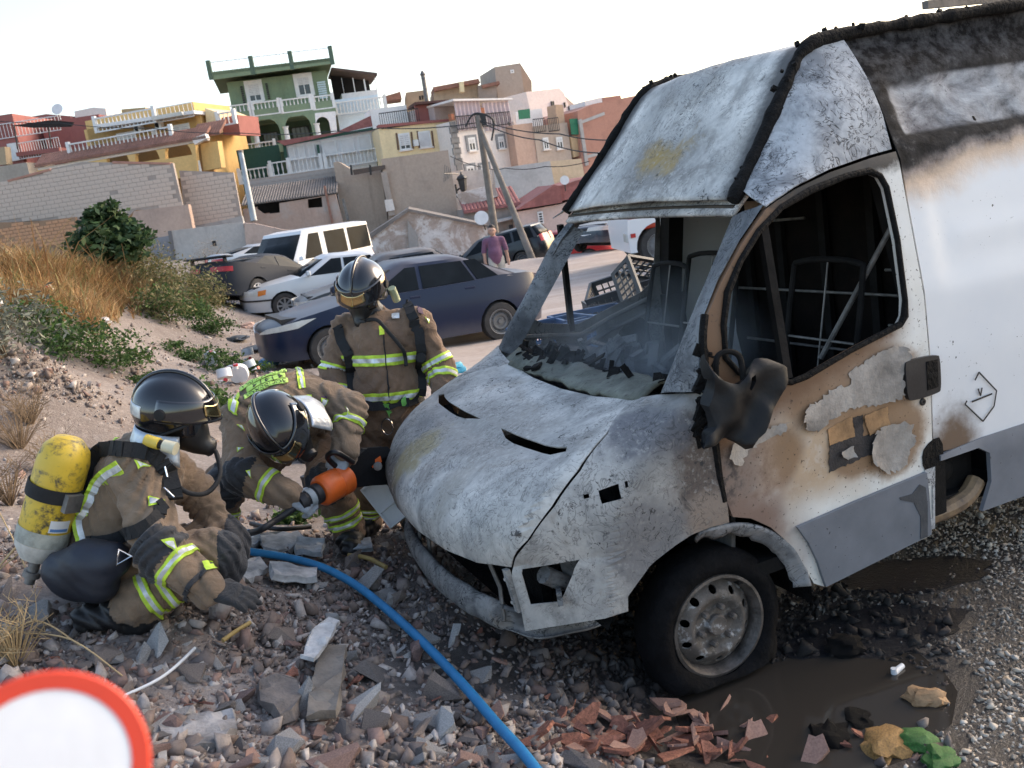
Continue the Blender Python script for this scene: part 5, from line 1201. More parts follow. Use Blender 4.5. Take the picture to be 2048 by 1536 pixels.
H.poly('wall', [(338, 462), (486, 444), (505, 540), (500, 580), (352, 580)], .25, plaster('grey_render_wall', (.47, .44, .415), .3, streak=.5)); H.poly('post', [(336, 462), (343, 461), (356, 545), (349, 548)], .3, plaster('dark_post', (.18, .17, .17)), o=.05); a, b, c, d = H.rect(((424, 482), (433, 491))); H.block('vent', ((424, 482), (433, 491)), .05, M_dark, o=.04)
f = Fac(560, 470, 42, 8); H = House('rough_wall', 'rough pinkish rubble wall behind the white minibus', 'wall', f)
H.poly('wall', [(488, 446), (510, 447), (560, 458), (640, 470), (700, 480), (710, 580), (500, 580)], .4, plaster('rubble_render', (.50, .385, .33), .5, streak=.2))
# derelict shed
f = Fac(580, 410, 49, 4); H = House('derelict_shed', 'derelict brick shed with broken openings and corrugated grey roof', 'shed', f)
courses(H.r, f, [(468, 358), (540, 349), (670, 330), (676, 388), (486, 408)], .40, .20, plaster('dull_block', (.42, .375, .345), .4, sc=2), M_mort, 'concrete_block', o=-3, joint=.014)
bh_ = [[f.st(*p) for p in ((515, 410), (560, 406), (561, 425), (530, 428), (516, 418))], [f.st(*p) for p in ((616, 399), (644, 394), (646, 414), (617, 416))]]
H.poly('wall', [(487, 418), (672, 388), (688, 450), (690, 500), (500, 500)], .25, plaster('shed_mixed_render', (.46, .34, .28), .7, dcol=(.45, .43, .41)), holes=bh_); H.block('dark_inside', ((492, 400), (680, 440)), .1, M_dark, o=-1.5, z0=-.5)
(a, z0), (b, z1) = f.st(484, 412), f.st(676, 386); m = MB()
n = 36
for i in range(n):
    x0, x1 = lerp(a, b, i / n), lerp(a, b, (i + 1) / n); zz = lerp(z0, z1, i / n)
    m.add([f.P(x0, zz, .35), f.P((x0 + x1) / 2, zz + .09, .35), f.P(x1, zz, .35), f.P(x0, zz + .9, -2.6), f.P((x0 + x1) / 2, zz + .99, -2.6), f.P(x1, zz + .9, -2.6)], [(0, 1, 4, 3), (1, 2, 5, 4)])
m.build('corrugated_roof', M_grt, H.r, 0).modifiers.new('t', 'SOLIDIFY').thickness = .05
H.poly('timber_prop', [(648, 372), (652, 371), (668, 446), (664, 447)], .12, pm('weathered_red_timber', (.30, .16, .12), .8), o=.4); H.poly('sheet_door', [(684, 398), (689, 397), (700, 440), (694, 442)], .08, M_steel, o=.3)
for px in (((520, 428), (545, 455)), ((556, 432), (578, 456)), ((600, 425), (640, 448))): H.block('rubble_infill', px, .1, plaster('infill%d' % px[0][0], random.choice([(.36, .22, .17), (.38, .36, .35), (.33, .30, .28)]), .5), o=.05)
# tall brown wall
f = Fac(790, 380, 50, 4); H = House('tall_stucco_wall', 'tall windowless brown stucco house wall with dark drip stains', 'house', f)
H.poly('wall', [(762, 318), (896, 300), (924, 470), (926, 560), (792, 560)], 6, plaster('brown_stucco_tall', (.46, .365, .295), .3, streak=.5)); H.poly('low_wall', [(664, 324), (674, 322), (700, 338), (760, 330), (790, 560), (700, 560)], 5, plaster('brown_stucco_low', (.45, .36, .29), .3, streak=.5), o=-.8)
H.poly('pier', [(762, 345), (774, 344), (790, 430), (778, 432)], .5, plaster('stucco_pier', (.42, .35, .3)), o=.2); H.poly('white_patch', [(769, 400), (785, 398), (790, 420), (773, 423)], .05, M_cream, o=.26); H.poly('rusty_frame', [(706, 340), (770, 330), (771, 338), (708, 350)], .2, plaster('rusty_dark', (.12, .09, .075)), o=.1)
for u0, u1 in ((700, 704), (738, 742)): H.poly('frame_leg', [(u0, 330), (u1, 330), (u1 + 2, 350), (u0 + 2, 350)], .1, M_iron, o=.15)
# wall lantern on the corner and a yagi aerial
l = empty('wall_lantern', (0, 0, 0), label='black wrought-iron street lantern on a wall bracket', cat='lamp'); c = at(925, 365, 49)
m = MB(); m.lathe([(.05, -.45), (.16, -.4), (.24, .15), (.30, .2), (.22, .32), (.06, .42), (.03, .55)], 6, Matrix.Translation(c)); m.build('lantern_head', M_iron, l, 0)
m = MB(); m.lathe([(.13, -.36), (.215, .13)], 6, Matrix.Translation(c), cap=False); m.build('lantern_glass', M_glz, l, 0)
m = MB(); p = at(913, 382, 49.5); m.tube(spline([p, p + Vector((.25, 0, .1)), c - Vector((.05, 0, .7)), c - Vector((0, 0, .45))], 4), .05, 6); m.tube([p + Vector((0, 0, -.35)), p + Vector((0, 0, .35))], .06, 6); m.build('bracket', M_iron, l, 40)
l = empty('aerial', (0, 0, 0), label='television aerial sticking out from the brown stucco wall', cat='aerial'); a, b = at(889, 347, 49), at(917, 348, 50); m = MB(); m.tube([a, b], .03, 6); m.build('boom', M_steel, l, 0)
m = MB()
for k in range(4): p = a.lerp(b, k * .12); m.tube([p - Vector((.1, 0, .45 - k * .07)), p + Vector((.1, 0, .45 - k * .07))], .02, 5)
m.build('elements', M_steel, l, 0)
# gable ruin
f = Fac(860, 470, 40, 4); H = House('gable_ruin', 'low gabled building with flaking whitewash and a grey ridge', 'house', f)
H.poly('wall', [(735, 476), (818, 422), (950, 446), (974, 452), (984, 560), (984, 600), (745, 600)], 7, M_ruin); H.poly('verge', [(730, 474), (816, 417), (822, 419), (738, 480)], 7, M_grt, o=.15); H.poly('verge', [(816, 417), (976, 450), (976, 455), (820, 423)], 7, M_grt, o=.15)
H.poly('buttress', [(815, 440), (835, 470), (842, 525), (846, 560), (822, 560), (818, 500)], .5, plaster('grey_rubble_patch', (.33, .31, .29), .7), o=.12)
d_ = empty('satellite_dish', (0, 0, 0), label='white satellite dish on the ridge end of the whitewashed ruin', cat='satellite dish'); p = at(963, 437, 39.3); m = MB(); m.lathe([(.30, .12), (.2, .05), (0, 0)], 18, Matrix.Translation(p) @ Matrix.Rotation(R_(75), 4, 'X')); m.build('dish', M_wp, d_, 40); m = MB(); m.tube([p, p + Vector((.1, .2, -.5))], .03, 6); m.build('mast', M_iron, d_, 0)
# small houses with red roofs behind the man
f = Fac(1010, 440, 47, 6); H = House('tiled_cottage', 'small cottage with red tile roof behind the walking man', 'house', f)
H.poly('wall', [(925, 420), (1040, 412), (1058, 520), (1058, 560), (940, 560)], 4, plaster('dim_cottage', (.40, .34, .30), .4)); H.roof(((926, 420), (1040, 408)), f.st(985, 396)[1] + .4, 2.5, M_tile2)
H.door(((1017, 450), (1034, 495)), pm('dark_grey_door', (.06, .065, .075), .6), plaster('grey_frame', (.36, .33, .3))); H.poly('rubble_gable', [(914, 388), (990, 368), (1000, 392), (930, 415)], .5, M_ruin, o=-.6); H.poly('awning_sheet', [(988, 440), (1032, 430), (1034, 434), (990, 445)], .7, M_conc, o=.8)
f = Fac(1100, 430, 46, 8); H = House('pink_cottage', 'pink stucco cottage with hipped red tile roof and barred window', 'house', f)
H.poly('wall', [(1032, 424), (1122, 408), (1170, 392), (1172, 560), (1046, 560)], 5, plaster('pink_cottage_wall', (.58, .45, .40), .25, streak=.2)); H.poly('roof', [(1030, 420), (1105, 370), (1118, 372), (1122, 405)], 4, M_tile2, o=.3); H.poly('roof', [(1118, 372), (1180, 352), (1190, 385), (1122, 402)], 4, M_tile2, o=.1)
w_ = H.win(((1074, 424), (1088, 447)), .02, M_wp, M_dark, 0, .06, False, 0); m = MB()
a, b, c, d = H.rect(((1074, 424), (1088, 447)))
for i in range(5): z = lerp(c, d, (i + .5) / 5); m.tube([f.P(a, z, .1), f.P(b, z, .1)], .025, 5)
m.build('window_bars', M_wp, w_, 0)
f = Fac(1050, 360, 52, 12); H = House('concrete_terrace_wall', 'stained grey concrete retaining wall under the terrace houses', 'wall', f)
H.poly('wall', [(988, 338), (1080, 325), (1100, 322), (1112, 385), (1100, 480), (1000, 480)], .6, plaster('stained_concrete', (.50, .50, .49), .4, streak=.5)); H.poly('ochre_wall', [(1080, 324), (1168, 316), (1176, 360), (1178, 470), (1100, 470)], .5, plaster('ochre_yard_wall', (.64, .50, .34), .3, streak=.2), o=-.5); H.poly('whitewashed_wall', [(908, 342), (990, 336), (1000, 390), (1000, 420), (912, 420)], .5, plaster('whitewash_low', (.64, .59, .55), .5, dcol=(.35, .28, .22)), o=-1)
d_ = empty('satellite_dish', (0, 0, 0), label='white satellite dish above the hipped red roof', cat='satellite dish'); p = at(1129, 361, 45); m = MB(); m.lathe([(.22, .1), (.14, .04), (0, 0)], 16, Matrix.Translation(p) @ Matrix.Rotation(R_(80), 4, 'X')); m.build('dish', M_wp, d_, 40); m = MB(); m.tube([p, p + Vector((0, .2, -.5))], .03, 6); m.build('mast', M_iron, d_, 0)

# ------------------------------------------------------------------ poles and wires
M_wood = pm('weathered_pole_wood', (.19, .165, .14), .85, .35, 3, bump=.4)
def pole(name, label, u0, v0, u1, v1, d, r0, r1, mat, cat='pole', d1=None):
    a, b = at(u0, v0, d), at(u1, v1, d1 or d); m = MB(); m.tube([a.lerp(b, k / 6) for k in range(7)], [lerp(r0, r1, k / 6) for k in range(7)], 10); o = empty(name, (0, 0, 0), label=label, cat=cat); m.build('shaft', mat, o, 60); return o, a, b
o, ptop, _ = pole('utility_pole', 'upright weathered timber utility pole with cable cluster on top', 956, 232, 994, 490, 33, .10, .14, M_wood)
m = MB(); m.box((0, 0, 0), (.15, .08, .2), Matrix.Translation(ptop - Vector((-.1, 0, .15)))); m.tube(spline([ptop + Vector((-.5, 0, -.3)), ptop + Vector((-.1, 0, .1)), ptop + Vector((.5, 0, -.2)), ptop + Vector((.35, 0, -.9))], 5), .035, 6); m.build('cable_cluster', M_iron, o, 0)
pole('utility_pole', 'slanting timber stay pole leaning against the upright one', 962, 262, 1066, 522, 32.6, .09, .13, M_wood, d1=31)
o, a, b = pole('lamp_post', 'grey galvanised lamp post standing in front of the derelict shed', 481, 302, 508, 442, 44, .11, .16, pm('galvanised_post', (.33, .36, .38), .5, .2, 3, metal=.4)); m = MB(); m.lathe([(.13, -.1), (.13, .02), (.05, .05)], 10, Matrix.Translation(a)); m.build('post_cap', M_steel, o, 40)
def wire(pts, label, sag=.3, r=.02):
    P = [at(*p) for p in pts]; Q = []
    for a, b in zip(P, P[1:]):
        for k in range(8): t = k / 8; q = a.lerp(b, t); q.z -= sag * 4 * t * (1 - t); Q.append(q)
    m = MB(); m.tube(Q + [P[-1]], r, 5); m.build('cable', M_iron, None, 60, label=label, cat='cable')
wire([(-60, 236, 52), (120, 246, 52), (300, 256, 48), (480, 266, 44), (672, 262, 40), (760, 256, 38), (957, 245, 33)], 'thin black cable running along the terraces to the pole top', .1)
wire([(957, 240, 33), (1120, 268, 30), (1270, 276, 27), (1420, 282, 24)], 'upper black cable running from the pole behind the van', .12); wire([(957, 242, 33), (1080, 280, 30), (1215, 306, 27), (1400, 336, 24)], 'lower black cable running from the pole behind the van', .12)
wire([(900, 312, 50), (970, 335, 50), (1010, 336, 48), (1090, 333, 46), (1180, 322, 46)], 'black cable strung low across the white house', .1)
# ------------------------------------------------------------------ parked cars
def paint(name, col, rough=.28, metal=.3, dust=.35, coat=.25, spec=.4):
    t = NT(name); n = t.noise(2.5, 5, .6); g = t.n('ShaderNodeNewGeometry'); up = t.sep(g.outputs['Normal'])[2]
    d = t.math('MULTIPLY', t.mapr(t.math('ADD', up, t.math('MULTIPLY', t.math('SUBTRACT', n, .5), .6)), .2, .95), dust)
    z = t.sep(t.co())[2]; low = t.math('MULTIPLY', t.mapr(t.math('ADD', z, t.math('MULTIPLY', n, .25)), .6, .3), dust)
    t.set(Base_Color=t.mix(t.math('MAXIMUM', d, low), col, (.42, .37, .33)), Metallic=metal, Roughness=t.mapr(t.math('MAXIMUM', d, low), 0, .4, rough, .6), Coat_Weight=coat, Coat_Roughness=.12, Specular_IOR_Level=spec); return t.m
M_glass = pm('car_glass', (.016, .020, .024), .12, .3, 2, bump=0, spec=.04); M_tyre = pm('dusty_tyre', (.05, .047, .045), .9, .35, 8, bump=.2); M_alloy = pm('wheel_alloy', (.42, .42, .43), .35, .2, 8, metal=.7, bump=0); M_whst = pm('grey_steel_wheel', (.16, .165, .17), .5, .3, 8, metal=.5, bump=0)
M_lamp = pm('lamp_glass', (.62, .62, .58), .12, .15, 9, bump=0); M_amb = pm('amber_lens', (.75, .22, .03), .2, .1, 4, bump=0); M_redl = pm('red_lens', (.45, .03, .03), .2, .1, 4, bump=0); M_trim = pm('black_trim', (.025, .025, .027), .55, .2, 6, bump=0); M_plate = pm('number_plate', (.75, .75, .74), .5, .05, 4, bump=0)
def roadwheel(parent, loc, R, sg, style, W=.2):
    w = empty('wheel', loc); w.parent = parent; A = Matrix.Rotation(-math.pi / 2 * sg, 4, 'X'); r = R * .64
    m = MB(); m.lathe([(r, -W), (R * .93, -W), (R, -W * .82), (R, -W * .18), (R * .94, 0), (r + .015, .005), (r, -.01)], 28, A, cap=False); m.build('tyre', M_tyre, w, 40)
    m = MB()
    if style == 'spoke':
        m.lathe([(r, -W), (r + .004, -.005), (r - .02, -.01), (r - .025, -.06), (.0, -.07)], 28, A, cap=False); o = m.build('rim', M_whst if 0 else M_alloy, w, 40); m = MB()
        m.lathe([(r - .03, -.058), (.06, -.055)], 28, A, cap=False); m.build('well', M_trim, o, 0)
        for k in range(8): a = k * math.pi / 4; m = MB(); m.bar(A @ Vector((.03 * math.cos(a), .03 * math.sin(a), -.03)), A @ Vector(((r - .01) * math.cos(a), (r - .01) * math.sin(a), -.022)), .045, .02, up=A @ Vector((0, 0, 1))); m.build('spoke', M_alloy, o, 0)
        m = MB(); m.lathe([(.055, -.04), (.05, -.018), (0, -.015)], 14, A); m.build('hub', M_alloy, o, 40)
    else:
        m.lathe([(r, -W), (r + .004, -.005), (r - .02, -.008), (r - .035, -.05), (r * .78, -.055), (r * .62, -.03), (r * .45, -.035), (r * .40, -.05), (.05, -.05), (.04, -.03), (0, -.03)], 28, A, cap=False); o = m.build('rim', M_whst, w, 35)
        m = MB()
        for k in range(14): a = k * 2 * math.pi / 14; m.lathe([(.011, 0), (0, .001)], 6, A @ Matrix.Translation((r * .72 * math.cos(a), r * .72 * math.sin(a), -.043)), cap=False)
        tag(m.build('vent_holes', M_trim, o, 0), kind='stuff')
        m = MB(); m.lathe([(r - .004, -.006), (r + .002, .001), (r + .006, -.003)], 28, A, cap=False); m.build('rim_edge', M_alloy, o, 40)
    return w
def car(name, label, pf, heading, S, mat, group=None, wstyle='steel'):
    """pf: ground point under the front axle; S: shape dict, x measured back from the nose"""
    L, W, R = S['L'], S['W'], S.get('R', .31); xf, xr = S['xf'], S['xf'] + S['wb']; hd = Vector((heading[0], heading[1], 0)).normalized(); rz = math.atan2(hd.y, hd.x)
    gf = Vector(pf); pr = gf - hd * S['wb']; gz = (G(gf.x, gf.y), G(pr.x, pr.y))
    root = empty(name, (gf.x, gf.y, gz[0]), label=label, cat=S.get('cat', 'car'), group=group); root.rotation_euler = (0, math.atan2(gz[1] - gz[0], S['wb']) , rz)
    T = lambda x, y, z: Vector((xf - x, y, z))                     # nose-based x -> car frame (front axle at origin)
    n = S.get('n', 5.5); th = np.linspace(0, math.pi, 241); cx = L / 2 - L / 2 * np.sign(np.cos(th)) * np.abs(np.cos(th)) ** (2 / n); cy = W / 2 * np.abs(np.sin(th)) ** (2 / n)
    ar = np.concatenate([[0], np.cumsum(np.hypot(np.diff(cx), np.diff(cy)))]); AX = lambda a: (float(np.interp(a, ar, cx)), float(np.interp(a, ar, cy)))
    mid = [i for i in range(len(th)) if cy[i] > W * .49]; XA = lambda x: float(np.interp(x, cx[20:-20], ar[20:-20]))
    zx, zv = zip(*S['deck']); zs = lambda x: interp(x, zx, zv)
    bul = S.get('bulge', [(0, .94), (.25, .97), (.5, 1.0), (.75, .985), (1.0, .93), (1.3, .88)]); bz, bb = zip(*bul)
    def body(a, z, sg, off=0):
        x, y = AX(a); b = interp(z, bz, bb); xe = L / 2 + (x - L / 2) * (1 - (1 - b) * .35); return T(xe, sg * (y * b + off * (y / (W / 2))), z) + Vector(((off if x < L / 2 else -off) * (1 - y / (W / 2)), 0, 0))
    gc = S.get('gc', .20); ra = R + .045
    def archpts(x): c = XA(x); return [(c - ra * math.cos(t), max(gc, R + ra * math.sin(t))) for t in np.linspace(math.asin((gc - R) / ra) if gc < R else 0, math.pi - (math.asin((gc - R) / ra) if gc < R else 0), 12)]
    amax = ar[-1]; low = [(0, gc + .04)] + archpts(xf) + archpts(xr) + [(amax, gc + .06)]
    topn = 46; top = [(amax * k / topn, zs(AX(amax * k / topn)[0])) for k in range(topn, -1, -1)]
    for sg in (1, -1):
        m = MB(); m.panel(low + top, (), lambda a, z: body(a, z, sg), step=.16, thick=.02 * (-sg if 1 else 1)); m.build('side_panel', mat, root, 50)
    def deck(u, v):
        a = amax * u; x, y = AX(a); z = zs(x); b = interp(z, bz, bb); k = 2 * v - 1; xe = L / 2 + (x - L / 2) * (1 - (1 - b) * .35); return T(xe, y * b * k, z + S.get('crown', .05) * (1 - k * k) * min(1, y / (W * .3)))
    m = MB(); m.grid(deck, 60, 10); m.build('deck', mat, root, 50)
    m = MB(); m.box((xf - L / 2, 0, (gc + zs(L / 2)) / 2 - .05), (L / 2 - .25, W / 2 - .25, (zs(L / 2) - gc) / 2 - .12)); m.build('underbody', M_trim, root, 0)
    # greenhouse
    g = S['glass']; hb, ht = W / 2 * .90, W / 2 * S.get('roofw', .70); zr = S['H']; x1, x2, x3, x4 = g['x']
    def ring(xa, xb, hw, z, bow): return [(xa + bow * .0, 0, z), (xa + bow * .25, hw * .5, z), (xa + bow, hw * .93, z), (xa + bow + .14, hw, z)], [(xb - bow - .14, hw, z), (xb - bow, hw * .93, z), (xb - bow * .25, hw * .5, z), (xb, 0, z)]
    def full(xa, xb, hw, zf, zb, bow):
        A, B = ring(xa, xb, hw, 0, bow); H_ = A + [(lerp(A[3][0], B[0][0], k), hw, 0) for k in (.33, .66)] + B
        H_ = [(x, y, lerp(zf, zb, min(1, max(0, (x - xa) / (xb - xa))))) for x, y, _ in H_]; return H_ + [(x, -y, z) for x, y, z in reversed(H_[1:-1])]
    zb1 = zs(x1) - .01; zb4 = zs(x4) - .01; dk = S.get('belt', None)
    B = full(x1, x4, hb, zb1, zb4, .12); Tp = full(x2, x3, ht, zr - .07, zr - .07, .08); Cr = full(lerp(x2, x3, .12), lerp(x3, x2, .12), ht * .72, zr - .012, zr - .012, .06)
    m = MB(); N = len(B); vs = [T(*p) for p in B + Tp + Cr]; fs = []
    for i in range(N): j = (i + 1) % N; fs += [(i, j, N + j, N + i), (N + i, N + j, 2 * N + j, 2 * N + i)]
    fs.append(tuple(range(2 * N, 3 * N))); m.add(vs, [tuple(reversed(q)) for q in fs]); m.build('cabin', mat, root, 40)
    def lp(i, k): return Vector(T(*B[i])).lerp(Vector(T(*Tp[i])), k)
    def pane(name, q, off, mt=None):
        c = sum(q, Vector()) / len(q); nrm = (q[1] - q[0]).cross(q[2] - q[0]).normalized(); cc = T(L / 2, 0, zr * .7)
        if nrm.dot(c - cc) < 0: nrm = -nrm
        m = MB(); k = len(q); m.add([p + nrm * off for p in q] + [p - nrm * .004 for p in q], [tuple(range(k)), tuple(reversed(range(k, 2 * k)))] + [(i, (i + 1) % k, k + (i + 1) % k, k + i) for i in range(k)]); return m.build(name, mt or M_glass, root, 0)
    nn = len(B)
    for nm, ids in (('windscreen', (nn - 2, nn - 1, 0, 1, 2)), ('rear_window', (7, 8, 9, 10, 11))):
        low_ = [lp(i, .06) for i in ids]; up_ = [lp(i, .90) for i in ids]; m = MB(); v_ = low_ + up_; c = sum(v_, Vector()) / 10; cc = T(L / 2, 0, zr * .7); o_ = (c - cc).normalized() * .012
        v_ = [p + o_ for p in v_]; m.add(v_, [(i, i + 1, 6 + i, 5 + i) for i in range(4)]); ob = m.build(nm, M_glass, root, 60); ob.modifiers.new('t', 'SOLIDIFY').thickness = .004
    for sg in (1, -1):
        for (b0, b1, t0, t1) in g['side']:
            q = []
            for x, k in ((b0, .07), (b1, .07), (t1, .88), (t0, .88)):
                zz = lerp(lerp(zb1, zb4, (x - x1) / (x4 - x1)), zr - .07, k); q.append(T(x, sg * (lerp(hb, ht, k)), zz))
            pane('side_window', q, .012)
        for wx in (xf, xr): roadwheel(root, T(wx, sg * (W / 2 - .015), R), R, sg, wstyle)
        for wx in (xf, xr):
            m = MB(); m.grid(lambda a, b: T(wx, 0, 0) + Vector((ra * math.cos(a * math.pi), sg * lerp(W / 2 * .97, W / 2 - .35, b), R + ra * math.sin(a * math.pi))), 12, 1, flip=sg < 0); m.build('wheel_arch', M_trim, root, 40)
        for d in S['doors']:                                       # door gaps
            m = MB(); P = [body(XA(d[0] + (d[1] - d[0]) * k / 6), lerp(zs(d[0]) - .02, gc + .12, k / 6), sg, .003) for k in range(7)]
            for p, q in zip(P, P[1:]): m.bar(p, q, .012, .005, up=(0, 1, 0))
            m.build('door_gap', M_trim, root, 0)
        for hx in S['handles']: m = MB(); p = body(XA(hx), zs(hx) - .10, sg, .012); m.box((0, 0, 0), (.09, .014, .02), Matrix.Translation(p)); bevel(m.build('door_handle', S.get('hm', mat), root, 0), .008)
        m = MB(); p = T(x1 + .35, sg * W / 2 * .98, zs(x1 + .3) + .08); m.box((0, sg * .06, 0), (.06, .09, .065), Matrix.Translation(p), tap=.8); bevel(m.build('mirror', mat, root, 0), .03)
        P = [body(XA(x), S['strip'], sg, .008) for x in np.linspace(xf + .5, xr - .5, 8)]; m = MB()
        for p, q in zip(P, P[1:]): m.bar(p, q, .05, .012, up=(0, 1, 0))
        m.build('rub_strip', S.get('stripm', M_trim), root, 0)
        for nm, mt, poly in S['lamps']:
            A = [(XA(x) if x > .25 and x < L - .25 else (float(np.interp(x, [0, .25], [0, XA(.25)])) if x <= .25 else float(np.interp(x, [L - .25, L], [XA(L - .25), amax]))), z) for x, z in poly]
            m = MB(); m.panel(A, (), lambda a, z: body(a, z, sg, .022), step=.06, thick=.012 * -sg); m.build(nm, mt, root, 40)
    for (z0, z1, w0, mt, nm) in S.get('front', ()):
        m = MB(); m.grid(lambda u, v: body(float(np.interp(abs(2 * u - 1) * w0, cy[:60], ar[:60])), lerp(z0, z1, v), 1 if u > .5 else -1, .008), 16, 2, flip=True); m.build(nm, mt, root, 40).modifiers.new('t', 'SOLIDIFY').thickness = .01
    return root
def dirpx(pf, pr): d = Vector((pf.x - pr.x, pf.y - pr.y, 0)); return d.normalized(), d.length
# dark blue saloon beside the standing firefighter
M_navy = paint('navy_car_paint', (.007, .016, .046), .3, 0, .15, .1, .3)
pf, pr = onG(640, 726), onG(965, 672); hd, wb = dirpx(pf, pr)
SED = dict(L=wb + 1.86, W=1.77, H=1.47, wb=wb, xf=.88, R=.315, deck=[(0, .62), (.12, .70), (.5, .82), (1.2, .95), (1.35, .97), (3.2, 1.02), (wb + 1.0, 1.06), (wb + 1.55, 1.04), (wb + 1.8, .98), (wb + 1.92, .85)], glass=dict(x=(1.15, 2.05, 3.35, wb + 1.42), side=[(1.60, 2.40, 2.25, 2.42), (2.47, 3.35, 2.49, 3.2), (3.40, wb + .95, 3.25, 3.45)]), doors=[(1.35, 1.25), (2.44, 2.46), (3.38, 3.15)], handles=(2.30, 3.25), strip=.52, stripm=M_navy,
           lamps=[('headlamp', M_lamp, [(.05, .60), (.45, .68), (.72, .80), (.5, .79), (.16, .70)]), ('tail_lamp', M_redl, [(wb + 1.74, .78), (wb + 1.9, .78), (wb + 1.88, .95), (wb + 1.70, .98)])], front=[(.30, .42, .5, M_trim, 'grille')], n=4.2)
car('blue_saloon', 'dusty dark blue saloon car parked beside the standing firefighter', pf, hd, SED, M_navy)
# silver saloon
M_sil = paint('silver_car_paint', (.60, .62, .64), .35, .2, .1)
pf = onG(563, 632); hd = Vector((-.93, -.36, 0)).normalized()
SIL = dict(L=4.68, W=1.74, H=1.46, wb=2.70, xf=.92, R=.315, deck=[(0, .60), (.08, .70), (.5, .82), (1.25, .94), (1.4, .96), (3.3, 1.0), (4.1, 1.03), (4.55, 1.0), (4.68, .85)], glass=dict(x=(1.20, 2.0, 3.35, 4.05), side=[(1.62, 2.42, 2.2, 2.44), (2.5, 3.35, 2.5, 3.2), (3.42, 3.75, 3.28, 3.42)]), doors=[(1.4, 1.3), (2.46, 2.48), (3.38, 3.2)], handles=(2.3, 3.25), strip=.55, stripm=M_sil,
           lamps=[('headlamp', M_lamp, [(.03, .58), (.28, .60), (.30, .72), (.06, .70)]), ('indicator', M_amb, [(.30, .60), (.48, .63), (.50, .75), (.31, .725)]), ('bumper_strip', M_trim, [(.02, .47), (.62, .47), (.62, .51), (.02, .51)]), ('tail_lamp', M_redl, [(4.5, .75), (4.66, .75), (4.64, .92), (4.45, .95)])], front=[(.60, .70, .42, M_trim, 'grille'), (.26, .36, .6, M_trim, 'air_intake'), (.44, .53, .26, M_plate, 'number_plate')])
car('silver_saloon', 'silver saloon car with amber indicators in front of the white minibus', pf, hd, SIL, M_sil, wstyle='spoke')
# dark car half hidden between them
DRK = dict(SIL); M_dk = paint('dark_grey_car_paint', (.03, .035, .045), .3, .3, .3)
DRK.update(L=4.2, lamps=[('headlamp', M_lamp, [(.03, .58), (.28, .60), (.40, .72), (.06, .70)])], stripm=M_trim, glass=dict(x=(1.15, 1.95, 3.3, 3.9), side=[(1.6, 2.4, 2.2, 2.42), (2.48, 3.3, 2.5, 3.2)]), deck=[(0, .60), (.08, .68), (.5, .80), (1.25, .92), (1.4, .94), (3.9, 1.0), (4.1, .98), (4.2, .85)], wb=2.5, xf=.85)
pf = onG(672, 650); car('dark_hatchback', 'dark hatchback squeezed between the silver and blue saloons', pf, Vector((-.95, -.3, 0)), DRK, M_dk)
# coupe seen from behind, pale car behind it
M_coupe = paint('slate_car_paint', (.03, .035, .045), .6, 0, .05, 0, .15)
CPE = dict(SIL); CPE.update(L=4.35, H=1.32, wb=2.55, xf=.9, deck=[(0, .58), (.1, .66), (.5, .76), (1.25, .88), (1.4, .9), (3.0, .98), (3.7, 1.02), (4.2, 1.04), (4.35, .88)], glass=dict(x=(1.2, 2.05, 2.9, 4.0), side=[(1.62, 2.6, 2.2, 2.58), (2.66, 3.4, 2.64, 2.95)]), lamps=[('tail_lamp', M_redl, [(4.12, .80), (4.3, .80), (4.3, .92), (4.12, .92)]), ('headlamp', M_lamp, [(.03, .55), (.3, .58), (.3, .68), (.06, .66)])], stripm=M_coupe)
p = onG(468, 612); hd = Vector((.5, .87, 0)).normalized(); co_ = car('grey_coupe', 'slate grey coupe with rear spoiler parked beside the bushes', p + hd * 2.55, hd, CPE, M_coupe, wstyle='spoke')
m = MB()
for sg in (1, -1): m.bar((.9 - 4.2, sg * .55, 1.04), (.9 - 4.22, sg * .55, 1.15), .1, .05, up=(0, 1, 0))
m.box((.9 - 4.22, 0, 1.165), (.13, .72, .018)); bevel(m.build('spoiler', M_coupe, co_, 0), .01)
M_pale = paint('pale_silver_paint', (.50, .52, .54), .3, .4, .3); p = onG(448, 588); car('pale_saloon', 'pale silver saloon mostly hidden behind the grey coupe', p + Vector((2.0, 3.6, 0)), Vector((.8, .6, 0)), CPE, M_pale)
# white minibus
M_wht = paint('white_van_paint', (.74, .75, .76), .35, .0, .15)
BUS = dict(L=4.7, W=1.97, H=2.02, wb=2.85, xf=.85, R=.33, n=8, crown=.03, roofw=.84, cat='minibus', gc=.28, deck=[(0, .75), (.08, .88), (.5, 1.0), (.85, 1.08), (1.2, 1.12), (4.55, 1.13), (4.7, 1.12)], glass=dict(x=(.62, 1.35, 4.58, 4.68), side=[(1.25, 2.05, 1.62, 2.05), (2.30, 3.25, 2.30, 3.25), (3.40, 4.40, 3.40, 4.40)]), doors=[(1.15, 1.2), (2.15, 2.15)], handles=(2.0,), strip=.62, stripm=M_wht,
           lamps=[('headlamp', M_lamp, [(.03, .68), (.26, .70), (.27, .85), (.05, .82)]), ('bumper', M_trim, [(.0, .36), (.55, .36), (.55, .52), (.0, .52)]), ('tail_lamp', M_redl, [(4.5, .8), (4.66, .8), (4.66, 1.05), (4.5, 1.05)])], front=[(.62, .74, .42, M_trim, 'grille'), (.40, .50, .26, M_plate, 'number_plate')])
p = onG(545, 618); hd = Vector((-.52, -.854, 0)); b0 = at(524, 610, 27.0); car('white_minibus', 'white high-roofed minibus parked behind the silver saloon', Vector((b0.x + .35, b0.y + .9, 0)), hd, BUS, M_wht)
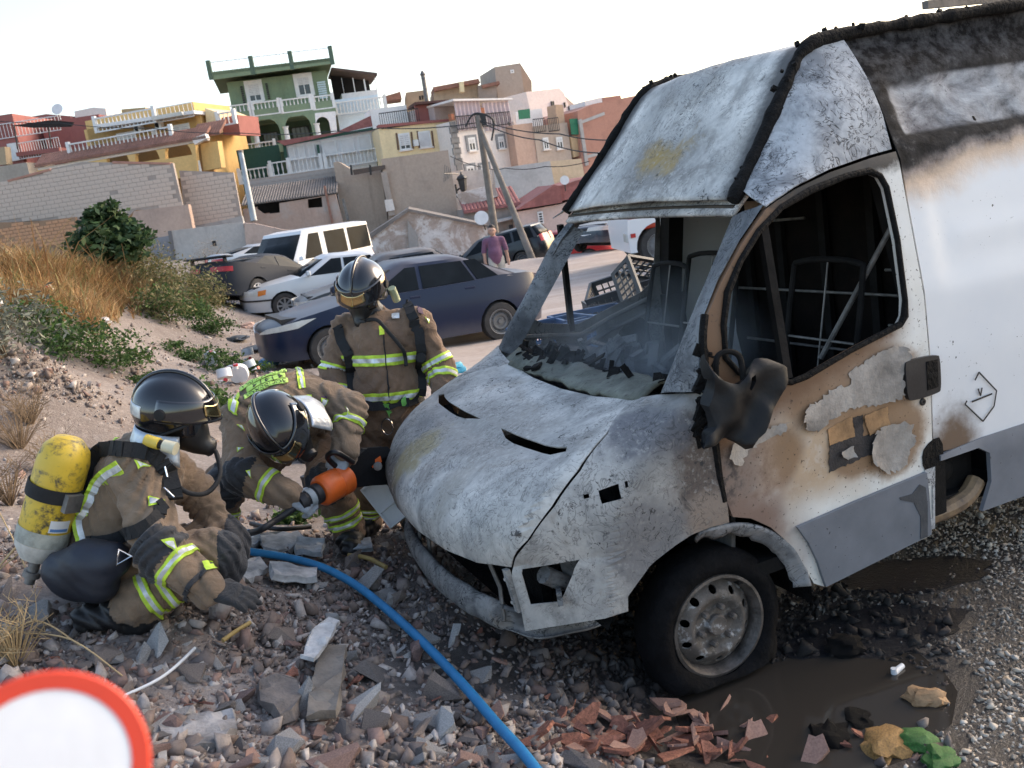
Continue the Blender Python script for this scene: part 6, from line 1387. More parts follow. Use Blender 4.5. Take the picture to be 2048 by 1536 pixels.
# estate, red car, hatchback seen through the van
M_blkp = paint('black_car_paint', (.015, .02, .026), .28, .2, .2); EST = dict(SIL); EST.update(L=4.5, lamps=[('tail_lamp', M_redl, [(4.3, .78), (4.48, .78), (4.48, 1.02), (4.3, 1.02)])], glass=dict(x=(1.15, 2.0, 4.2, 4.45), side=[(1.6, 2.4, 2.2, 2.42), (2.5, 3.4, 2.5, 3.35), (3.48, 4.2, 3.45, 4.1)]), deck=[(0, .60), (.08, .70), (.5, .80), (1.25, .94), (4.35, 1.02), (4.5, .95)], stripm=M_trim)
a = at(925, 545, 33.5); car('black_estate', 'black estate car parked behind the walking man', Vector((a.x, a.y, 0)), Vector((-.93, .36, 0)), EST, M_blkp)
M_redc = paint('red_car_paint', (.38, .02, .025), .28, .1, .2); RED = dict(SED); 
RED.update(L=4.3, wb=2.5, xf=.9, deck=[(0, .58), (.12, .66), (.5, .78), (1.2, .92), (3.2, .98), (4.0, 1.0), (4.2, .95), (4.3, .85)], glass=dict(x=(1.15, 1.95, 3.2, 4.0), side=[(1.6, 2.35, 2.2, 2.38), (2.45, 3.3, 2.48, 3.15)]), handles=(2.2, 3.1), doors=[(1.35, 1.25), (2.4, 2.42)], stripm=M_redc, lamps=[('headlamp', M_lamp, [(.05, .58), (.4, .62), (.5, .70), (.1, .68)]), ('tail_lamp', M_redl, [(4.1, .75), (4.28, .75), (4.28, .9), (4.1, .92)])])
a = at(1058, 548, 36.5); car('red_saloon', 'bright red saloon car parked beyond the slanting pole', Vector((a.x, a.y, 0)), Vector((-.98, .2, 0)), RED, M_redc)
M_gol = paint('dark_blue_grey_paint', (.03, .045, .07), .25, .3, .2); GOL = dict(DRK); GOL.update(stripm=M_trim, front=[(.60, .68, .40, M_trim, 'grille'), (.38, .48, .26, M_plate, 'number_plate'), (.24, .32, .55, M_trim, 'air_intake')], lamps=[('headlamp', M_lamp, [(.03, .57), (.30, .58), (.32, .70), (.05, .69)])])
a = onG(1246, 498) - Vector((.77, -.64, 0)) * .85; car('dark_blue_hatchback', 'dark blue hatchback facing the camera beside the fire engine', a, Vector((-.64, -.77, 0)), GOL, M_gol, wstyle='spoke')
# fire engine: white bumper corner, red cab and body
fe = empty('fire_engine', (0, 0, 0), label='red and white fire engine with yellow stripes seen through the van cab', cat='fire engine')
a = onG(1302, 524); hd = Vector((-1, -.06, 0)).normalized(); fe.location = (a.x, a.y, a.z); fe.rotation_euler = (0, 0, math.atan2(hd.y, hd.x))
M_fred = paint('fire_red_paint', (.40, .045, .02), .3, 0, .15); M_fyel = pm('yellow_reflective', (.75, .48, .04), .4, .1, 4, bump=0)
m = MB(); m.panel([(-1.6, .95), (.66, .95), (.72, 1.6), (.6, 2.9), (-1.6, 2.9)], (), lambda x, z: Vector((x, 1.22, z)), step=.5, thick=-2.44); bevel(m.build('cab', M_fred, fe, 0), .08, 3)
m = MB(); m.panel([(.58, .42), (.76, .42), (.79, .95), (.74, 1.25), (-.9, 1.25), (-.9, .95), (-.62, .9)] + [(.60 * math.cos(t), .5 + .60 * math.sin(t)) for t in np.linspace(math.pi - .7, 0, 10)], (), lambda x, z: Vector((x, 1.25, z)), step=.3, thick=-2.5); m.build('bumper_and_arch', M_wht, fe, 30)
m = MB(); m.panel([(-.35, 1.35), (.35, 1.35), (.62, 1.75), (.3, 1.75), (.1, 1.6), (-.2, 1.6), (-.35, 1.75)], (), lambda x, z: Vector((x + .12, 1.235, z)), step=.3, thick=-.01); m.build('stripe', M_fyel, fe, 0)
m = MB(); m.box((.79, 1.0, .8), (.03, .18, .1)); m.build('headlamp', M_lamp, fe, 0); m = MB(); m.box((.66, 1.27, .85), (.06, .02, .05)); m.build('indicator', M_redl, fe, 0)
m = MB(); m.box((-4.7, 0, 1.8), (2.9, 1.22, 1.25)); bevel(m.build('body', M_fred, fe, 0), .05); m = MB(); m.box((-3.1, 0, .75), (3.4, .45, .15)); m.build('chassis', M_trim, fe, 0)
for x in (0, -4.0):
    for sg in (1, -1): roadwheel(fe, (x, sg * 1.2, .5), .5, sg, 'steel', .3)
for sg in (1, -1): m = MB(); m.panel([(-.9, 1.8), (.4, 1.8), (.35, 2.6), (-.9, 2.6)], (), lambda x, z: Vector((x, sg * 1.226, z)), step=.5, thick=.004 * -sg); m.build('side_window', M_glass, fe, 0)
m = MB(); m.grid(lambda u, v: Vector((lerp(.72, .63, v) + .01, lerp(-1.1, 1.1, u), lerp(1.7, 2.65, v))), 4, 2); m.build('windscreen', M_glass, fe, 0)
# ------------------------------------------------------------------ people
from mathutils.bvhtree import BVHTree
M_brown = None
def cloth(name, col, sc=7, rough=.92, soot=.3):
    t = NT(name); n = t.noise(sc, 6, .65); n2 = t.noise(2.2, 5, .6); w = t.noise(420, 2, .5)
    c = t.ramp(n, [(.3, tuple(x * .72 for x in col)), (.7, tuple(min(1, x * 1.15) for x in col))]); c = t.mix(t.math('MULTIPLY', t.mapr(n2, .5, .75), soot), c, tuple(x * .3 for x in col))
    t.set(Base_Color=c, Roughness=rough, Sheen_Weight=.15); t.bump(t.math('ADD', t.math('MULTIPLY', w, .12), t.math('ADD', n, t.math('MULTIPLY', t.noise(13, 3, .5, None, 2.5), 1.2))), .55, .014); return t.m
M_brown = cloth('brown_turnout_cloth', (.20, .125, .078), soot=.6); M_brown2 = cloth('tan_turnout_cloth', (.225, .155, .10), soot=.6); M_blkc = cloth('black_knee_leather', (.022, .023, .027), 9, .7, .2); M_boot = pm('black_rubber_boot', (.016, .016, .017), .45, .4, 8, bump=.2)
M_glove = cloth('black_glove_leather', (.02, .02, .022), 9, .75, .2); M_gglove = cloth('grey_blue_glove', (.36, .40, .44), 9, .8, .5); M_hv = pm('fluorescent_yellow_tape', (.58, .80, .06), .6, .45, 16, bump=.2); M_ref = pm('silver_reflective_tape', (.70, .72, .72), .3, .4, 22, metal=.2, bump=.05)
M_strap = pm('black_webbing', (.014, .014, .015), .8, .3, 18, bump=.3); M_helm = NT('black_helmet_gloss').set(Base_Color=(.010, .010, .012), Roughness=.14, Coat_Weight=.6, Coat_Roughness=.05).m
M_gold = NT('gold_visor_mirror').set(Base_Color=(.50, .38, .19), Metallic=1.0, Roughness=.16).m; M_visor = NT('dark_visor').set(Base_Color=(.012, .012, .014), Roughness=.06, Coat_Weight=1.0).m; M_alu = pm('aluminised_neck_cloth', (.62, .65, .68), .35, .25, 14, metal=.6, bump=.5, bscale=22); M_mask = pm('black_mask_rubber', (.012, .012, .013), .42, .3, 9, bump=.1); M_skin = pm('skin', (.48, .28, .20), .55, .15, 12, bump=.1); M_chrome = pm('chrome_buckle', (.7, .7, .72), .2, .1, 5, metal=1, bump=0)

class Figure:
    def __init__(s, label, base, name='person'):
        s.r = empty(name, base, label=label, cat='person'); s.base = Vector(base)
    def loc(s, p): return Vector(p) - s.base
    def body(s, bones, mats, h=.015, k=.045, wr=.004, seed=0, extra=None, name='body'):
        """bones: (group, a, b, ra, rb[, k]) in world space; mats: group -> material"""
        s.bones = [(g, s.loc(a), s.loc(b), ra, rb, *rest) for g, a, b, ra, rb, *rest in bones]; V, Q = blend_body([b[1:] for b in s.bones], h, k, extra, wr, seed, .22)
        names = list(mats); C = V[Q].mean(1); best = None
        dist = np.stack([capsule(C, b[1], b[2], b[3], b[4])[0] for b in s.bones]); nb = dist.argmin(0); s.nb = nb
        o = npmesh(name, V, Q, [mats[n] for n in names], s.r, 180)
        gi = np.array([names.index(b[0]) for b in s.bones])[nb]; o.data.polygons.foreach_set('material_index', gi.astype(np.int32)); o.data.update()
        s.o = o; s.V, s.Q = V, Q; s.bvh = BVHTree.FromPolygons([Vector(v) for v in V], [tuple(int(i) for i in q) for q in Q]); return o
    def band(s, idx, t0, t1, axis=None, off=.006, mats=None, name='reflective_band', plain=False):
        """tape round the limb of bone idx (or bones), between fractions t0..t1 of the axis"""
        ids = idx if isinstance(idx, (list, tuple)) else [idx]; a, b = axis if axis else (s.bones[ids[0]][1], s.bones[ids[0]][2]); a, b = Vector(a), Vector(b); d = (b - a); L = d.length; d.normalize()
        sel = [q for q, n in zip(s.Q, s.nb) if n in ids]; bm = bmesh.new(); vm = {}
        lo, hi = sorted((t0 * L, t1 * L))
        for q in sel:
            ps = [Vector(s.V[i]) for i in q]; tt = [(p - a).dot(d) for p in ps]
            if max(tt) < lo - .02 or min(tt) > hi + .02: continue
            try: bm.faces.new([vm.setdefault(i, bm.verts.new(s.V[i])) for i in q])
            except ValueError: pass
        if not bm.faces: bm.free(); return None
        bm.normal_update(); 
        for v in bm.verts: v.co += v.normal * off
        geo = lambda: bm.verts[:] + bm.edges[:] + bm.faces[:]
        bmesh.ops.bisect_plane(bm, geom=geo(), plane_co=a + d * hi, plane_no=d, clear_outer=True); bmesh.ops.bisect_plane(bm, geom=geo(), plane_co=a + d * lo, plane_no=-d, clear_outer=True)
        w = hi - lo
        for k in (.3, .7): bmesh.ops.bisect_plane(bm, geom=geo(), plane_co=a + d * (lo + w * k), plane_no=d)
        for f in bm.faces:
            k = ((f.calc_center_median() - a).dot(d) - lo) / w; f.material_index = 1 if .3 < k < .7 and not plain else 0; f.smooth = True
        me = bpy.data.meshes.new(name); bm.to_mesh(me); bm.free()
        for m_ in (mats or [M_hv, M_ref]): me.materials.append(m_)
        o = bpy.data.objects.new(name, me); COL.objects.link(o); o.parent = s.r; o.modifiers.new('t', 'SOLIDIFY').thickness = .003; return o
    def hit(s, u, v, off=0):
        o = s.loc(CAM); r = ray(u, v).normalized(); h = s.bvh.ray_cast(o, r)
        if h[0] is None:
            h = s.bvh.find_nearest(o + r * ((s.bvh_c() - o).dot(r)))
        return h[0] + h[1] * off
    def bvh_c(s): return Vector(s.V.mean(0))
    def decal(s, px, mat, name, off=.007, step=6, thick=.002, parent=None):
        m = MB(); m.panel(px, (), lambda u, v: s.hit(u, v, off), step=step, thick=-thick); o = m.build(name, mat, parent or s.r, 50); return o
    def tri(s, px, k=.62):
        c = (sum(p[0] for p in px) / 3, sum(p[1] for p in px) / 3); o = s.decal(px, M_hv, 'reflective_triangle', .007); s.decal([(lerp(c[0], u, k), lerp(c[1], v, k)) for u, v in px], M_ref, 'triangle_centre', .0095, parent=o)
    def strap(s, px, w, mat, name='harness_strap', off=.012, h=.012, n=5):
        P = spline([Vector((u, v, 0)) for u, v in px], n); P = [s.hit(p.x, p.y, off) for p in P]; m = MB(); c = s.bvh_c()
        for a, b in zip(P, P[1:]):
            if (b - a).length < 1e-4: continue
            up = ((a + b) / 2 - c); m.bar(a - (b - a) * .08, b + (b - a) * .08, w, h, up=s.loc(CAM) - a)
        return m.build(name, mat, s.r, 0)
    def hand(s, wrist, knuck, back, curl, mat, sg=1, r=.013, name='glove', spread=.35):
        """gloved hand: palm from wrist to knuckles, four fingers of unequal length and a thumb; back = direction the back of the hand faces"""
        w, k = s.loc(wrist), s.loc(knuck); d = (k - w).normalized(); bk = Vector(back); bk = (bk - d * bk.dot(d)).normalized(); sd = d.cross(bk) * sg; B = []
        for i in range(4):
            o = (i - 1.5) / 1.5; base = k + sd * (o * .034) - d * (.006 * abs(o)); B.append((w + sd * (o * .02), base, .024, .019))
            L = (.036, .042, .039, .03)[i]; p = base; ang = 0; f = d
            for j in range(3):
                ang += curl * (1.0, 1.1, .7)[j]; f = d * math.cos(ang) - bk * math.sin(ang) + sd * o * .12; q = p + f.normalized() * L * (1, .75, .6)[j]; B.append((p, q, r * (1 - .06 * j), r * (1 - .06 * (j + 1)))); p = q
        t0 = w + d * .025 - sd * .03; t1 = t0 + (d * .6 - sd * .7 - bk * .25).normalized() * .045; t2 = t1 + (d * .9 - sd * .15 - bk * (.25 + curl * .5)).normalized() * .035
        B += [(w, t0, .024, .018), (t0, t1, .017, .014), (t1, t2, .014, .012), (w - d * .05, w, .034, .03)]
        V, Q = blend_body(B, .0065, .010, None, 0, 0, .04); return npmesh(name, V, Q, mat, s.r, 180)
def helmet(fig, c, fwd, up, plate=True, scale=1.0, white=None, lamp=None, visor_gold=True):
    """crested shell helmet: c centre, fwd and up axes"""
    f = Vector(fwd).normalized(); u = Vector(up); u = (u - f * u.dot(f)).normalized(); l = u.cross(f); M = Matrix((f, l, u)).transposed().to_4x4(); M = Matrix.Translation(fig.loc(c)) @ M; a, b, cz = .168 * scale, .133 * scale, .140 * scale
    def rim(az): return R_(interp(abs(math.degrees(az)), [0, 50, 90, 130, 180], [88, 96, 122, 128, 124]))
    def shell(az, ph, off=0):
        x, y, z = math.sin(ph) * math.cos(az), math.sin(ph) * math.sin(az), math.cos(ph)
        p = Vector((x * (a + off), y * (b + off), z * (cz + off))); p.z += .014 * math.exp(-(p.y / .016) ** 2) * max(0, z) ** .5
        e = max(0, (ph - rim(az) + .25) / .25); p.x *= 1 + .05 * e * e; p.y *= 1 + .05 * e * e
        return M @ p
    m = MB(); m.grid(lambda i, j: shell((i * 2 - 1) * math.pi, .001 + j * rim((i * 2 - 1) * math.pi)), 64, 20); hel = m.build('helmet', M_helm, fig.r, 60); hel.modifiers.new('t', 'SOLIDIFY').thickness = .004
    def patch(name, mat, a0, a1, p0, p1, off, n=18, taper=0):
        m = MB(); m.grid(lambda i, j: shell(lerp(a0, a1, i), lerp(p0, p1, j) + taper * abs(2 * i - 1), off), n, 8); o = m.build(name, mat, hel, 60); o.modifiers.new('t', 'SOLIDIFY').thickness = .003; return o
    # rim bead, crest, visor, mirrored front plate
    m = MB(); m.tube([shell(t, rim(t), .004) for t in np.linspace(-math.pi, math.pi, 60, endpoint=False)], .006, 6, closed=True); m.build('rim_bead', M_strap, hel, 60)
    m = MB(); m.tube([shell(0 if t < 0 else math.pi, abs(t), .006) for t in np.linspace(-R_(70), R_(105), 22)], [.009] * 22, 8); m.build('crest', M_helm, hel, 60)
    patch('visor', M_visor, -R_(95), R_(95), R_(62), R_(97), .010, 28)
    if plate: patch('front_plate', M_gold, -R_(28), R_(28), R_(75), R_(92), .0145, 20, -R_(6))
    for sg in (1, -1): m = MB(); m.lathe([(.024, 0), (.022, .008), (0, .01)], 14, Matrix.Translation(shell(sg * R_(88), R_(84), .012)) @ (M.to_3x3() @ Vector((0, sg, 0))).to_track_quat('Z', 'Y').to_matrix().to_4x4()); m.build('visor_pivot', M_strap, hel, 40)
    if white is not None: patch('white_reflector', M_ref, white[0], white[1], white[2], white[3], .003)
    # mask below the visor: face piece, chin regulator
    H = lambda x, y, z: M @ Vector((x * scale, y * scale, z * scale))
    V, Q = blend_body([(H(.03, 0, -.03), H(.06, 0, -.09), .098, .078), (H(.09, 0, -.08), H(.105, 0, -.125), .05, .045), (H(.11, 0, -.13), H(.15, 0, -.145), .036, .034)], .011, .03, None, 0, 0, .12); mk = npmesh('face_mask', V, Q, M_mask, fig.r, 180)
    m = MB(); m.lathe([(.036, 0), (.038, .02), (.03, .03), (0, .03)], 14, Matrix.Translation(H(.14, .01, -.145)) @ (M.to_3x3() @ Vector((1, 0, -.2))).to_track_quat('Z', 'Y').to_matrix().to_4x4()); m.build('regulator', M_mask, mk, 40)
    m = MB(); m.grid(lambda i, j: H(.03 + .098 * math.cos(lerp(-1.1, 1.1, i)) * 1.02, .104 * math.sin(lerp(-1.1, 1.1, i)), lerp(-.02, -.085, j)), 14, 4); m.build('mask_lens', M_visor, mk, 60).modifiers.new('t', 'SOLIDIFY').thickness = .003
    return hel, M, H
def neckflap(fig, H, mat=None):
    """aluminised cloth hanging from the helmet's rear rim over the neck"""
    def fl(i, j):
        az = lerp(-R_(120), R_(120), i) + math.pi; r = 1 + .10 * j; return H((.150 + .02 * j) * math.cos(az) * r, (.128 + .02 * j) * math.sin(az) * r, -.075 - .12 * j + .012 * math.sin(az * 9) * j)
    m = MB(); m.grid(fl, 40, 6); o = m.build('neck_flap', mat or M_alu, fig.r, 60); o.modifiers.new('t', 'SOLIDIFY').thickness = .004; return o
def boot(B, ankle, toe, g='boot'): B.append((g, ankle, Vector(ankle) + (Vector(toe) - Vector(ankle)) * .2 - Vector((0, 0, .05)), .068, .062)); B.append((g, Vector(ankle) - Vector((0, 0, .055)), toe, .058, .048))

# --- standing firefighter
g0 = at(775, 1085, 5.3); base = Vector((g0.x, g0.y, G(g0.x, g0.y))); S1 = Figure('firefighter standing upright in brown gear with black helmet and breathing mask', base)
J = lambda u, v, d: at(u, v, d)
nk, ch, wa, pe = J(742, 632, 5.27), J(765, 690, 5.25), J(772, 775, 5.25), J(776, 830, 5.3); sl, sr = J(694, 660, 5.30), J(832, 648, 5.24)
el, wl = J(668, 748, 5.28), J(682, 815, 5.12); er, wr_ = J(880, 735, 5.24), J(893, 815, 5.10); hl, hr = J(747, 850, 5.3), J(808, 845, 5.3)
fl_, fr_ = Vector((J(738, 900, 5.34).x, 0, 0)), 0
def foot(p, dz=.10): return Vector((p.x, p.y, G(p.x, p.y) + dz))
kl, kr = J(735, 975, 5.28), J(822, 968, 5.28); al, ar_ = foot(J(742, 1085, 5.36)), foot(J(838, 1085, 5.36))
B = [('jacket', nk, ch, .075, .16), ('jacket', sl, sr, .085, .085), ('jacket', J(725, 690, 5.26), J(805, 683, 5.24), .125, .125), ('jacket', ch, wa, .165, .165), ('jacket', J(740, 780, 5.27), J(805, 772, 5.26), .115, .115), ('jacket', wa, pe, .16, .165), ('jacket', sl, el, .088, .078), ('jacket', el, wl, .076, .064), ('jacket', sr, er, .088, .078), ('jacket', er, wr_, .076, .064),
     ('trousers', hl, kl, .115, .095), ('trousers', kl, al, .095, .088), ('trousers', hr, kr, .115, .095), ('trousers', kr, ar_, .095, .088), ('neck', J(735, 612, 5.22), nk, .06, .065)]
boot(B, al, al + Vector((-.02, -.2, -.05))); boot(B, ar_, ar_ + Vector((.03, -.2, -.05)))
S1.body(B, dict(jacket=M_brown, trousers=M_brown, boot=M_boot, neck=M_mask), seed=1.3, wr=.011, h=.013)
ax = (S1.loc(ch), S1.loc(pe)); Lx = (pe - ch).length
for t in (.10, .62): S1.band([0, 2, 3, 4, 5], t, t + .055 / Lx * 1.1, ax)
for i, t in ((8, .78), (6, .80), (7, .55), (9, .2)): S1.band(i, t, t + .17)
for i in (11, 13): S1.band(i, .62, .74); S1.band(i, .8, .92)
fw = (Vector((-.25, -.9, -.45))).normalized(); up = Vector((.0, -.45, .9)); hel, HM, HH = helmet(S1, J(724, 572, 5.2), fw, up)
S1.hand(wl, wl + Vector((.0, -.02, -.10)), (-1, -.3, 0), .45, M_glove, 1); S1.hand(wr_, wr_ + Vector((0, -.02, -.10)), (1, -.3, 0), .45, M_glove, -1)
for px in ([(676, 655), (690, 690), (705, 730), (700, 800)], [(812, 605), (832, 650), (842, 700), (838, 790)]): S1.strap(px, .055, M_strap, off=.014, h=.02)
S1.strap([(705, 800), (760, 812), (842, 795)], .05, M_strap, 'belt', .012)
m = MB(); P = [S1.hit(u, v, .035) for u, v in ((752, 648), (775, 665), (800, 690), (808, 720), (805, 735))]; m.tube(spline([HH(.13, 0, -.15)] + P, 5), .011, 8); m.build('air_hose', M_strap, S1.r, 60)
m = MB(); m.lathe([(.03, 0), (.03, .018), (.024, .024), (0, .024)], 16, Matrix.Translation(S1.hit(838, 712, .03)) @ Matrix.Rotation(R_(80), 4, 'X')); m.build('pressure_gauge', M_strap, S1.r, 40)
S1.decal([(783, 630), (799, 628), (800, 638), (785, 640)], M_ref, 'name_badge', .012); S1.decal([(757, 655), (766, 654), (768, 671), (759, 672)], M_hv, 'pull_tab', .014); S1.decal([(832, 612), (843, 618), (846, 630), (836, 626)], pm('dark_patch', (.10, .05, .09), .7), 'shoulder_patch')
S1.tri([(848, 634), (858, 640), (857, 648)])
for px in ([(768, 806), (776, 804), (782, 828), (776, 830)], [(802, 796), (811, 794), (810, 808), (803, 810)]): S1.decal(px, pm('green_tab', (.18, .5, .1), .7), 'green_tab', .02)
m = MB(); q = S1.hit(775, 840, .02); m.tube([q + Vector((.03 * math.cos(t), -.005, .045 * math.sin(t) - .03)) for t in np.linspace(0, 2 * math.pi, 18, endpoint=False)], .004, 6, closed=True); m.build('carabiner', M_chrome, S1.r, 60)
m = MB(); q = S1.decal([(764, 652), (766, 652), (780, 800), (778, 800)], M_strap, 'zip_flap', .008, 8)
# torch held on the helmet's side and cylinder on the back
m = MB(); cb = (sl + sr) / 2 + Vector((.0, .26, -.25)); m.lathe([(.02, -.32), (.075, -.28), (.08, -.2), (.08, .2), (.06, .27), (.02, .3)], 20, Matrix.Translation(S1.loc(cb))); m.build('air_cylinder', pm('yellow_cylinder', (.68, .46, .04), .5), S1.r, 40)
m = MB(); a, b = HH(-.02, .16, -.03), HH(-.03, .17, -.12); m.tube([a, b], .022, 10); m.build('helmet_torch', pm('greenish_torch', (.45, .5, .32), .5), S1.r, 40)

# --- bending firefighter
base = foot(J(690, 1090, 5.05), 0); S2 = Figure('bending firefighter leaning over a hydraulic tool, back lettering showing', base)
nk, ch, sp2, pe = J(545, 818, 4.62), J(565, 816, 4.74), J(590, 808, 4.95), J(622, 840, 5.25); sl, sr = J(482, 838, 4.63), J(650, 802, 4.78)
el, wl = J(484, 948, 4.42), J(580, 992, 4.36); er, wr_ = J(698, 820, 4.72), J(690, 905, 4.55); hl, hr = J(588, 870, 5.3), J(655, 865, 5.25); kl, kr = J(455, 962, 4.78), J(655, 960, 4.92); al, ar_ = foot(J(440, 1085, 4.85), .12), foot(J(700, 1075, 5.05), .11)
B = [('jacket', nk, ch, .09, .16), ('jacket', sl, sr, .092, .092), ('jacket', J(530, 818, 4.75), J(610, 806, 4.82), .15, .14), ('jacket', ch, sp2, .165, .17), ('jacket', sp2, pe, .17, .165), ('jacket', sl, el, .09, .08), ('jacket', el, wl, .078, .062), ('jacket', sr, er, .09, .08), ('jacket', er, wr_, .078, .064),
     ('trousers', hl, kl, .12, .10), ('trousers', kl, al, .098, .088), ('trousers', hr, kr, .12, .10), ('trousers', kr, ar_, .098, .088), ('knee', kl + Vector((0, -.04, -.0)), kl.lerp(al, .15) + Vector((0, -.04, 0)), .09, .085), ('knee', kr + Vector((0, -.03, 0)), kr.lerp(ar_, .12) + Vector((0, -.03, 0)), .09, .085), ('knee', el + Vector((0, -.008, 0)), el.lerp(wl, .06) + Vector((0, -.008, 0)), .083, .08)]
boot(B, al, al + Vector((-.05, -.2, -.05))); boot(B, ar_, ar_ + Vector((.04, -.2, -.05)))
S2.body(B, dict(jacket=M_brown2, trousers=M_brown, boot=M_boot, knee=M_blkc), seed=4.1, wr=.0125, h=.012)
for i, t in ((6, .48), (8, .30)): S2.band(i, t, t + .15)
for i in (10, 12): S2.band(i, .58, .69); S2.band(i, .76, .88)
S2.decal([(591, 737), (604, 735), (612, 776), (597, 779)], M_hv, 'back_band', .007); S2.decal([(595, 737), (600, 736), (608, 777), (602, 778)], M_ref, 'back_band', .010)
S2.decal([(470, 778), (480, 788), (473, 832), (458, 822), (458, 800)], M_hv, 'shoulder_band', .007); S2.decal([(468, 786), (475, 792), (470, 826), (463, 820)], M_ref, 'shoulder_band', .010)
for px in ([(608, 792), (624, 790), (620, 816)], [(642, 796), (658, 800), (645, 820)], [(690, 812), (697, 820), (698, 838)], [(474, 850), (484, 852), (490, 864)], [(474, 895), (488, 897), (475, 905)], [(490, 942), (500, 940), (502, 958)]): S2.tri(px)
S2.decal([(642, 794), (655, 792), (655, 806), (648, 812), (641, 808)], pm('dark_patch', (.10, .05, .09), .7), 'shoulder_patch')
hel, HM, HH = helmet(S2, J(556, 848, 4.36), Vector((.35, -.55, -.75)), Vector((-.35, -.75, .55)), white=(math.pi - .7, math.pi + .7, R_(70), R_(80)))
neckflap(S2, HH)
S2.hand(wl, wl + (J(625, 1010, 4.36) - wl).normalized() * .10, (0, -.6, .8), .9, M_gglove, 1); S2.hand(wr_, wr_ + (J(668, 945, 4.5) - wr_).normalized() * .09, (0, -.6, .8), .9, M_gglove, -1)
# lime panel with lettering across the back (upside down to us)
def backquad(a, b):   # a: 0 image left .. 1 right, b: 0 image top .. 1 bottom
    top = (lerp(481, 572, a), lerp(777, 739, a) - 9 * math.sin(math.pi * a)); bot = (lerp(489, 575, a), lerp(801, 766, a) - 6 * math.sin(math.pi * a)); return (lerp(top[0], bot[0], b), lerp(top[1], bot[1], b))
def tape(a0, a1, b0, b1, mat, name, off, parent=None):
    m = MB(); m.grid(lambda i, j: S2.hit(*backquad(lerp(a0, a1, i), lerp(b0, b1, j)), off), 24, 6); o = m.build(name, mat, parent or S2.r, 60); o.modifiers.new('t', 'SOLIDIFY').thickness = .002; return o
M_lime = pm('lime_print', (.52, .78, .16), .7, .1, 12, bump=0); M_prt = pm('dark_print', (.05, .06, .03), .8, 0, 5, bump=0)
pn = tape(0, 1, 0, .27, M_lime, 'back_panel', .006); tape(.12, .96, .32, .64, M_lime, 'back_panel', .006); tape(0, 1, .69, 1, M_lime, 'back_panel', .006)
def lettering(txt, a0, a1, b0, b1):
    cu = bpy.data.curves.new('txt', 'FONT'); cu.body = txt; cu.resolution_u = 2; to = bpy.data.objects.new('txt', cu); COL.objects.link(to); me = to.to_mesh(); P = np.array([v.co[:] for v in me.vertices]); Fs = [tuple(p.vertices) for p in me.polygons]
    lo, hi = P.min(0), P.max(0); m = MB(); vs = []
    for p in P:
        x, y = (p[0] - lo[0]) / (hi[0] - lo[0]), (p[1] - lo[1]) / (hi[1] - lo[1]); vs.append(S2.hit(*backquad(lerp(a1, a0, x), lerp(b0, b1, y)), .0085))
    m.add(vs, Fs); to.to_mesh_clear(); bpy.data.objects.remove(to); bpy.data.curves.remove(cu); return m.build('lettering', M_prt, pn, 0)
lettering('BOMBEROS', .04, .97, .73, .97); lettering('REGION DE MURCIA', .04, .97, .04, .23)
for a0, a1 in ((.42, .435), (.68, .695)): tape(a0, a1, .32, .64, M_prt, 'panel_divider', .008)
for c, r_ in ((.56, .07), (.84, .06), (.28, .06)):
    m = MB(); m.panel([(c + r_ * (.7 + .3 * math.cos(3 * t)) * math.cos(t), .48 + .13 * math.sin(t)) for t in np.linspace(0, 2 * math.pi, 20, endpoint=False)], (), lambda a, b: S2.hit(*backquad(a, b), .0085), step=.05, thick=-.001); m.build('emblem', M_prt, pn, 0)

# --- kneeling firefighter with the yellow cylinder
base = foot(J(290, 1225, 3.75), 0); S3 = Figure('crouching firefighter wearing a yellow air cylinder on the back', base)
nk, ch, wa, pe = J(298, 900, 3.88), J(276, 950, 3.88), J(232, 1050, 3.9), J(205, 1120, 3.92); sn, sf = J(272, 945, 3.70), J(335, 945, 4.06); en, wn = J(322, 1105, 3.55), J(415, 1178, 3.52); ef, wf = J(395, 985, 4.1), J(420, 1020, 4.05)
hn, hf = J(215, 1130, 3.78), J(230, 1125, 4.05); kn, kf = J(425, 1112, 3.72), J(440, 1085, 4.02); an, af = J(275, 1205, 3.66), J(300, 1190, 4.0)
B = [('jacket', nk, ch, .08, .15), ('jacket', sn, sf, .09, .09), ('jacket', ch, wa, .165, .165), ('jacket', wa, pe, .165, .17), ('jacket', J(262, 960, 3.78), J(232, 1050, 3.82), .12, .13), ('jacket', sn, en, .095, .085), ('jacket', en, wn, .082, .066), ('jacket', sf, ef, .09, .08), ('jacket', ef, wf, .078, .066),
     ('trousers', hn, kn, .125, .095), ('trousers', kn, an, .092, .085), ('trousers', hf, kf, .125, .095), ('trousers', kf, af, .092, .085), ('knee', kn + Vector((.03, 0, .0)), kn + Vector((.035, .0, -.05)), .085, .08), ('knee', en + Vector((.0, -.006, .02)), en + Vector((.01, -.006, -.03)), .086, .08), ('knee', kf + Vector((.03, 0, 0)), kf + Vector((.03, 0, -.05)), .085, .08)]
boot(B, an, an + Vector((-.2, -.02, -.02))); boot(B, af, af + Vector((-.2, -.02, -.02)))
S3.body(B, dict(jacket=M_brown2, trousers=M_brown2, boot=M_boot, knee=M_blkc), seed=7.7, wr=.0125, h=.0108)
S3.band(6, .28, .45); S3.band(6, .78, .86, mats=[M_blkc, M_blkc])
for i in (10, 12): S3.band(i, .55, .67); S3.band(i, .74, .87)
S3.strap([(240, 935), (205, 960), (190, 985), (175, 1020), (163, 1040), (170, 1080)], .062, M_hv, 'back_tape', .004, .006); S3.strap([(240, 935), (205, 960), (190, 985), (175, 1020), (163, 1040), (170, 1080)], .026, M_ref, 'back_tape', .008, .006)
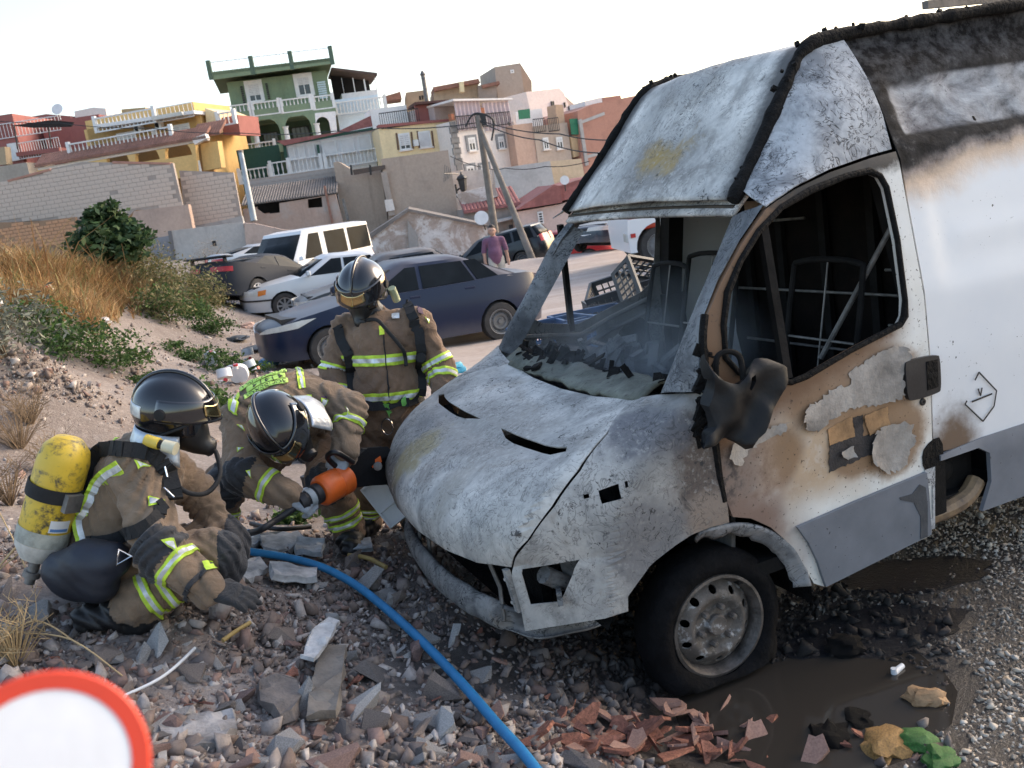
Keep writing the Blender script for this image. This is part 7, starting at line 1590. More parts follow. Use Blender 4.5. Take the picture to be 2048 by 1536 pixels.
for px in ([(295, 992), (330, 1002), (299, 1014)], [(322, 1082), (347, 1077), (355, 1108)], [(270, 921), (302, 933), (275, 936)]): S3.tri(px)
S3.decal([(405, 1125), (428, 1122), (432, 1138), (412, 1142)], M_hv, 'cuff_tab', .008)
S3.strap([(175, 915), (210, 905), (255, 905), (300, 915), (330, 950), (340, 1000)], .06, M_strap, off=.02, h=.025); S3.strap([(180, 1085), (230, 1080), (280, 1060), (330, 1010)], .05, M_strap, 'belt', .016); S3.decal([(195, 890), (238, 872), (240, 880), (200, 902)], M_hv, 'shoulder_tape', .012)
hel, HM, HH = helmet(S3, J(348, 818, 3.84), Vector((.95, -.12, -.26)), Vector((.24, -.05, .95)), white=(-R_(178), -R_(120), R_(78), R_(98)))
neckflap(S3, HH)
a, b = J(292, 880, 3.64), J(352, 898, 3.62); a, b = S3.loc(a), S3.loc(b); m = MB(); m.tube([a, a.lerp(b, .45)], .024, 12); tr = m.build('torch', pm('yellow_torch', (.72, .52, .08), .45), S3.r, 40); m = MB(); m.tube([a.lerp(b, .42), a.lerp(b, .62)], .018, 10); m.build('torch_neck', M_strap, tr, 40); m = MB(); m.tube([a.lerp(b, .6), b], [.024, .026], 12); m.build('torch_head', pm('pale_torch_head', (.66, .62, .45), .4), tr, 40)
S3.hand(wn, wn + (J(478, 1190, 3.5) - wn).normalized() * .11, (0, -.3, 1), .22, M_glove, 1, .014); S3.hand(wf, wf + (J(428, 1050, 4.0) - wf).normalized() * .10, (.3, -1, 0), .5, M_glove, 1, .014)
m = MB(); P = [S3.loc(J(u, v, d)) for u, v, d in ((432, 905, 3.86), (440, 950, 3.78), (415, 985, 3.72), (375, 985, 3.66))] + [S3.hit(335, 965, .02)]; m.tube(spline([HH(.15, .0, -.145)] + P, 6), .010, 8); m.build('air_hose', M_strap, S3.r, 60)
# cylinder, valve, back plate, pouch
def cyl_mat():
    t = NT('worn_yellow_cylinder'); n = t.noise(9, 6, .7, None, .5); n2 = t.noise(34, 5, .7); z = t.sep(t.co())[2]
    c = t.ramp(t.noise(4, 4), [(.3, (.62, .40, .03)), (.7, (.74, .52, .05))]); c = t.mix(t.math('MULTIPLY', t.mapr(n, .48, .62), t.mapr(n2, .35, .6)), c, (.07, .06, .04)); c = t.mix(t.math('MULTIPLY', t.mapr(n2, .6, .7), .6), c, (.2, .15, .06)); t.set(Base_Color=c, Roughness=.45); t.bump(n2, .15, .004); return t.m
ca, cb = J(141, 872, 3.66), J(72, 1118, 3.72); d = (ca - cb); L = d.length; A = Matrix.Translation(cb) @ d.to_track_quat('Z', 'Y').to_matrix().to_4x4()
cy = empty('air_cylinder'); cy.parent = S3.r; cy.matrix_local = Matrix.Translation(-base) @ A
rc = .098; m = MB(); m.lathe([(.03, 0), (.062, .012), (rc - .01, .055), (rc, .10), (rc, L - .10), (rc - .012, L - .05), (rc - .045, L - .012), (0, L)], 32); m.build('vessel', cyl_mat(), cy, 50)
m = MB(); m.lathe([(rc + .002, .085), (rc + .002, .145)], 32, cap=False); m.build('grey_band', pm('pale_grey_band', (.42, .42, .36), .6, .4, 20), cy, 50); m = MB(); m.lathe([(.064, .008), (rc - .006, .055), (rc + .001, .084)], 32, cap=False); m.build('white_shoulder', pm('chipped_white', (.62, .60, .55), .6, .3, 18), cy, 50)
camd = (A.inverted().to_3x3() @ (CAM - cb)); az0 = math.atan2(camd.y, camd.x)
m = MB(); m.grid(lambda i, j: Vector(((rc + .003) * math.cos(az0 + lerp(.15, .95, i)), (rc + .003) * math.sin(az0 + lerp(.15, .95, i)), lerp(.155, .205, j))), 8, 2); m.build('label', M_plate, cy, 60)
m = MB(); m.grid(lambda i, j: Vector(((rc + .004) * math.cos(az0 + lerp(.2, .9, i)), (rc + .004) * math.sin(az0 + lerp(.2, .9, i)), lerp(.160, .172, j))), 8, 1); m.build('label_print', pm('blue_print', (.12, .25, .5), .6), cy, 60)
m = MB(); m.lathe([(rc + .004, L * .52), (rc + .009, L * .52), (rc + .009, L * .52 + .055), (rc + .004, L * .52 + .055)], 32, cap=False); st = m.build('retaining_strap', M_strap, cy, 50); m = MB(); q = Vector(((rc + .014) * math.cos(az0 + .7), (rc + .014) * math.sin(az0 + .7), L * .545)); m.box((0, 0, 0), (.012, .035, .036), Matrix.Translation(q) @ Matrix.Rotation(az0 + .7, 4, 'Z')); m.build('buckle', M_steel, st, 0)
m = MB(); m.lathe([(.022, 0), (.022, -.05), (.034, -.05), (.034, -.075), (.02, -.08), (.02, -.105)], 12); m.tube([(0, 0, -.06), (.07, .02, -.065)], .014, 8); m.build('valve', M_steel, cy, 40)
m = MB(); q = [S3.loc(J(u, v, 3.82)) for u, v in ((188, 900), (165, 1000), (140, 1090), (125, 1140))]; m.tube(spline(q, 5), [.05] * 16, 8); m.build('back_plate', M_strap, S3.r, 50)
pb = [J(125, 1140, 3.62), J(180, 1125, 3.58), J(225, 1120, 3.56), J(150, 1165, 3.62), J(200, 1170, 3.58)]; V, Q = blend_body([(S3.loc(pb[0]), S3.loc(pb[1]), .075, .08), (S3.loc(pb[1]), S3.loc(pb[2]), .08, .07), (S3.loc(pb[3]), S3.loc(pb[4]), .07, .07)], .013, .05, None, .003, 2, .14); po = npmesh('mask_pouch', V, Q, pm('blue_black_pouch', (.016, .020, .032), .55, .4, 6, bump=.3, bscale=14), S3.r, 180)
m = MB(); t0 = [S3.loc(J(u, v, 3.44)) for u, v in ((238, 1098), (262, 1112), (234, 1130))]; m.tube([t0[0], t0[1], t0[2]], .006, 8, closed=True); m.build('pouch_ring', M_chrome, po, 60)
m = MB(); m.lathe([(.018, -.003), (.018, .003)], 12, Matrix.Translation(S3.hit(329, 935, .03))); m.tube([S3.hit(u, v, .03) for u, v in ((325, 940), (332, 965), (342, 985), (336, 1000), (328, 985))], .003, 5); m.build('key_ring', M_chrome, S3.r, 40)

# --- bystander
p0 = at(997, 548, 21.5); base = foot(p0, 0); zt = at(985, 449, 21.5).z; hh = zt - base.z; S4 = Figure('man in purple polo shirt and beige trousers walking across the car park', base); X = lambda x, y, z: base + Vector((x, y, z * hh / 1.74))
B = [('head', X(-.01, -.02, 1.62), X(-.0, 0, 1.60), .085, .09), ('head', X(0, -.06, 1.56), X(0, -.04, 1.52), .05, .04), ('head', X(0, .02, 1.52), X(0, .02, 1.42), .055, .06), ('shirt', X(-.17, .02, 1.38), X(.17, .02, 1.38), .075, .075), ('shirt', X(0, .02, 1.34), X(0, 0, 1.08), .145, .16), ('shirt', X(0, -.03, 1.1), X(0, 0, .96), .155, .15), ('shirt', X(-.2, .02, 1.37), X(-.25, .02, 1.15), .065, .06), ('shirt', X(.2, .02, 1.37), X(.25, .02, 1.15), .065, .06), ('skin', X(-.25, .02, 1.14), X(-.26, -.03, .88), .045, .033), ('skin', X(.25, .02, 1.14), X(.27, .0, .88), .045, .033), ('skin', X(-.26, -.03, .86), X(-.25, -.05, .78), .04, .03), ('skin', X(.27, 0, .86), X(.27, -.02, .78), .04, .03),
     ('trousers', X(-.09, 0, .93), X(-.12, -.1, .5), .10, .075), ('trousers', X(-.12, -.1, .5), X(-.12, -.05, .1), .07, .06), ('trousers', X(.09, 0, .93), X(.11, .05, .5), .10, .075), ('trousers', X(.11, .05, .5), X(.1, .2, .12), .07, .06), ('shoe', X(-.12, -.05, .06), X(-.13, -.22, .04), .05, .04), ('shoe', X(.1, .2, .08), X(.11, .06, .04), .05, .04)]
M_shirt = cloth('purple_polo', (.20, .09, .15), 7, .9, .1)
S4.body(B, dict(head=M_skin, shirt=M_shirt, skin=M_skin, trousers=cloth('beige_trousers', (.50, .46, .40), 7, .9, .1), shoe=M_boot), h=.018, k=.03, wr=.002)
V, Q = blend_body([(S4.loc(X(-.0, .03, 1.66)), S4.loc(X(0, .06, 1.60)), .088, .085), (S4.loc(X(0, -.02, 1.69)), S4.loc(X(0, .03, 1.70)), .06, .06)], .016, .02, None, 0, 0, .12); npmesh('hair', V, Q, pm('dark_hair', (.03, .02, .016), .7), S4.r, 180)
for sg in (1, -1):
    m = MB(); m.box((0, 0, 0), (.012, .006, .006), Matrix.Translation(S4.loc(X(sg * .032, -.10, 1.62)))); m.build('eye', pm('dark_eyes', (.06, .035, .03), .6), S4.r, 0)
    m = MB(); m.box((0, 0, 0), (.01, .02, .028), Matrix.Translation(S4.loc(X(sg * .09, 0, 1.6)))); bevel(m.build('ear', M_skin, S4.r, 0), .006)
m = MB(); m.box((0, 0, 0), (.012, .016, .022), Matrix.Translation(S4.loc(X(0, -.115, 1.59)))); m.build('nose', M_skin, S4.r, 0)
# ------------------------------------------------------------------ rubble, gravel, puddle
def vcol_mat(name, rough=.9, bump=.4, bs=40, dark=.5, sheen=0, trans=0):
    t = NT(name); a = t.n('ShaderNodeAttribute'); a.attribute_name = 'tone'; n = t.noise(bs, 5, .7)
    t.set(Base_Color=t.mix(t.math('MULTIPLY', t.mapr(n, .4, .7), dark), a.outputs['Color'], t.mix(.6, a.outputs['Color'], (.03, .025, .02))), Roughness=rough)
    if bump: t.bump(n, bump, .01)
    if trans: t.set(Transmission_Weight=0); t.set(Subsurface_Weight=0)
    return t.m
def set_tone(o, cols, per):
    at_ = o.data.color_attributes.new('tone', 'FLOAT_COLOR', 'POINT'); c = np.ones((len(o.data.vertices), 4), np.float32); c[:, :3] = np.repeat(np.asarray(cols), per, axis=0)[:len(c)]; at_.data.foreach_set('color', c.ravel())
def hull(n, sq=(1, .8, .6), seed=0):
    rg = np.random.default_rng(seed); P = rg.uniform(-1, 1, (n, 3)); P = np.sign(P) * np.abs(P) ** .6 * np.array(sq); bm = bmesh.new()
    for p in P: bm.verts.new(p)
    bmesh.ops.convex_hull(bm, input=bm.verts); bmesh.ops.delete(bm, geom=[v for v in bm.verts if not v.link_faces], context='VERTS'); bmesh.ops.triangulate(bm, faces=bm.faces); bm.verts.ensure_lookup_table(); bm.verts.index_update()
    V = np.array([v.co[:] for v in bm.verts]); F = np.array([[v.index for v in f.verts] for f in bm.faces]); bm.free(); return V, F
HULLS = [hull(9 + k % 4, ((1, .8, .6), (1, .6, .3), (1, .9, .7), (1, .5, .22))[k % 4], k) for k in range(12)]
def rotm(q):
    w, x, y, z = q.T; return np.stack([1 - 2 * (y * y + z * z), 2 * (x * y - z * w), 2 * (x * z + y * w), 2 * (x * y + z * w), 1 - 2 * (x * x + z * z), 2 * (y * z - x * w), 2 * (x * z - y * w), 2 * (y * z + x * w), 1 - 2 * (x * x + y * y)], -1).reshape(-1, 3, 3)
def scatter(name, P, size, cols, mat, tilt=1.0, sink=.3, **kw):
    """many small stones as one mesh"""
    n = len(P); rg = np.random.default_rng(len(P)); q = rg.normal(size=(n, 4)); q[:, 1:3] *= tilt; q /= np.linalg.norm(q, axis=1)[:, None]; R = rotm(q); Vs = []; Fs = []; Cs = []; base = 0
    kind = rg.integers(0, len(HULLS), n)
    for k, (V, F) in enumerate(HULLS):
        ix = np.where(kind == k)[0]
        if not len(ix): continue
        W = np.einsum('nij,vj->nvi', R[ix], V) * size[ix][:, None, None]; W[..., 2] += (size[ix] * (.5 - sink))[:, None]; W += P[ix][:, None]
        Vs.append(W.reshape(-1, 3)); Fs.append((F[None] + (np.arange(len(ix)) * len(V))[:, None, None] + base).reshape(-1, 3)); Cs.append(np.repeat(cols[ix], len(V), 0)); base += len(ix) * len(V)
    o = npmesh(name, np.concatenate(Vs), np.concatenate(Fs), mat, None, 0, **kw); set_tone(o, np.concatenate(Cs), 1); return o
def inell(P, c, rx, ry, rot=0):
    d = P[:, :2] - np.array(c)[:2]; ca, sa = math.cos(rot), math.sin(rot); x = d[:, 0] * ca + d[:, 1] * sa; y = -d[:, 0] * sa + d[:, 1] * ca; return (x / rx) ** 2 + (y / ry) ** 2 < 1
VI = np.array(VMI)
def under_van(P): L = P @ VI[:3, :3].T + VI[:3, 3]; return (L[:, 0] < .9) & (L[:, 0] > -4.4) & (np.abs(L[:, 1]) < .93)
pud = gnd(1560, 1430, .10); oil1, oil2 = onG(1840, 1150), onG(1760, 1260)
STONE = np.array([(.27, .235, .215), (.33, .30, .28), (.20, .17, .155), (.41, .385, .37), (.24, .19, .165), (.27, .19, .165), (.50, .48, .465), (.16, .14, .135), (.20, .16, .14)]) * np.array((1.03, .955, .90))
def pick(n, pal, jit=.15, p=None): c = pal[RNG.choice(len(pal), n, p=p)]; return np.clip(c * RNG.uniform(1 - jit, 1 + jit, (n, 1)), .01, 1)
M_stone = vcol_mat('loose_stone', .92, .5, 55, .45); M_grav = vcol_mat('pale_gravel', .85, .3, 90, .3)
# small stuff of the heap
U = np.concatenate([RNG.uniform(-250, 1350, 36000), RNG.uniform(-900, 900, 9000), RNG.uniform(1050, 1900, 6000), RNG.uniform(-200, 640, 5000), RNG.uniform(-1100, -200, 7000)]); Vp = np.concatenate([RNG.uniform(1040, 1720, 36000), RNG.uniform(700, 1080, 9000), RNG.uniform(1180, 1536, 6000), RNG.uniform(610, 800, 5000), RNG.uniform(700, 1720, 7000)]); P = onGm(U, Vp)
ok = ~inell(P, pud, .62, .36, .2) & (P[:, 1] < 22) & (P[:, 1] > 1.3); P = P[ok]; n = len(P); dd = np.linalg.norm(P - np.array(CAM), axis=1); sz = np.clip(RNG.lognormal(-5.0, .75, n), .003, .045) * np.interp(dd, [2, 5, 9, 18], [1.15, 1.05, 1.1, 1.7])
soot = np.clip(1.75 - np.hypot(P[:, 0] - .95, P[:, 1] - 3.95) / .85, 0, .94); cl = pick(n, STONE) * (1 - soot)[:, None]
scatter('rubble_grit', P, sz, cl, M_stone, label='grit and small stones covering the rubble heap', cat='rubble', kind='stuff')
# pale gravel on the right
U = RNG.uniform(1330, 2450, 36000); Vp = RNG.uniform(960, 1720, 36000); P = onGm(U, Vp); nzv = np.array([nz((p[0] * 2.2, p[1] * 2.2, 5), 1, 4) for p in P])
e = lambda c, rx, ry, r=0: inell(P, c, rx, ry, r)
ok = ~e(pud, .80, .42, .2) & ~(e(oil1, .34, .17) & (RNG.random(len(P)) > .06)) & ~(e(oil2, .42, .17) & (RNG.random(len(P)) > .10)) & (RNG.random(len(P)) < np.clip((P[:, 0] - .95 + .5 * nzv) / .9, 0, 1)); P = P[ok]; n = len(P)
GRAV = np.array([(.50, .42, .33), (.56, .49, .40), (.40, .33, .26), (.62, .57, .50), (.32, .26, .20)]); dv = np.hypot(P[:, 0] - 1.4, P[:, 1] - 3.9); dark = np.clip(1.1 - dv / .85, 0, .7)
scatter('gravel', P, np.clip(RNG.lognormal(-4.95, .42, n), .003, .024), pick(n, GRAV) * (1 - dark)[:, None], M_grav, label='pale wet gravel spread beside the van', cat='gravel', kind='stuff')
# soot flakes and wet tar patches
def blot(name, c, rx, ry, mat, rot=0, lift=.006, label=None, cat=None, irr=.25, kind='structure'):
    L = [(rx * math.cos(t) * (1 + irr * nz((math.cos(t) * 2 + c.x, math.sin(t) * 2, c.y), 1, 3)), ry * math.sin(t) * (1 + irr * nz((math.cos(t) * 2 + c.x, math.sin(t) * 2, c.y), 1, 3))) for t in np.linspace(0, 2 * math.pi, 40, endpoint=False)]
    ca, sa = math.cos(rot), math.sin(rot); m = MB(); m.panel(L, (), lambda a, b: Vector((c.x + a * ca - b * sa, c.y + a * sa + b * ca, (G(c.x + a * ca - b * sa, c.y + a * sa + b * ca) + lift) if lift is not None else c.z)), step=min(rx, ry) / 4, thick=.004); return m.build(name, mat, None, 60, label=label, cat=cat, kind=kind)
t = NT('wet_soot_tar'); t.set(Base_Color=t.ramp(t.noise(30, 5, .7), [(.3, (.006, .006, .008)), (.7, (.018, .018, .02))]), Roughness=.5, Specular_IOR_Level=.25); t.bump(t.noise(60, 5, .7), .6, .01); M_tar = t.m
blot('wet_soot', oil1, .36, .18, M_tar, label='black wet soot patch on the gravel beside the door', cat='soot'); blot('wet_soot', oil2, .44, .19, M_tar, .1, label='black sooty ash spread in front of the puddle edge', cat='soot')
t = NT('muddy_water'); t.set(Base_Color=(.040, .034, .028), Roughness=.06, Specular_IOR_Level=.4); t.bump(t.noise(9, 3, .5), .05, .01); blot('puddle', Vector((pud.x, pud.y, .10)), .95, .5, t.m, .2, None, irr=.35)
c = onG(775, 1000); t = NT('pale_muddy_water'); t.set(Base_Color=(.34, .29, .27), Roughness=.12); blot('puddle', Vector((c.x, c.y, c.z + .02)), .42, .22, t.m, .1, None, irr=.3)
# single stones: the largest of the heap, each its own object
M_st = [pm('stone_grey', (.35, .33, .315), .92, .4, 18, bump=.6), pm('stone_brown', (.25, .20, .17), .92, .4, 18, bump=.6), pm('stone_pale', (.48, .46, .44), .92, .35, 18, bump=.6), pm('stone_rose', (.27, .175, .15), .92, .4, 18, bump=.6), pm('stone_dark', (.15, .135, .13), .92, .4, 18, bump=.6)]
PM = {}
def stone_mesh(k, mi):
    if (k, mi) not in PM:
        V, F = HULLS[k]; me = bpy.data.meshes.new('rubble_stone'); me.from_pydata(V.tolist(), [], F.tolist()); me.materials.append(M_st[mi]); me.update(); PM[k, mi] = me
    return PM[k, mi]
KL = ('grey concrete lump lying loose in the rubble heap', 'brown earthy stone lying loose in the rubble heap', 'pale whitish stone lying loose in the rubble heap', 'rose-red stone lying loose in the rubble heap', 'dark sooty stone lying loose in the rubble heap')
n = 300; U = RNG.uniform(-60, 1330, n * 3); Vp = 1540 - RNG.random(n * 3) ** 1.2 * 470; P = onGm(U, Vp); ok = ~under_van(P) & ~inell(P, pud, .85, .5, .2) & ~((U > 60) & (U < 520) & (Vp < 1240)) & ~((U > 380) & (U < 740) & (Vp < 1130)); P = P[ok][:n]
for p in P:
    mi = random.choices(range(5), (3, 3.5, 2, 2, 2))[0]
    if p[0] > .6 and p[1] > 3.2: mi = 4
    o = bpy.data.objects.new('rubble_stone', stone_mesh(random.randrange(12), mi)); COL.objects.link(o); s_ = min(.10, max(.02, random.lognormvariate(-3.3, .45))); o.scale = (s_, s_ * random.uniform(.7, 1), s_ * random.uniform(.6, 1)); o.rotation_euler = (random.uniform(-.7, .7), random.uniform(-.7, .7), random.uniform(0, 6.3)); o.location = (p[0], p[1], p[2] + s_ * .25); tag(o, KL[mi], 'stone', 'loose stones in the rubble heap, ' + ('grey', 'brown', 'pale', 'rose', 'dark')[mi])
# named pieces of the heap
def slabpiece(name, px, thick, mat, label, cat, lift=.03, tilt=0, noise_=.022):
    """a broken slab whose outline lies at these pixels on the heap"""
    c = (sum(p[0] for p in px) / len(px), sum(p[1] for p in px) / len(px)); g = onG(*c); Q = []
    for u, v in px: q = onG(u, v); Q.append((q.x, q.y))
    gx = tilt; zc = g.z + lift; m = MB(); m.panel(Q, (), lambda x, y: Vector((x, y, zc + (G(x, y) - g.z) * .8 + tilt * (x - g.x) + noise_ * nz((x * 30, y * 30, 1)))), step=.04, thick=thick); return m.build(name, mat, None, 25, label=label, cat=cat)
M_plast = pm('white_plaster_chunk', (.52, .51, .50), .9, .45, 14, bump=.5); M_cslab = pm('dark_concrete_slab', (.18, .155, .14), .92, .4, 14, bump=.7, bscale=60); M_cplank = pm('grey_board_concrete', (.22, .19, .16), .9, .35, 9, bump=.5)
slabpiece('concrete_slab', [(525, 1385), (560, 1377), (600, 1388), (610, 1420), (590, 1455), (568, 1462), (555, 1440), (527, 1428)], .04, M_cslab, 'thick brown concrete slab lying beside the grey plank', 'concrete', .06)
slabpiece('grey_plank', [(650, 1318), (700, 1326), (692, 1400), (680, 1462), (620, 1470), (628, 1400)], .03, M_cplank, 'grey broken plank lying end-on in the rubble', 'plank', .075, .1)
slabpiece('pipe_shard', [(640, 1300), (668, 1282), (690, 1292), (672, 1330), (640, 1372), (612, 1362)], .015, M_plast, 'curved white pipe shard lying on the grey plank', 'pipe', .11, .15)
slabpiece('mortar_slab', [(320, 1460), (400, 1435), (470, 1440), (478, 1470), (440, 1505), (340, 1510)], .03, pm('pale_mortar_slab', (.34, .32, .31), .9, .6, 9, bump=.7), 'broad pale mortar slab at the front edge of the heap', 'concrete', .03)
for i, px in enumerate(([(470, 1085), (520, 1072), (528, 1095), (500, 1108), (468, 1104)], [(525, 1090), (600, 1082), (622, 1100), (560, 1118), (530, 1112)], [(600, 1100), (655, 1104), (648, 1130), (596, 1122)], [(470, 1140), (520, 1130), (540, 1150), (490, 1168)], [(700, 1092), (745, 1096), (750, 1118), (705, 1116)], [(545, 1150), (640, 1160), (638, 1182), (556, 1178)])):
    slabpiece('plaster_chunk', px, .03, M_plast if i % 2 else pm('pale_blue_plaster', (.42, .445, .47), .9, .4, 14, bump=.5), 'flat whitish plaster slab piled near the crouching firefighter', 'plaster', .04 + .015 * (i % 3), random.uniform(-.15, .15))['group'] = 'plaster slabs'
V, F = HULLS[0]; c = onG(448, 1238); m = MB(); o = npmesh('mortar_lump', V * np.array((.055, .05, .13)), F, pm('white_red_mortar', (.50, .45, .42), .9, .35, 11, bump=.7, col2=(.36, .20, .16)), None, 0, label='upright whitish mortar lump with red brick traces beside the glove', cat='mortar'); o.location = c + Vector((0, 0, .07)); o.rotation_euler = (.15, .4, .3)
# terracotta shards
M_ter = [pm('terracotta', (.36, .145, .09), .85, .6, 9, bump=.4), pm('terracotta_dark', (.24, .10, .07), .85, .5, 9, bump=.4), pm('terracotta_dusty', (.36, .21, .16), .9, .3, 12, bump=.4)]
TM = []
for k in range(8):
    rg = random.Random(k); q = [(math.cos(a) * rg.uniform(.6, 1), math.sin(a) * rg.uniform(.3, .6)) for a in sorted(rg.uniform(0, 6.28) for _ in range(6))]; m = MB(); m.prism(q, .16, lambda a, b, c_: Vector((a, b, c_ + .06 * a * a))); 
    for mt in M_ter: me = bpy.data.meshes.new('terracotta_shard'); me.from_pydata(m.v, [], m.f); me.materials.append(mt); me.update(); TM.append(me)
for k in range(110):
    if k < 85: u, v = random.gauss(1330, 130), random.gauss(1490, 35)
    else: u, v = random.uniform(100, 1150), random.uniform(1250, 1530)
    if v < 1400 + abs(u - 1330) * .12 and k < 85: v = 1425 + abs(u - 1330) * .15 + random.random() * 40
    p = onG(u, min(v, 1600)); o = bpy.data.objects.new('terracotta_shard', random.choice(TM)); COL.objects.link(o); s_ = random.uniform(.04, .12) if k < 85 else random.uniform(.025, .06); o.scale = (s_, s_, s_ * random.uniform(.7, 1.2)); o.location = p + Vector((0, 0, .02 + (.05 * max(0, 1 - abs(u - 1330) / 160) * random.random() if k < 85 else 0))); o.rotation_euler = (random.uniform(-.6, .6), random.uniform(-.6, .6), random.uniform(0, 6.3))
    tag(o, 'terracotta shard in the heap of broken tiles beside the puddle' if k < 85 else 'single terracotta shard scattered over the rubble heap', 'terracotta', 'terracotta heap' if k < 85 else 'scattered terracotta')

# ------------------------------------------------------------------ hoses, tool, crates, litter
M_blueh = pm('blue_hose_rubber', (.025, .20, .42), .5, .15, 20, bump=.1); M_hoseb = pm('black_hose_rubber', (.02, .02, .022), .55, .2, 20, bump=.1)
P = [onG(u, v) + Vector((0, 0, .03 + h)) for u, v, h in ((455, 1120, .03), (520, 1128, .03), (590, 1140, .03), (650, 1158, .03), (710, 1190, .03), (760, 1228, .03), (820, 1285, .04), (880, 1345, .04), (940, 1412, .04), (1000, 1480, .03), (1060, 1545, .02), (1130, 1640, .0), (1180, 1740, -.02))]
m = MB(); m.tube(spline(P, 7), .019, 12); m.build('blue_hose', M_blueh, None, 60, label='bright blue hose snaking over the rubble towards the firefighters', cat='hose')
P = [at(600, 1008, 4.36), at(560, 1035, 4.3), at(515, 1062, 4.22), onG(475, 1088) + Vector((0, 0, .05)), onG(430, 1100) + Vector((0, 0, .03))]; m = MB(); S_ = spline(P, 6); m.tube(S_[:15], .016, 10); hs = empty('tool_hose', label='black hydraulic hose with blue sleeve running from the tool', cat='hose'); m.build('black_section', M_hoseb, hs, 60); m = MB(); m.tube(S_[14:], .019, 10); m.build('blue_section', M_blueh, hs, 60)
tl = empty('hydraulic_spreader', at(640, 985, 4.42), label='orange and black hydraulic rescue spreader held at the bonnet edge', cat='rescue tool'); o0 = Vector(tl.location); T_ = lambda u, v, d: at(u, v, d) - o0
M_or = pm('orange_tool_body', (.72, .13, .02), .4, .2, 10, bump=.1); M_tb = pm('black_tool_steel', (.016, .016, .018), .35, .3, 10, metal=.3, bump=.15)
m = MB(); a, b = T_(638, 985, 4.42), T_(695, 955, 4.56); m.tube([a, a.lerp(b, .06), a.lerp(b, .1), a.lerp(b, .55), a.lerp(b, .6), a.lerp(b, .65), a.lerp(b, .94), b], [.06, .072, .075, .075, .07, .075, .075, .062], 20); m.build('cylinder', M_or, tl, 40)
m = MB(); c = T_(598, 1008, 4.34); m.tube([a, a.lerp(c, .25), a.lerp(c, .3), a.lerp(c, .7), a.lerp(c, .75), c], [.05, .05, .042, .042, .047, .04], 14); m.build('rear_handle', M_hoseb, tl, 40); m = MB(); m.tube([a.lerp(c, .35), a.lerp(c, .6)], .046, 14); m.build('grip_ring', pm('grey_grip', (.30, .34, .36), .5), tl, 40)
hp = [T_(680, 940, 4.52), T_(655, 915, 4.46), T_(672, 905, 4.42), T_(706, 925, 4.5)]; m = MB(); m.tube(spline(hp, 5), .014, 10); m.build('carry_handle', M_tb, tl, 60)
def plate(px, d0, d1, th, mat, name):
    Q = [T_(u, v, lerp(d0, d1, (u - 660) / 120)) for u, v in px]; nrm = (Q[1] - Q[0]).cross(Q[2] - Q[0]).normalized(); m = MB(); k = len(Q); m.add([q + nrm * th / 2 for q in Q] + [q - nrm * th / 2 for q in Q], [tuple(range(k)), tuple(reversed(range(k, 2 * k)))] + [(i, (i + 1) % k, k + (i + 1) % k, k + i) for i in range(k)]); return bevel(m.build(name, mat, tl, 0), .006)
plate([(688, 950), (698, 925), (730, 898), (768, 895), (778, 905), (745, 922), (715, 950), (700, 968)], 4.52, 4.78, .05, M_tb, 'upper_arm'); plate([(695, 968), (715, 940), (750, 935), (772, 940), (776, 966), (740, 968), (708, 972)], 4.54, 4.78, .05, M_tb, 'lower_arm'); plate([(735, 910), (768, 905), (772, 945), (735, 950)], 4.6, 4.8, .03, M_tb, 'centre_plate'); plate([(742, 925), (757, 915), (759, 922), (744, 932)], 4.58, 4.74, .03, M_or, 'orange_tag')
m = MB(); q = T_(756, 932, 4.66); m.lathe([(.022, 0), (.022, .012), (.012, .016), (0, .016)], 14, Matrix.Translation(q) @ Matrix.Rotation(R_(80), 4, 'X')); m.build('pivot_bolt', M_steel, tl, 40)
# crates
def crate(loc, rz, mat, label, group, tilt=(0, 0), L=.58, W=.38, Hh=.24):
    c = empty('plastic_crate', loc, rz, label=label, cat='crate', group=group); c.rotation_euler = (tilt[0], tilt[1], rz)
    def wall(a, nx):
        holes = []
        for r_ in range(3):
            for k in range(nx): x0 = -a / 2 + .03 + (a - .06) * k / nx; holes.append([(x0 + .006, .04 + r_ * .06), (x0 + (a - .06) / nx - .006, .04 + r_ * .06), (x0 + (a - .06) / nx - .006, .085 + r_ * .06), (x0 + .006, .085 + r_ * .06)])
        return [(-a / 2, 0), (a / 2, 0), (a / 2, Hh), (-a / 2, Hh)], holes
    for s_ in (1, -1):
        o_, h_ = wall(L, 9); m = MB(); m.panel(o_, h_, lambda x, z: Vector((x, s_ * W / 2, z)), step=.3, thick=.008 * s_); m.build('long_side', mat, c, 0); o_, h_ = wall(W, 6); m = MB(); m.panel(o_, h_, lambda y, z: Vector((s_ * L / 2, y, z)), step=.3, thick=-.008 * s_); m.build('short_side', mat, c, 0)
    m = MB(); m.box((0, 0, .006), (L / 2, W / 2, .006)); m.build('base', mat, c, 0); m = MB()
    for s_ in (1, -1): m.bar((-L / 2, s_ * W / 2, Hh), (L / 2, s_ * W / 2, Hh), .025, .02); m.bar((s_ * L / 2, -W / 2, Hh), (s_ * L / 2, W / 2, Hh), .025, .02)
    m.build('rim', mat, c, 0); return c
M_cb = pm('blue_crate_plastic', (.018, .075, .19), .6, .5, 6, bump=.1); M_ck = pm('black_crate_plastic', (.02, .021, .024), .5, .3, 6, bump=.1)
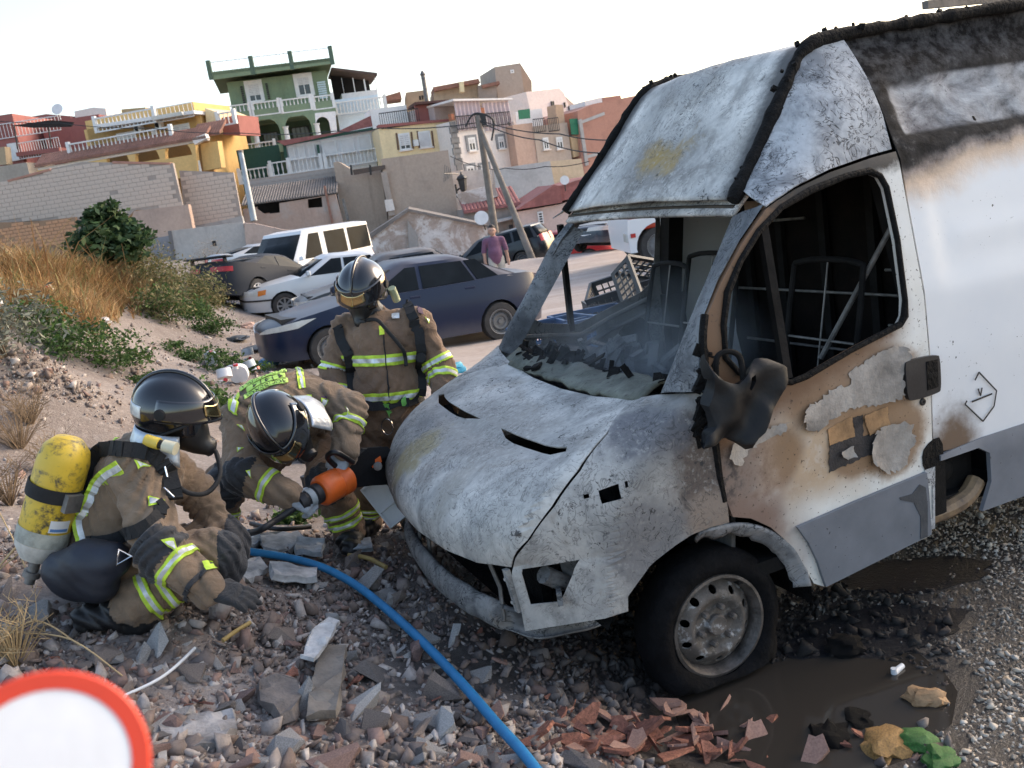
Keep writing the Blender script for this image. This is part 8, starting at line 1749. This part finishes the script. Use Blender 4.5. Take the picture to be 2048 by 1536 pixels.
for i, (u, v, d, mt, rz) in enumerate(((1180, 632, 7.3, M_cb, .3), (1245, 602, 7.9, M_ck, .1), (1105, 655, 7.0, M_cb, .5))):
    t0 = at(u, v, d); g = G(t0.x, t0.y); k = max(1, math.ceil((t0.z - g) / .245)); hz = (t0.z - g) / k
    for j in range(k): crate((t0.x + random.uniform(-.02, .02), t0.y + random.uniform(-.02, .02), g + j * hz), rz + random.uniform(-.06, .06), mt if j % 3 != 1 or j == k - 1 else M_ck, 'plastic crate stacked on the far side of the burnt van', 'crates stacked beyond the van')
t0 = at(1290, 570, 7.6); crate(t0 - Vector((0, 0, .1)), .5, M_ck, 'black lattice crate tipped on top of the blue crates', None, (.9, .3)); t0 = at(1258, 590, 7.9); crate(t0 - Vector((0, 0, .1)), -.3, M_ck, 'black crate standing on edge behind the tipped crate', None, (.25, -.2))
for u, v, d, mt, rz, lb in ((638, 790, 7.5, M_ck, .5, 'black crate lying behind the bending firefighter'), (655, 745, 7.9, M_cb, .2, 'blue crate beside the standing firefighter'), (950, 735, 8.2, M_ck, .2, 'black crate on the ground left of the windscreen'), (985, 715, 8.6, M_ck, -.2, 'black crate behind the van nose, next to the pillar'), (700, 900, 6.3, M_ck, .9, 'black crate upright between the two firefighters')):
    t0 = at(u, v, d); g = G(t0.x, t0.y); crate((t0.x, t0.y, g), rz, mt, lb, None); 
    if t0.z - g > .4: crate((t0.x, t0.y, g + .245), rz + .1, M_ck, lb.replace('black crate', 'upper black crate').replace('blue crate', 'upper blue crate'), None)
# plastic litter
M_wpl = pm('white_plastic', (.70, .71, .72), .4, .1, 6, bump=.1); M_clr = pm('dusty_clear_plastic', (.52, .57, .60), .25, .2, 8, bump=.2); M_bag = pm('crumpled_white_bag', (.66, .65, .66), .6, .2, 12, bump=.6)
def jug(u, v, s_, rz, tilt, label, mat=None):
    p = onG(u, v); r = empty('plastic_jug', p + Vector((0, 0, .11 * s_)), label=label, cat='jug'); r.rotation_euler = (tilt, 0, rz); r.scale = (s_,) * 3
    m = MB(); m.panel(smooth_poly([(-.12, -.1), (.12, -.1), (.12, .08), (.05, .14), (-.05, .14), (-.12, .08)], 2), (), lambda a, b: Vector((a, .07, b)), step=.05, thick=.14); m.build('body', mat or M_wpl, r, 50); m = MB(); m.lathe([(.03, .12), (.03, .18)], 12); m.build('neck', M_wpl, r, 40); m = MB(); m.lathe([(.034, .165), (.034, .195), (0, .195)], 12); m.build('cap', M_redl, r, 40); m = MB(); m.tube(spline([(-.09, 0, .09), (-.12, 0, .16), (-.06, 0, .18), (-.02, 0, .15)], 4), .012, 8); m.build('handle', mat or M_wpl, r, 60)
for u, v, s_, rz, tl_, lb in ((455, 778, .8, .3, 1.2, 'white plastic jug lying beside green weeds'), (480, 770, .95, .1, .1, 'upright white jug with red cap behind the bent back'), (505, 752, .7, 1.2, 1.3, 'clear plastic jug on its side near the weeds'), (500, 728, .8, .4, 1.4, 'crushed clear bottle near the blue car nose'), (545, 735, .8, 2.0, 1.4, 'bluish crushed bottle in front of the blue saloon'), (428, 735, .9, .4, .2, 'clear bottle standing among weeds on the slope'), (100, 598, .7, .4, .5, 'white bottle caught in the dry grass'), (188, 605, .5, .2, .9, 'small white pot in the dry grass'), (176, 618, .5, .5, .9, 'small white cup lower in the dry grass'), (2, 630, .6, .5, .9, 'white bottle at the edge of the dry grass')): jug(u, v, s_, rz, tl_, lb, M_clr if 'clear' in lb or 'bluish' in lb else None)
def bag(u, v, s_, mat, name, label, sq=.45, cat='bag'):
    p = onG(u, v); V, F = HULLS[2]; bm = bmesh.new(); bmesh.ops.create_icosphere(bm, subdivisions=3, radius=1)
    for v_ in bm.verts: n_ = nz(v_.co * 1.7 + Vector((u, v, 0)), 1, 4); v_.co = v_.co * (1 + .45 * n_); v_.co.z *= sq
    me = bpy.data.meshes.new(name); bm.to_mesh(me); bm.free(); me.materials.append(mat); o = link(name, me, None, 35, None, label=label, cat=cat); o.location = p + Vector((0, 0, s_ * sq * .5)); o.scale = (s_, s_ * .8, s_); o.rotation_euler = (0, 0, u); return o
bag(495, 658, .22, pm('pinkish_bag', (.55, .36, .28), .7, .2, 9, bump=.5), 'plastic_bag', 'pinkish crumpled bag on the dirt in front of the silver saloon'); bag(470, 680, .28, M_ck, 'dark_rag', 'flat dark rag lying on the dirt track', .15, 'rag'); bag(505, 700, .3, M_ck, 'dark_rag', 'long dark rag beside the blue saloon nose', .15, 'rag'); bag(200, 648, .2, M_bag, 'plastic_bag', 'white torn bag at the foot of the dry grass', .3); bag(905, 745, .18, pm('turquoise_bag', (.05, .35, .50), .5, .2, 9, bump=.4), 'plastic_bag', 'turquoise plastic bag beside the standing firefighter'); bag(540, 730, .18, pm('blue_bag', (.10, .25, .42), .5, .2, 9, bump=.4), 'plastic_bag', 'blue crumpled bag near the clear bottles', .5)
bag(1770, 1500, .10, pm('charred_orange_rind', (.36, .20, .06), .6, .5, 12, bump=.6), 'charred_scrap', 'orange and black charred scrap at the puddle edge', .4, 'scrap'); bag(1840, 1495, .08, pm('green_plant_scrap', (.05, .17, .03), .6, .5, 12, bump=.5), 'leaf_scrap', 'bright green leafy scrap at the puddle edge', .4, 'scrap'); bag(1880, 1525, .07, pm('green_plant_scrap', (.06, .26, .02), .6), 'leaf_scrap', 'second green leafy scrap near the gravel edge', .4, 'scrap'); bag(1660, 1490, .09, M_blk, 'charred_scrap', 'black charred lump lying in the puddle', .5, 'scrap'); bag(1850, 1405, .07, pm('tan_scrap', (.33, .2, .1), .7), 'charred_scrap', 'tan singed scrap on the puddle bank', .5, 'scrap'); bag(1720, 1450, .08, M_blk, 'charred_scrap', 'small black charred lump beside the tan scrap', .4, 'scrap'); bag(1690, 1300, .08, M_blk, 'charred_scrap', 'black charred lump behind the front wheel', .5, 'scrap')
p = onG(1797, 1345); r = empty('white_fitting', p + Vector((0, 0, .012)), .6, label='small white plastic fitting on the gravel', cat='fitting'); m = MB(); m.tube([(-.03, 0, 0), (.03, .0, .005)], [.014, .011], 12); m.build('tube', M_wpl, r, 40); m = MB(); m.tube([(-.03, 0, -.01), (-.03, 0, .02)], .012, 10); m.build('elbow', M_wpl, r, 40)
p0 = at(770, 1005, 4.95); r = empty('white_tray', p0, label='white moulded plastic tray leaning at the bumper', cat='tray'); r.rotation_euler = (R_(62), R_(-25), R_(20)); m = MB(); m.box((0, 0, 0), (.06, .13, .012)); bevel(m.build('base', M_wpl, r, 0), .004); m = MB()
for x in (-.058, .058): m.box((x, 0, .018), (.005, .13, .018))
for y in (-.125, -.03, .125): m.box((0, y, .018), (.06, .005, .018))
m.build('rim', M_wpl, r, 0)
# cables and sticks in the heap
def stick(px, r_, mat, name, label, cat, lift=.02):
    P = spline([onG(u, v) + Vector((0, 0, lift + h)) for u, v, h in px], 5); m = MB(); m.tube(P, r_, 7); m.build(name, mat, None, 60, label=label, cat=cat)
M_straw = pm('dry_straw', (.50, .36, .19), .8, .25, 14, bump=.2)
stick([(255, 1412, .02), (320, 1392, .04), (360, 1368, .05), (398, 1330, .05)], .006, M_wpl, 'grey_cable', 'curved pale cable end sticking out of the rubble', 'cable'); stick([(190, 1270, .02), (230, 1255, .03), (262, 1232, .05)], .006, M_wood, 'stick', 'thin grey stick lying behind the crouching firefighter', 'stick')
stick([(450, 1300, .02), (478, 1285, .03), (505, 1268, .03)], .009, pm('yellow_batten', (.40, .28, .10), .7), 'batten', 'short yellowish batten in the middle of the rubble', 'batten'); stick([(505, 1060, .02), (560, 1075, .03), (625, 1070, .03)], .014, M_hoseb, 'pipe_scrap', 'grey-black pipe scrap behind the plaster slabs', 'pipe'); stick([(700, 1125, .02), (740, 1135, .03), (775, 1150, .02)], .012, pm('yellow_batten', (.40, .28, .10), .7), 'batten', 'muddy batten under the bumper end', 'batten')
for i, px in enumerate((((-60, 1300, .1), (60, 1225, .25), (150, 1188, .3), (262, 1134, .35)), ((-40, 1260, .1), (30, 1240, .2), (90, 1215, .25)), ((20, 1130, .3), (60, 1190, .2), (80, 1230, .1)), ((60, 1300, .05), (160, 1340, .1), (250, 1372, .02)), ((0, 1330, .05), (90, 1310, .12), (170, 1330, .06)))): stick(px, .005 if i == 0 else .003, M_straw, 'dry_stalk', ('long dry straw stalk crossing behind the pouch' if i == 0 else ('', 'short straw beside the long stalk', 'upright dry weed stalk under the cylinder valve', 'dry straw behind the round marker', 'bent dry straw above the round marker')[i]), 'stalk', .02)
# out-of-focus disc close to the lens
dk = empty('round_marker', at(90, 1548, .5), label='blurred white disc with red rim close to the lens', cat='marker sign'); Rm = 200 / FPX * .5; A = ray(90, 1548).normalized().to_track_quat('-Z', 'Y').to_matrix().to_4x4()
m = MB(); m.lathe([(0, .0), (Rm * .81, .0), (Rm * .81, -.004), (0, -.004)], 48, A, cap=False); m.build('white_face', pm('white_marker_face', (.78, .78, .79), .5, .08, 30, bump=0), dk, 40); m = MB(); m.lathe([(Rm * .805, .0005), (Rm * .97, .0008), (Rm, -.001), (Rm, -.005), (Rm * .805, -.005)], 48, A, cap=False); m.build('red_rim', pm('red_marker_rim', (.68, .05, .015), .5, .1, 30, bump=0), dk, 40)
m = MB(); e = Vector((.0, .0, 0)); q = Vector(dk.location); m.tube([Vector((0, .02, -.04)), Vector((0, .02, G(q.x, q.y) - q.z))], .012, 10); m.build('stake', M_steel, dk, 40)
# ------------------------------------------------------------------ plants
M_leaf = None
def leaf_mat(name, rough=.7):
    t = NT(name); a = t.n('ShaderNodeAttribute'); a.attribute_name = 'tone'; t.set(Base_Color=a.outputs['Color'], Roughness=rough, Specular_IOR_Level=.25)
    tr = t.n('ShaderNodeBsdfTranslucent'); t.l(a.outputs['Color'], tr.inputs['Color']); mx = t.n('ShaderNodeMixShader'); mx.inputs[0].default_value = .25; t.l(t.b.outputs[0], mx.inputs[1]); t.l(tr.outputs[0], mx.inputs[2]); t.l(mx.outputs[0], t.out.inputs[0]); return t.m
M_leaf = leaf_mat('leaf'); M_grass = leaf_mat('dry_grass_blade', .85)
def leaves(name, C, size, pal, parent=None, aspect=.5, up=.3, seed=0, **kw):
    """folded leaf quads at centres C (n,3)"""
    n = len(C); rg = np.random.default_rng(seed + n); a = rg.normal(size=(n, 3)); a[:, 2] = a[:, 2] * .6 + up; a /= np.linalg.norm(a, axis=1)[:, None]; b = np.cross(a, rg.normal(size=(n, 3))); b /= np.linalg.norm(b, axis=1)[:, None]; nn = np.cross(a, b); s = (size * rg.uniform(.6, 1.3, n))[:, None]
    V = np.stack([C - a * s, C - b * s * aspect + nn * s * .15, C + a * s, C + b * s * aspect + nn * s * .15], 1).reshape(-1, 3); F = np.arange(4 * n).reshape(n, 4); o = npmesh(name, V, F, M_leaf, parent, 0, **kw); set_tone(o, pick(n, np.array(pal), .3), 4); return o
def clumps(c, r, n, k, seed=0, flat=1.0):
    """points in k clumps inside an ellipsoid"""
    rg = np.random.default_rng(seed); cc = rg.normal(size=(k, 3)); cc /= np.linalg.norm(cc, axis=1)[:, None]; cc *= rg.uniform(.35, .95, (k, 1)); cc[:, 2] = np.abs(cc[:, 2]) * flat; P = cc[rg.integers(0, k, n)] + rg.normal(size=(n, 3)) * .17; return P * np.array(r) + np.array(c)
def shrub(u, v, rx, rz, pal, label, name='shrub', n=2500, k=40, size=.035, aspect=.4, d=None, cat='shrub', ry=None, trunk=True, group=None):
    p = onG(u, v) if d is None else at(u, v, d); g = Vector((p.x, p.y, G(p.x, p.y))); r = empty(name, g, label=label, cat=cat, group=group); C = clumps((0, 0, rz * .12), (rx, ry or rx, rz), n, k, int(u * 7 + v)); leaves('foliage', C, size, pal, r, aspect, .4, int(u))
    if trunk:
        m = MB(); rg = random.Random(int(u + v))
        for i in range(9):
            q = C[rg.randrange(n)]; m.tube([(0, 0, -.05), (q[0] * .4 + rg.uniform(-.05, .05), q[1] * .4, q[2] * .5), tuple(q)], [.02 * rx + .006, .012 * rx + .004, .003], 5)
        m.build('stems', pm('shrub_stem', (.16, .12, .08), .9), r, 40)
    return r
OL = [(.17, .165, .075), (.22, .20, .10), (.12, .13, .06), (.27, .22, .12), (.10, .12, .05)]; GR = [(.05, .10, .025), (.07, .13, .03), (.04, .075, .025), (.09, .14, .05)]; DRY = [(.33, .22, .10), (.40, .27, .13), (.26, .16, .08)]; FIG = [(.045, .085, .03), (.03, .06, .025), (.07, .11, .045), (.055, .095, .05)]; SAGE = [(.17, .18, .14), (.22, .23, .18), (.13, .13, .10)]
# fig tree by the wall
p = at(228, 505, 19); g = Vector((p.x, p.y, p.z)); tr = empty('fig_tree', g, label='dark green fig tree growing in front of the block wall', cat='tree'); top = at(225, 405, 19).z - g.z
C = np.concatenate([clumps((0, 0, 0), (.88, .7, top * .72), 3000, 44, 5), clumps((-.05, 0, top * .5), (.5, .4, top * .48), 1100, 16, 6), clumps((-.3, 0, -.1), (.7, .5, top * .4), 900, 16, 8)]); leaves('crown', C, .085, FIG, tr, .55, .2, 3)
m = MB()
for i in range(8): q = C[i * 300 + 7]; m.tube([(0, 0, -.1), (q[0] * .3, q[1] * .3, q[2] * .4), tuple(q)], [.05, .03, .01], 6)
m.build('trunk', pm('fig_bark', (.20, .18, .16), .9), tr, 40)
# shrubs on the bank
for a in ((300, 590, .95, .95, OL, 'olive scrub bush at the crest of the bank', 3600), (355, 610, 1.05, .95, OL, 'broad olive scrub bush on the bank by the coupe', 4200), (398, 632, .75, .75, OL, 'lower olive bush where the bank meets the car park', 2800), (330, 640, .7, .55, [*GR, *OL], 'mixed green bush on the bank shoulder', 2400), (240, 540, .8, .55, [*OL, *DRY], 'yellowing scrub below the fig tree', 2000), (75, 488, .35, .3, SAGE, 'small grey-green tuft near the adobe wall', 700)): shrub(*a[:6], n=a[6], k=46, size=.042, aspect=.35)
for a in ((428, 668, .42, .34, 'dark green weed clump at the bank foot', 1200), (395, 640, .4, .35, 'green weed clump under the olive bush', 1000), (385, 720, .45, .22, 'creeping green weeds on the dirt slope', 900), (345, 700, .35, .15, 'sparse green weeds higher on the dirt slope', 500), (170, 715, .75, .35, 'broad leafy green weeds on the slope', 1800), (130, 690, .6, .35, 'green leafy weeds below the dry grass', 1400), (230, 735, .5, .25, 'trailing green weeds at the slope edge', 900), (60, 650, .55, .3, 'yellow-green weeds at the left of the slope', 900), (435, 835, .28, .38, 'tall green weed between the two crouching firefighters', 1100), (285, 765, .2, .12, 'small green weed above the black helmet', 300), (505, 745, .3, .16, 'green weeds among the plastic jugs', 600), (450, 745, .35, .3, 'dusty weed among the bottles', 700), (590, 1045, .16, .08, 'little green weed in the rubble behind the hose', 260)): shrub(*a[:4], GR, a[4], 'weed', a[5], 22, .03, .5, cat='weed', trunk=False)
shrub(10, 705, .5, .42, SAGE, 'grey sage bush at the left edge of the slope', n=1500, k=30, size=.03, aspect=.3); shrub(455, 610, .35, .3, [*DRY, *SAGE], 'dry twiggy tuft beside the coupe wheel', n=600, k=18, size=.03, aspect=.25); p = at(425, 520, 38)
shrub(425, 540, .8, 1.0, [(.30, .24, .18), (.36, .29, .22)], 'bare dry bush against the grey yard wall', n=900, k=30, size=.05, aspect=.12, d=38)
# dry twigs on the left edge
for u, v, s_, lb in ((40, 900, .5, 'dead brown twiggy weed on the left slope'), (100, 945, .35, 'dead grey weed above the yellow cylinder'), (20, 1010, .35, 'dead weed tangle behind the yellow cylinder'), (30, 1330, .3, 'dry tangled weed at the bottom left of the heap'), (60, 850, .4, 'dead twiggy weed higher on the left slope')):
    g = onG(u, v); r = empty('dead_weed', g, label=lb, cat='weed'); m = MB(); rg = random.Random(u)
    for i in range(70):
        a = rg.uniform(0, 6.28); q = Vector((math.cos(a) * rg.uniform(.1, .6), math.sin(a) * rg.uniform(.1, .6), rg.uniform(.2, .8))) * s_; k = q * .5 + Vector((rg.uniform(-.05, .05), rg.uniform(-.05, .05), .05)); m.tube([(0, 0, -.02), k, q], [.003, .002, .001], 3, cap=False)
        for j in range(2): e = k.lerp(q, rg.random()); m.tube([e, e + Vector((rg.uniform(-.1, .1), rg.uniform(-.1, .1), rg.uniform(0, .1))) * s_ * 1.6], [.0015, .0008], 3, cap=False)
    m.build('twigs', pm('dead_twig', (.20, .14, .085), .9, .3, 9, bump=0) if v < 1200 else M_straw, r, 0)
# dry grass: blades as one mass
U = RNG.uniform(-700, 330, 60000); Vp = RNG.uniform(470, 700, 60000); lim = np.interp(U, [-700, 0, 60, 130, 180, 250, 330], [690, 650, 640, 640, 660, 640, 560]); P = onGm(U, Vp + 12); ok = (Vp < lim + 25 * np.sin(U * .07) + 14 * np.sin(U * .19)) & (P[:, 1] < 24) & (RNG.random(60000) < np.clip((lim + 12 - Vp) / 45, .1, 1)); P = P[ok]; n = len(P)
h = RNG.uniform(.10, .36, n) * np.clip(P[:, 1] / 13, .7, 1.15) * (1 + .5 * np.sin(P[:, 0] * 2.3) * np.sin(P[:, 1] * 1.7)); az = RNG.uniform(0, 6.28, n); ln = RNG.uniform(.1, 1.6, n); h = np.where(RNG.random(n) < .04, h * 1.9, h); wd = RNG.uniform(.004, .010, n) * np.clip(P[:, 1] / 11, .8, 1.5); d = np.stack([np.cos(az), np.sin(az), 0 * az], 1); sd = np.stack([-np.sin(az), np.cos(az), 0 * az], 1); sd[:, 0] += .4
zz = np.array([0, 0, 1.0]); b0 = P - sd * wd[:, None]; b1 = P + sd * wd[:, None]; mid = P + d * (h * ln * .35)[:, None] + zz * (h * .6)[:, None]; m0, m1 = mid - sd * (wd * .7)[:, None], mid + sd * (wd * .7)[:, None]; tip = P + d * (h * ln)[:, None] + zz * h[:, None]; t0, t1 = tip - sd * (wd * .2)[:, None], tip + sd * (wd * .2)[:, None]
V = np.stack([b0, b1, m1, m0, t1, t0], 1).reshape(-1, 3); i0 = np.arange(n) * 6; F = np.concatenate([np.stack([i0, i0 + 1, i0 + 2, i0 + 3], 1), np.stack([i0 + 3, i0 + 2, i0 + 4, i0 + 5], 1)])
o = npmesh('dry_grass', V, F, M_grass, None, 0, label='tall dry orange-brown grass covering the top of the bank', cat='grass', kind='stuff'); pt = np.array([nz((p[0] * .7, p[1] * .7, 2), 1, 3) for p in P]); A_ = np.array([(.44, .29, .14), (.52, .38, .21), (.38, .23, .11), (.30, .17, .08), (.24, .16, .08), (.27, .25, .11)]); cl = pick(n, A_, .25) * (1 + .7 * pt)[:, None]; set_tone(o, np.clip(cl, .02, .9), 6)
# ------------------------------------------------------------------ thin smoke still rising in the cab and off the bonnet
def smoke(name, label, c, r, dens, seed):
    bm = bmesh.new(); bmesh.ops.create_icosphere(bm, subdivisions=3, radius=1); me = bpy.data.meshes.new(name); bm.to_mesh(me); bm.free(); m = bpy.data.materials.new('smoke'); m.use_nodes = True; t = m.node_tree; t.nodes.clear()
    o_ = t.nodes.new('ShaderNodeOutputMaterial'); v = t.nodes.new('ShaderNodeVolumePrincipled'); v.inputs['Color'].default_value = (.75, .82, .9, 1); tc = t.nodes.new('ShaderNodeTexCoord'); ln = t.nodes.new('ShaderNodeVectorMath'); ln.operation = 'LENGTH'; t.links.new(tc.outputs['Object'], ln.inputs[0])
    mr = t.nodes.new('ShaderNodeMapRange'); mr.inputs[1].default_value = .15; mr.inputs[2].default_value = 1; mr.inputs[3].default_value = 1; mr.inputs[4].default_value = 0; t.links.new(ln.outputs['Value'], mr.inputs[0]); n = t.nodes.new('ShaderNodeTexNoise'); n.inputs['Scale'].default_value = 2.2; n.inputs['Detail'].default_value = 3; t.links.new(tc.outputs['Object'], n.inputs['Vector'])
    a = t.nodes.new('ShaderNodeMath'); a.operation = 'MULTIPLY'; t.links.new(mr.outputs[0], a.inputs[0]); b = t.nodes.new('ShaderNodeMapRange'); b.inputs[1].default_value = .35; b.inputs[2].default_value = .7; b.inputs[4].default_value = dens; t.links.new(n.outputs['Fac'], b.inputs[0]); t.links.new(b.outputs[0], a.inputs[1]); t.links.new(a.outputs[0], v.inputs['Density']); t.links.new(v.outputs[0], o_.inputs['Volume'])
    me.materials.append(m); o = bpy.data.objects.new(name, me); COL.objects.link(o); o.location = VM @ Vector(c); o.scale = r; o.rotation_euler = (0, 0, VAN_RZ); tag(o, label, 'smoke', None, 'stuff')
smoke('smoke', 'thin bluish smoke drifting inside the burnt cab', (-.45, -.15, 1.2), (.6, .8, .55), 1.3, 1)
SC.cycles.volume_step_rate = 2; SC.cycles.volume_max_steps = 64
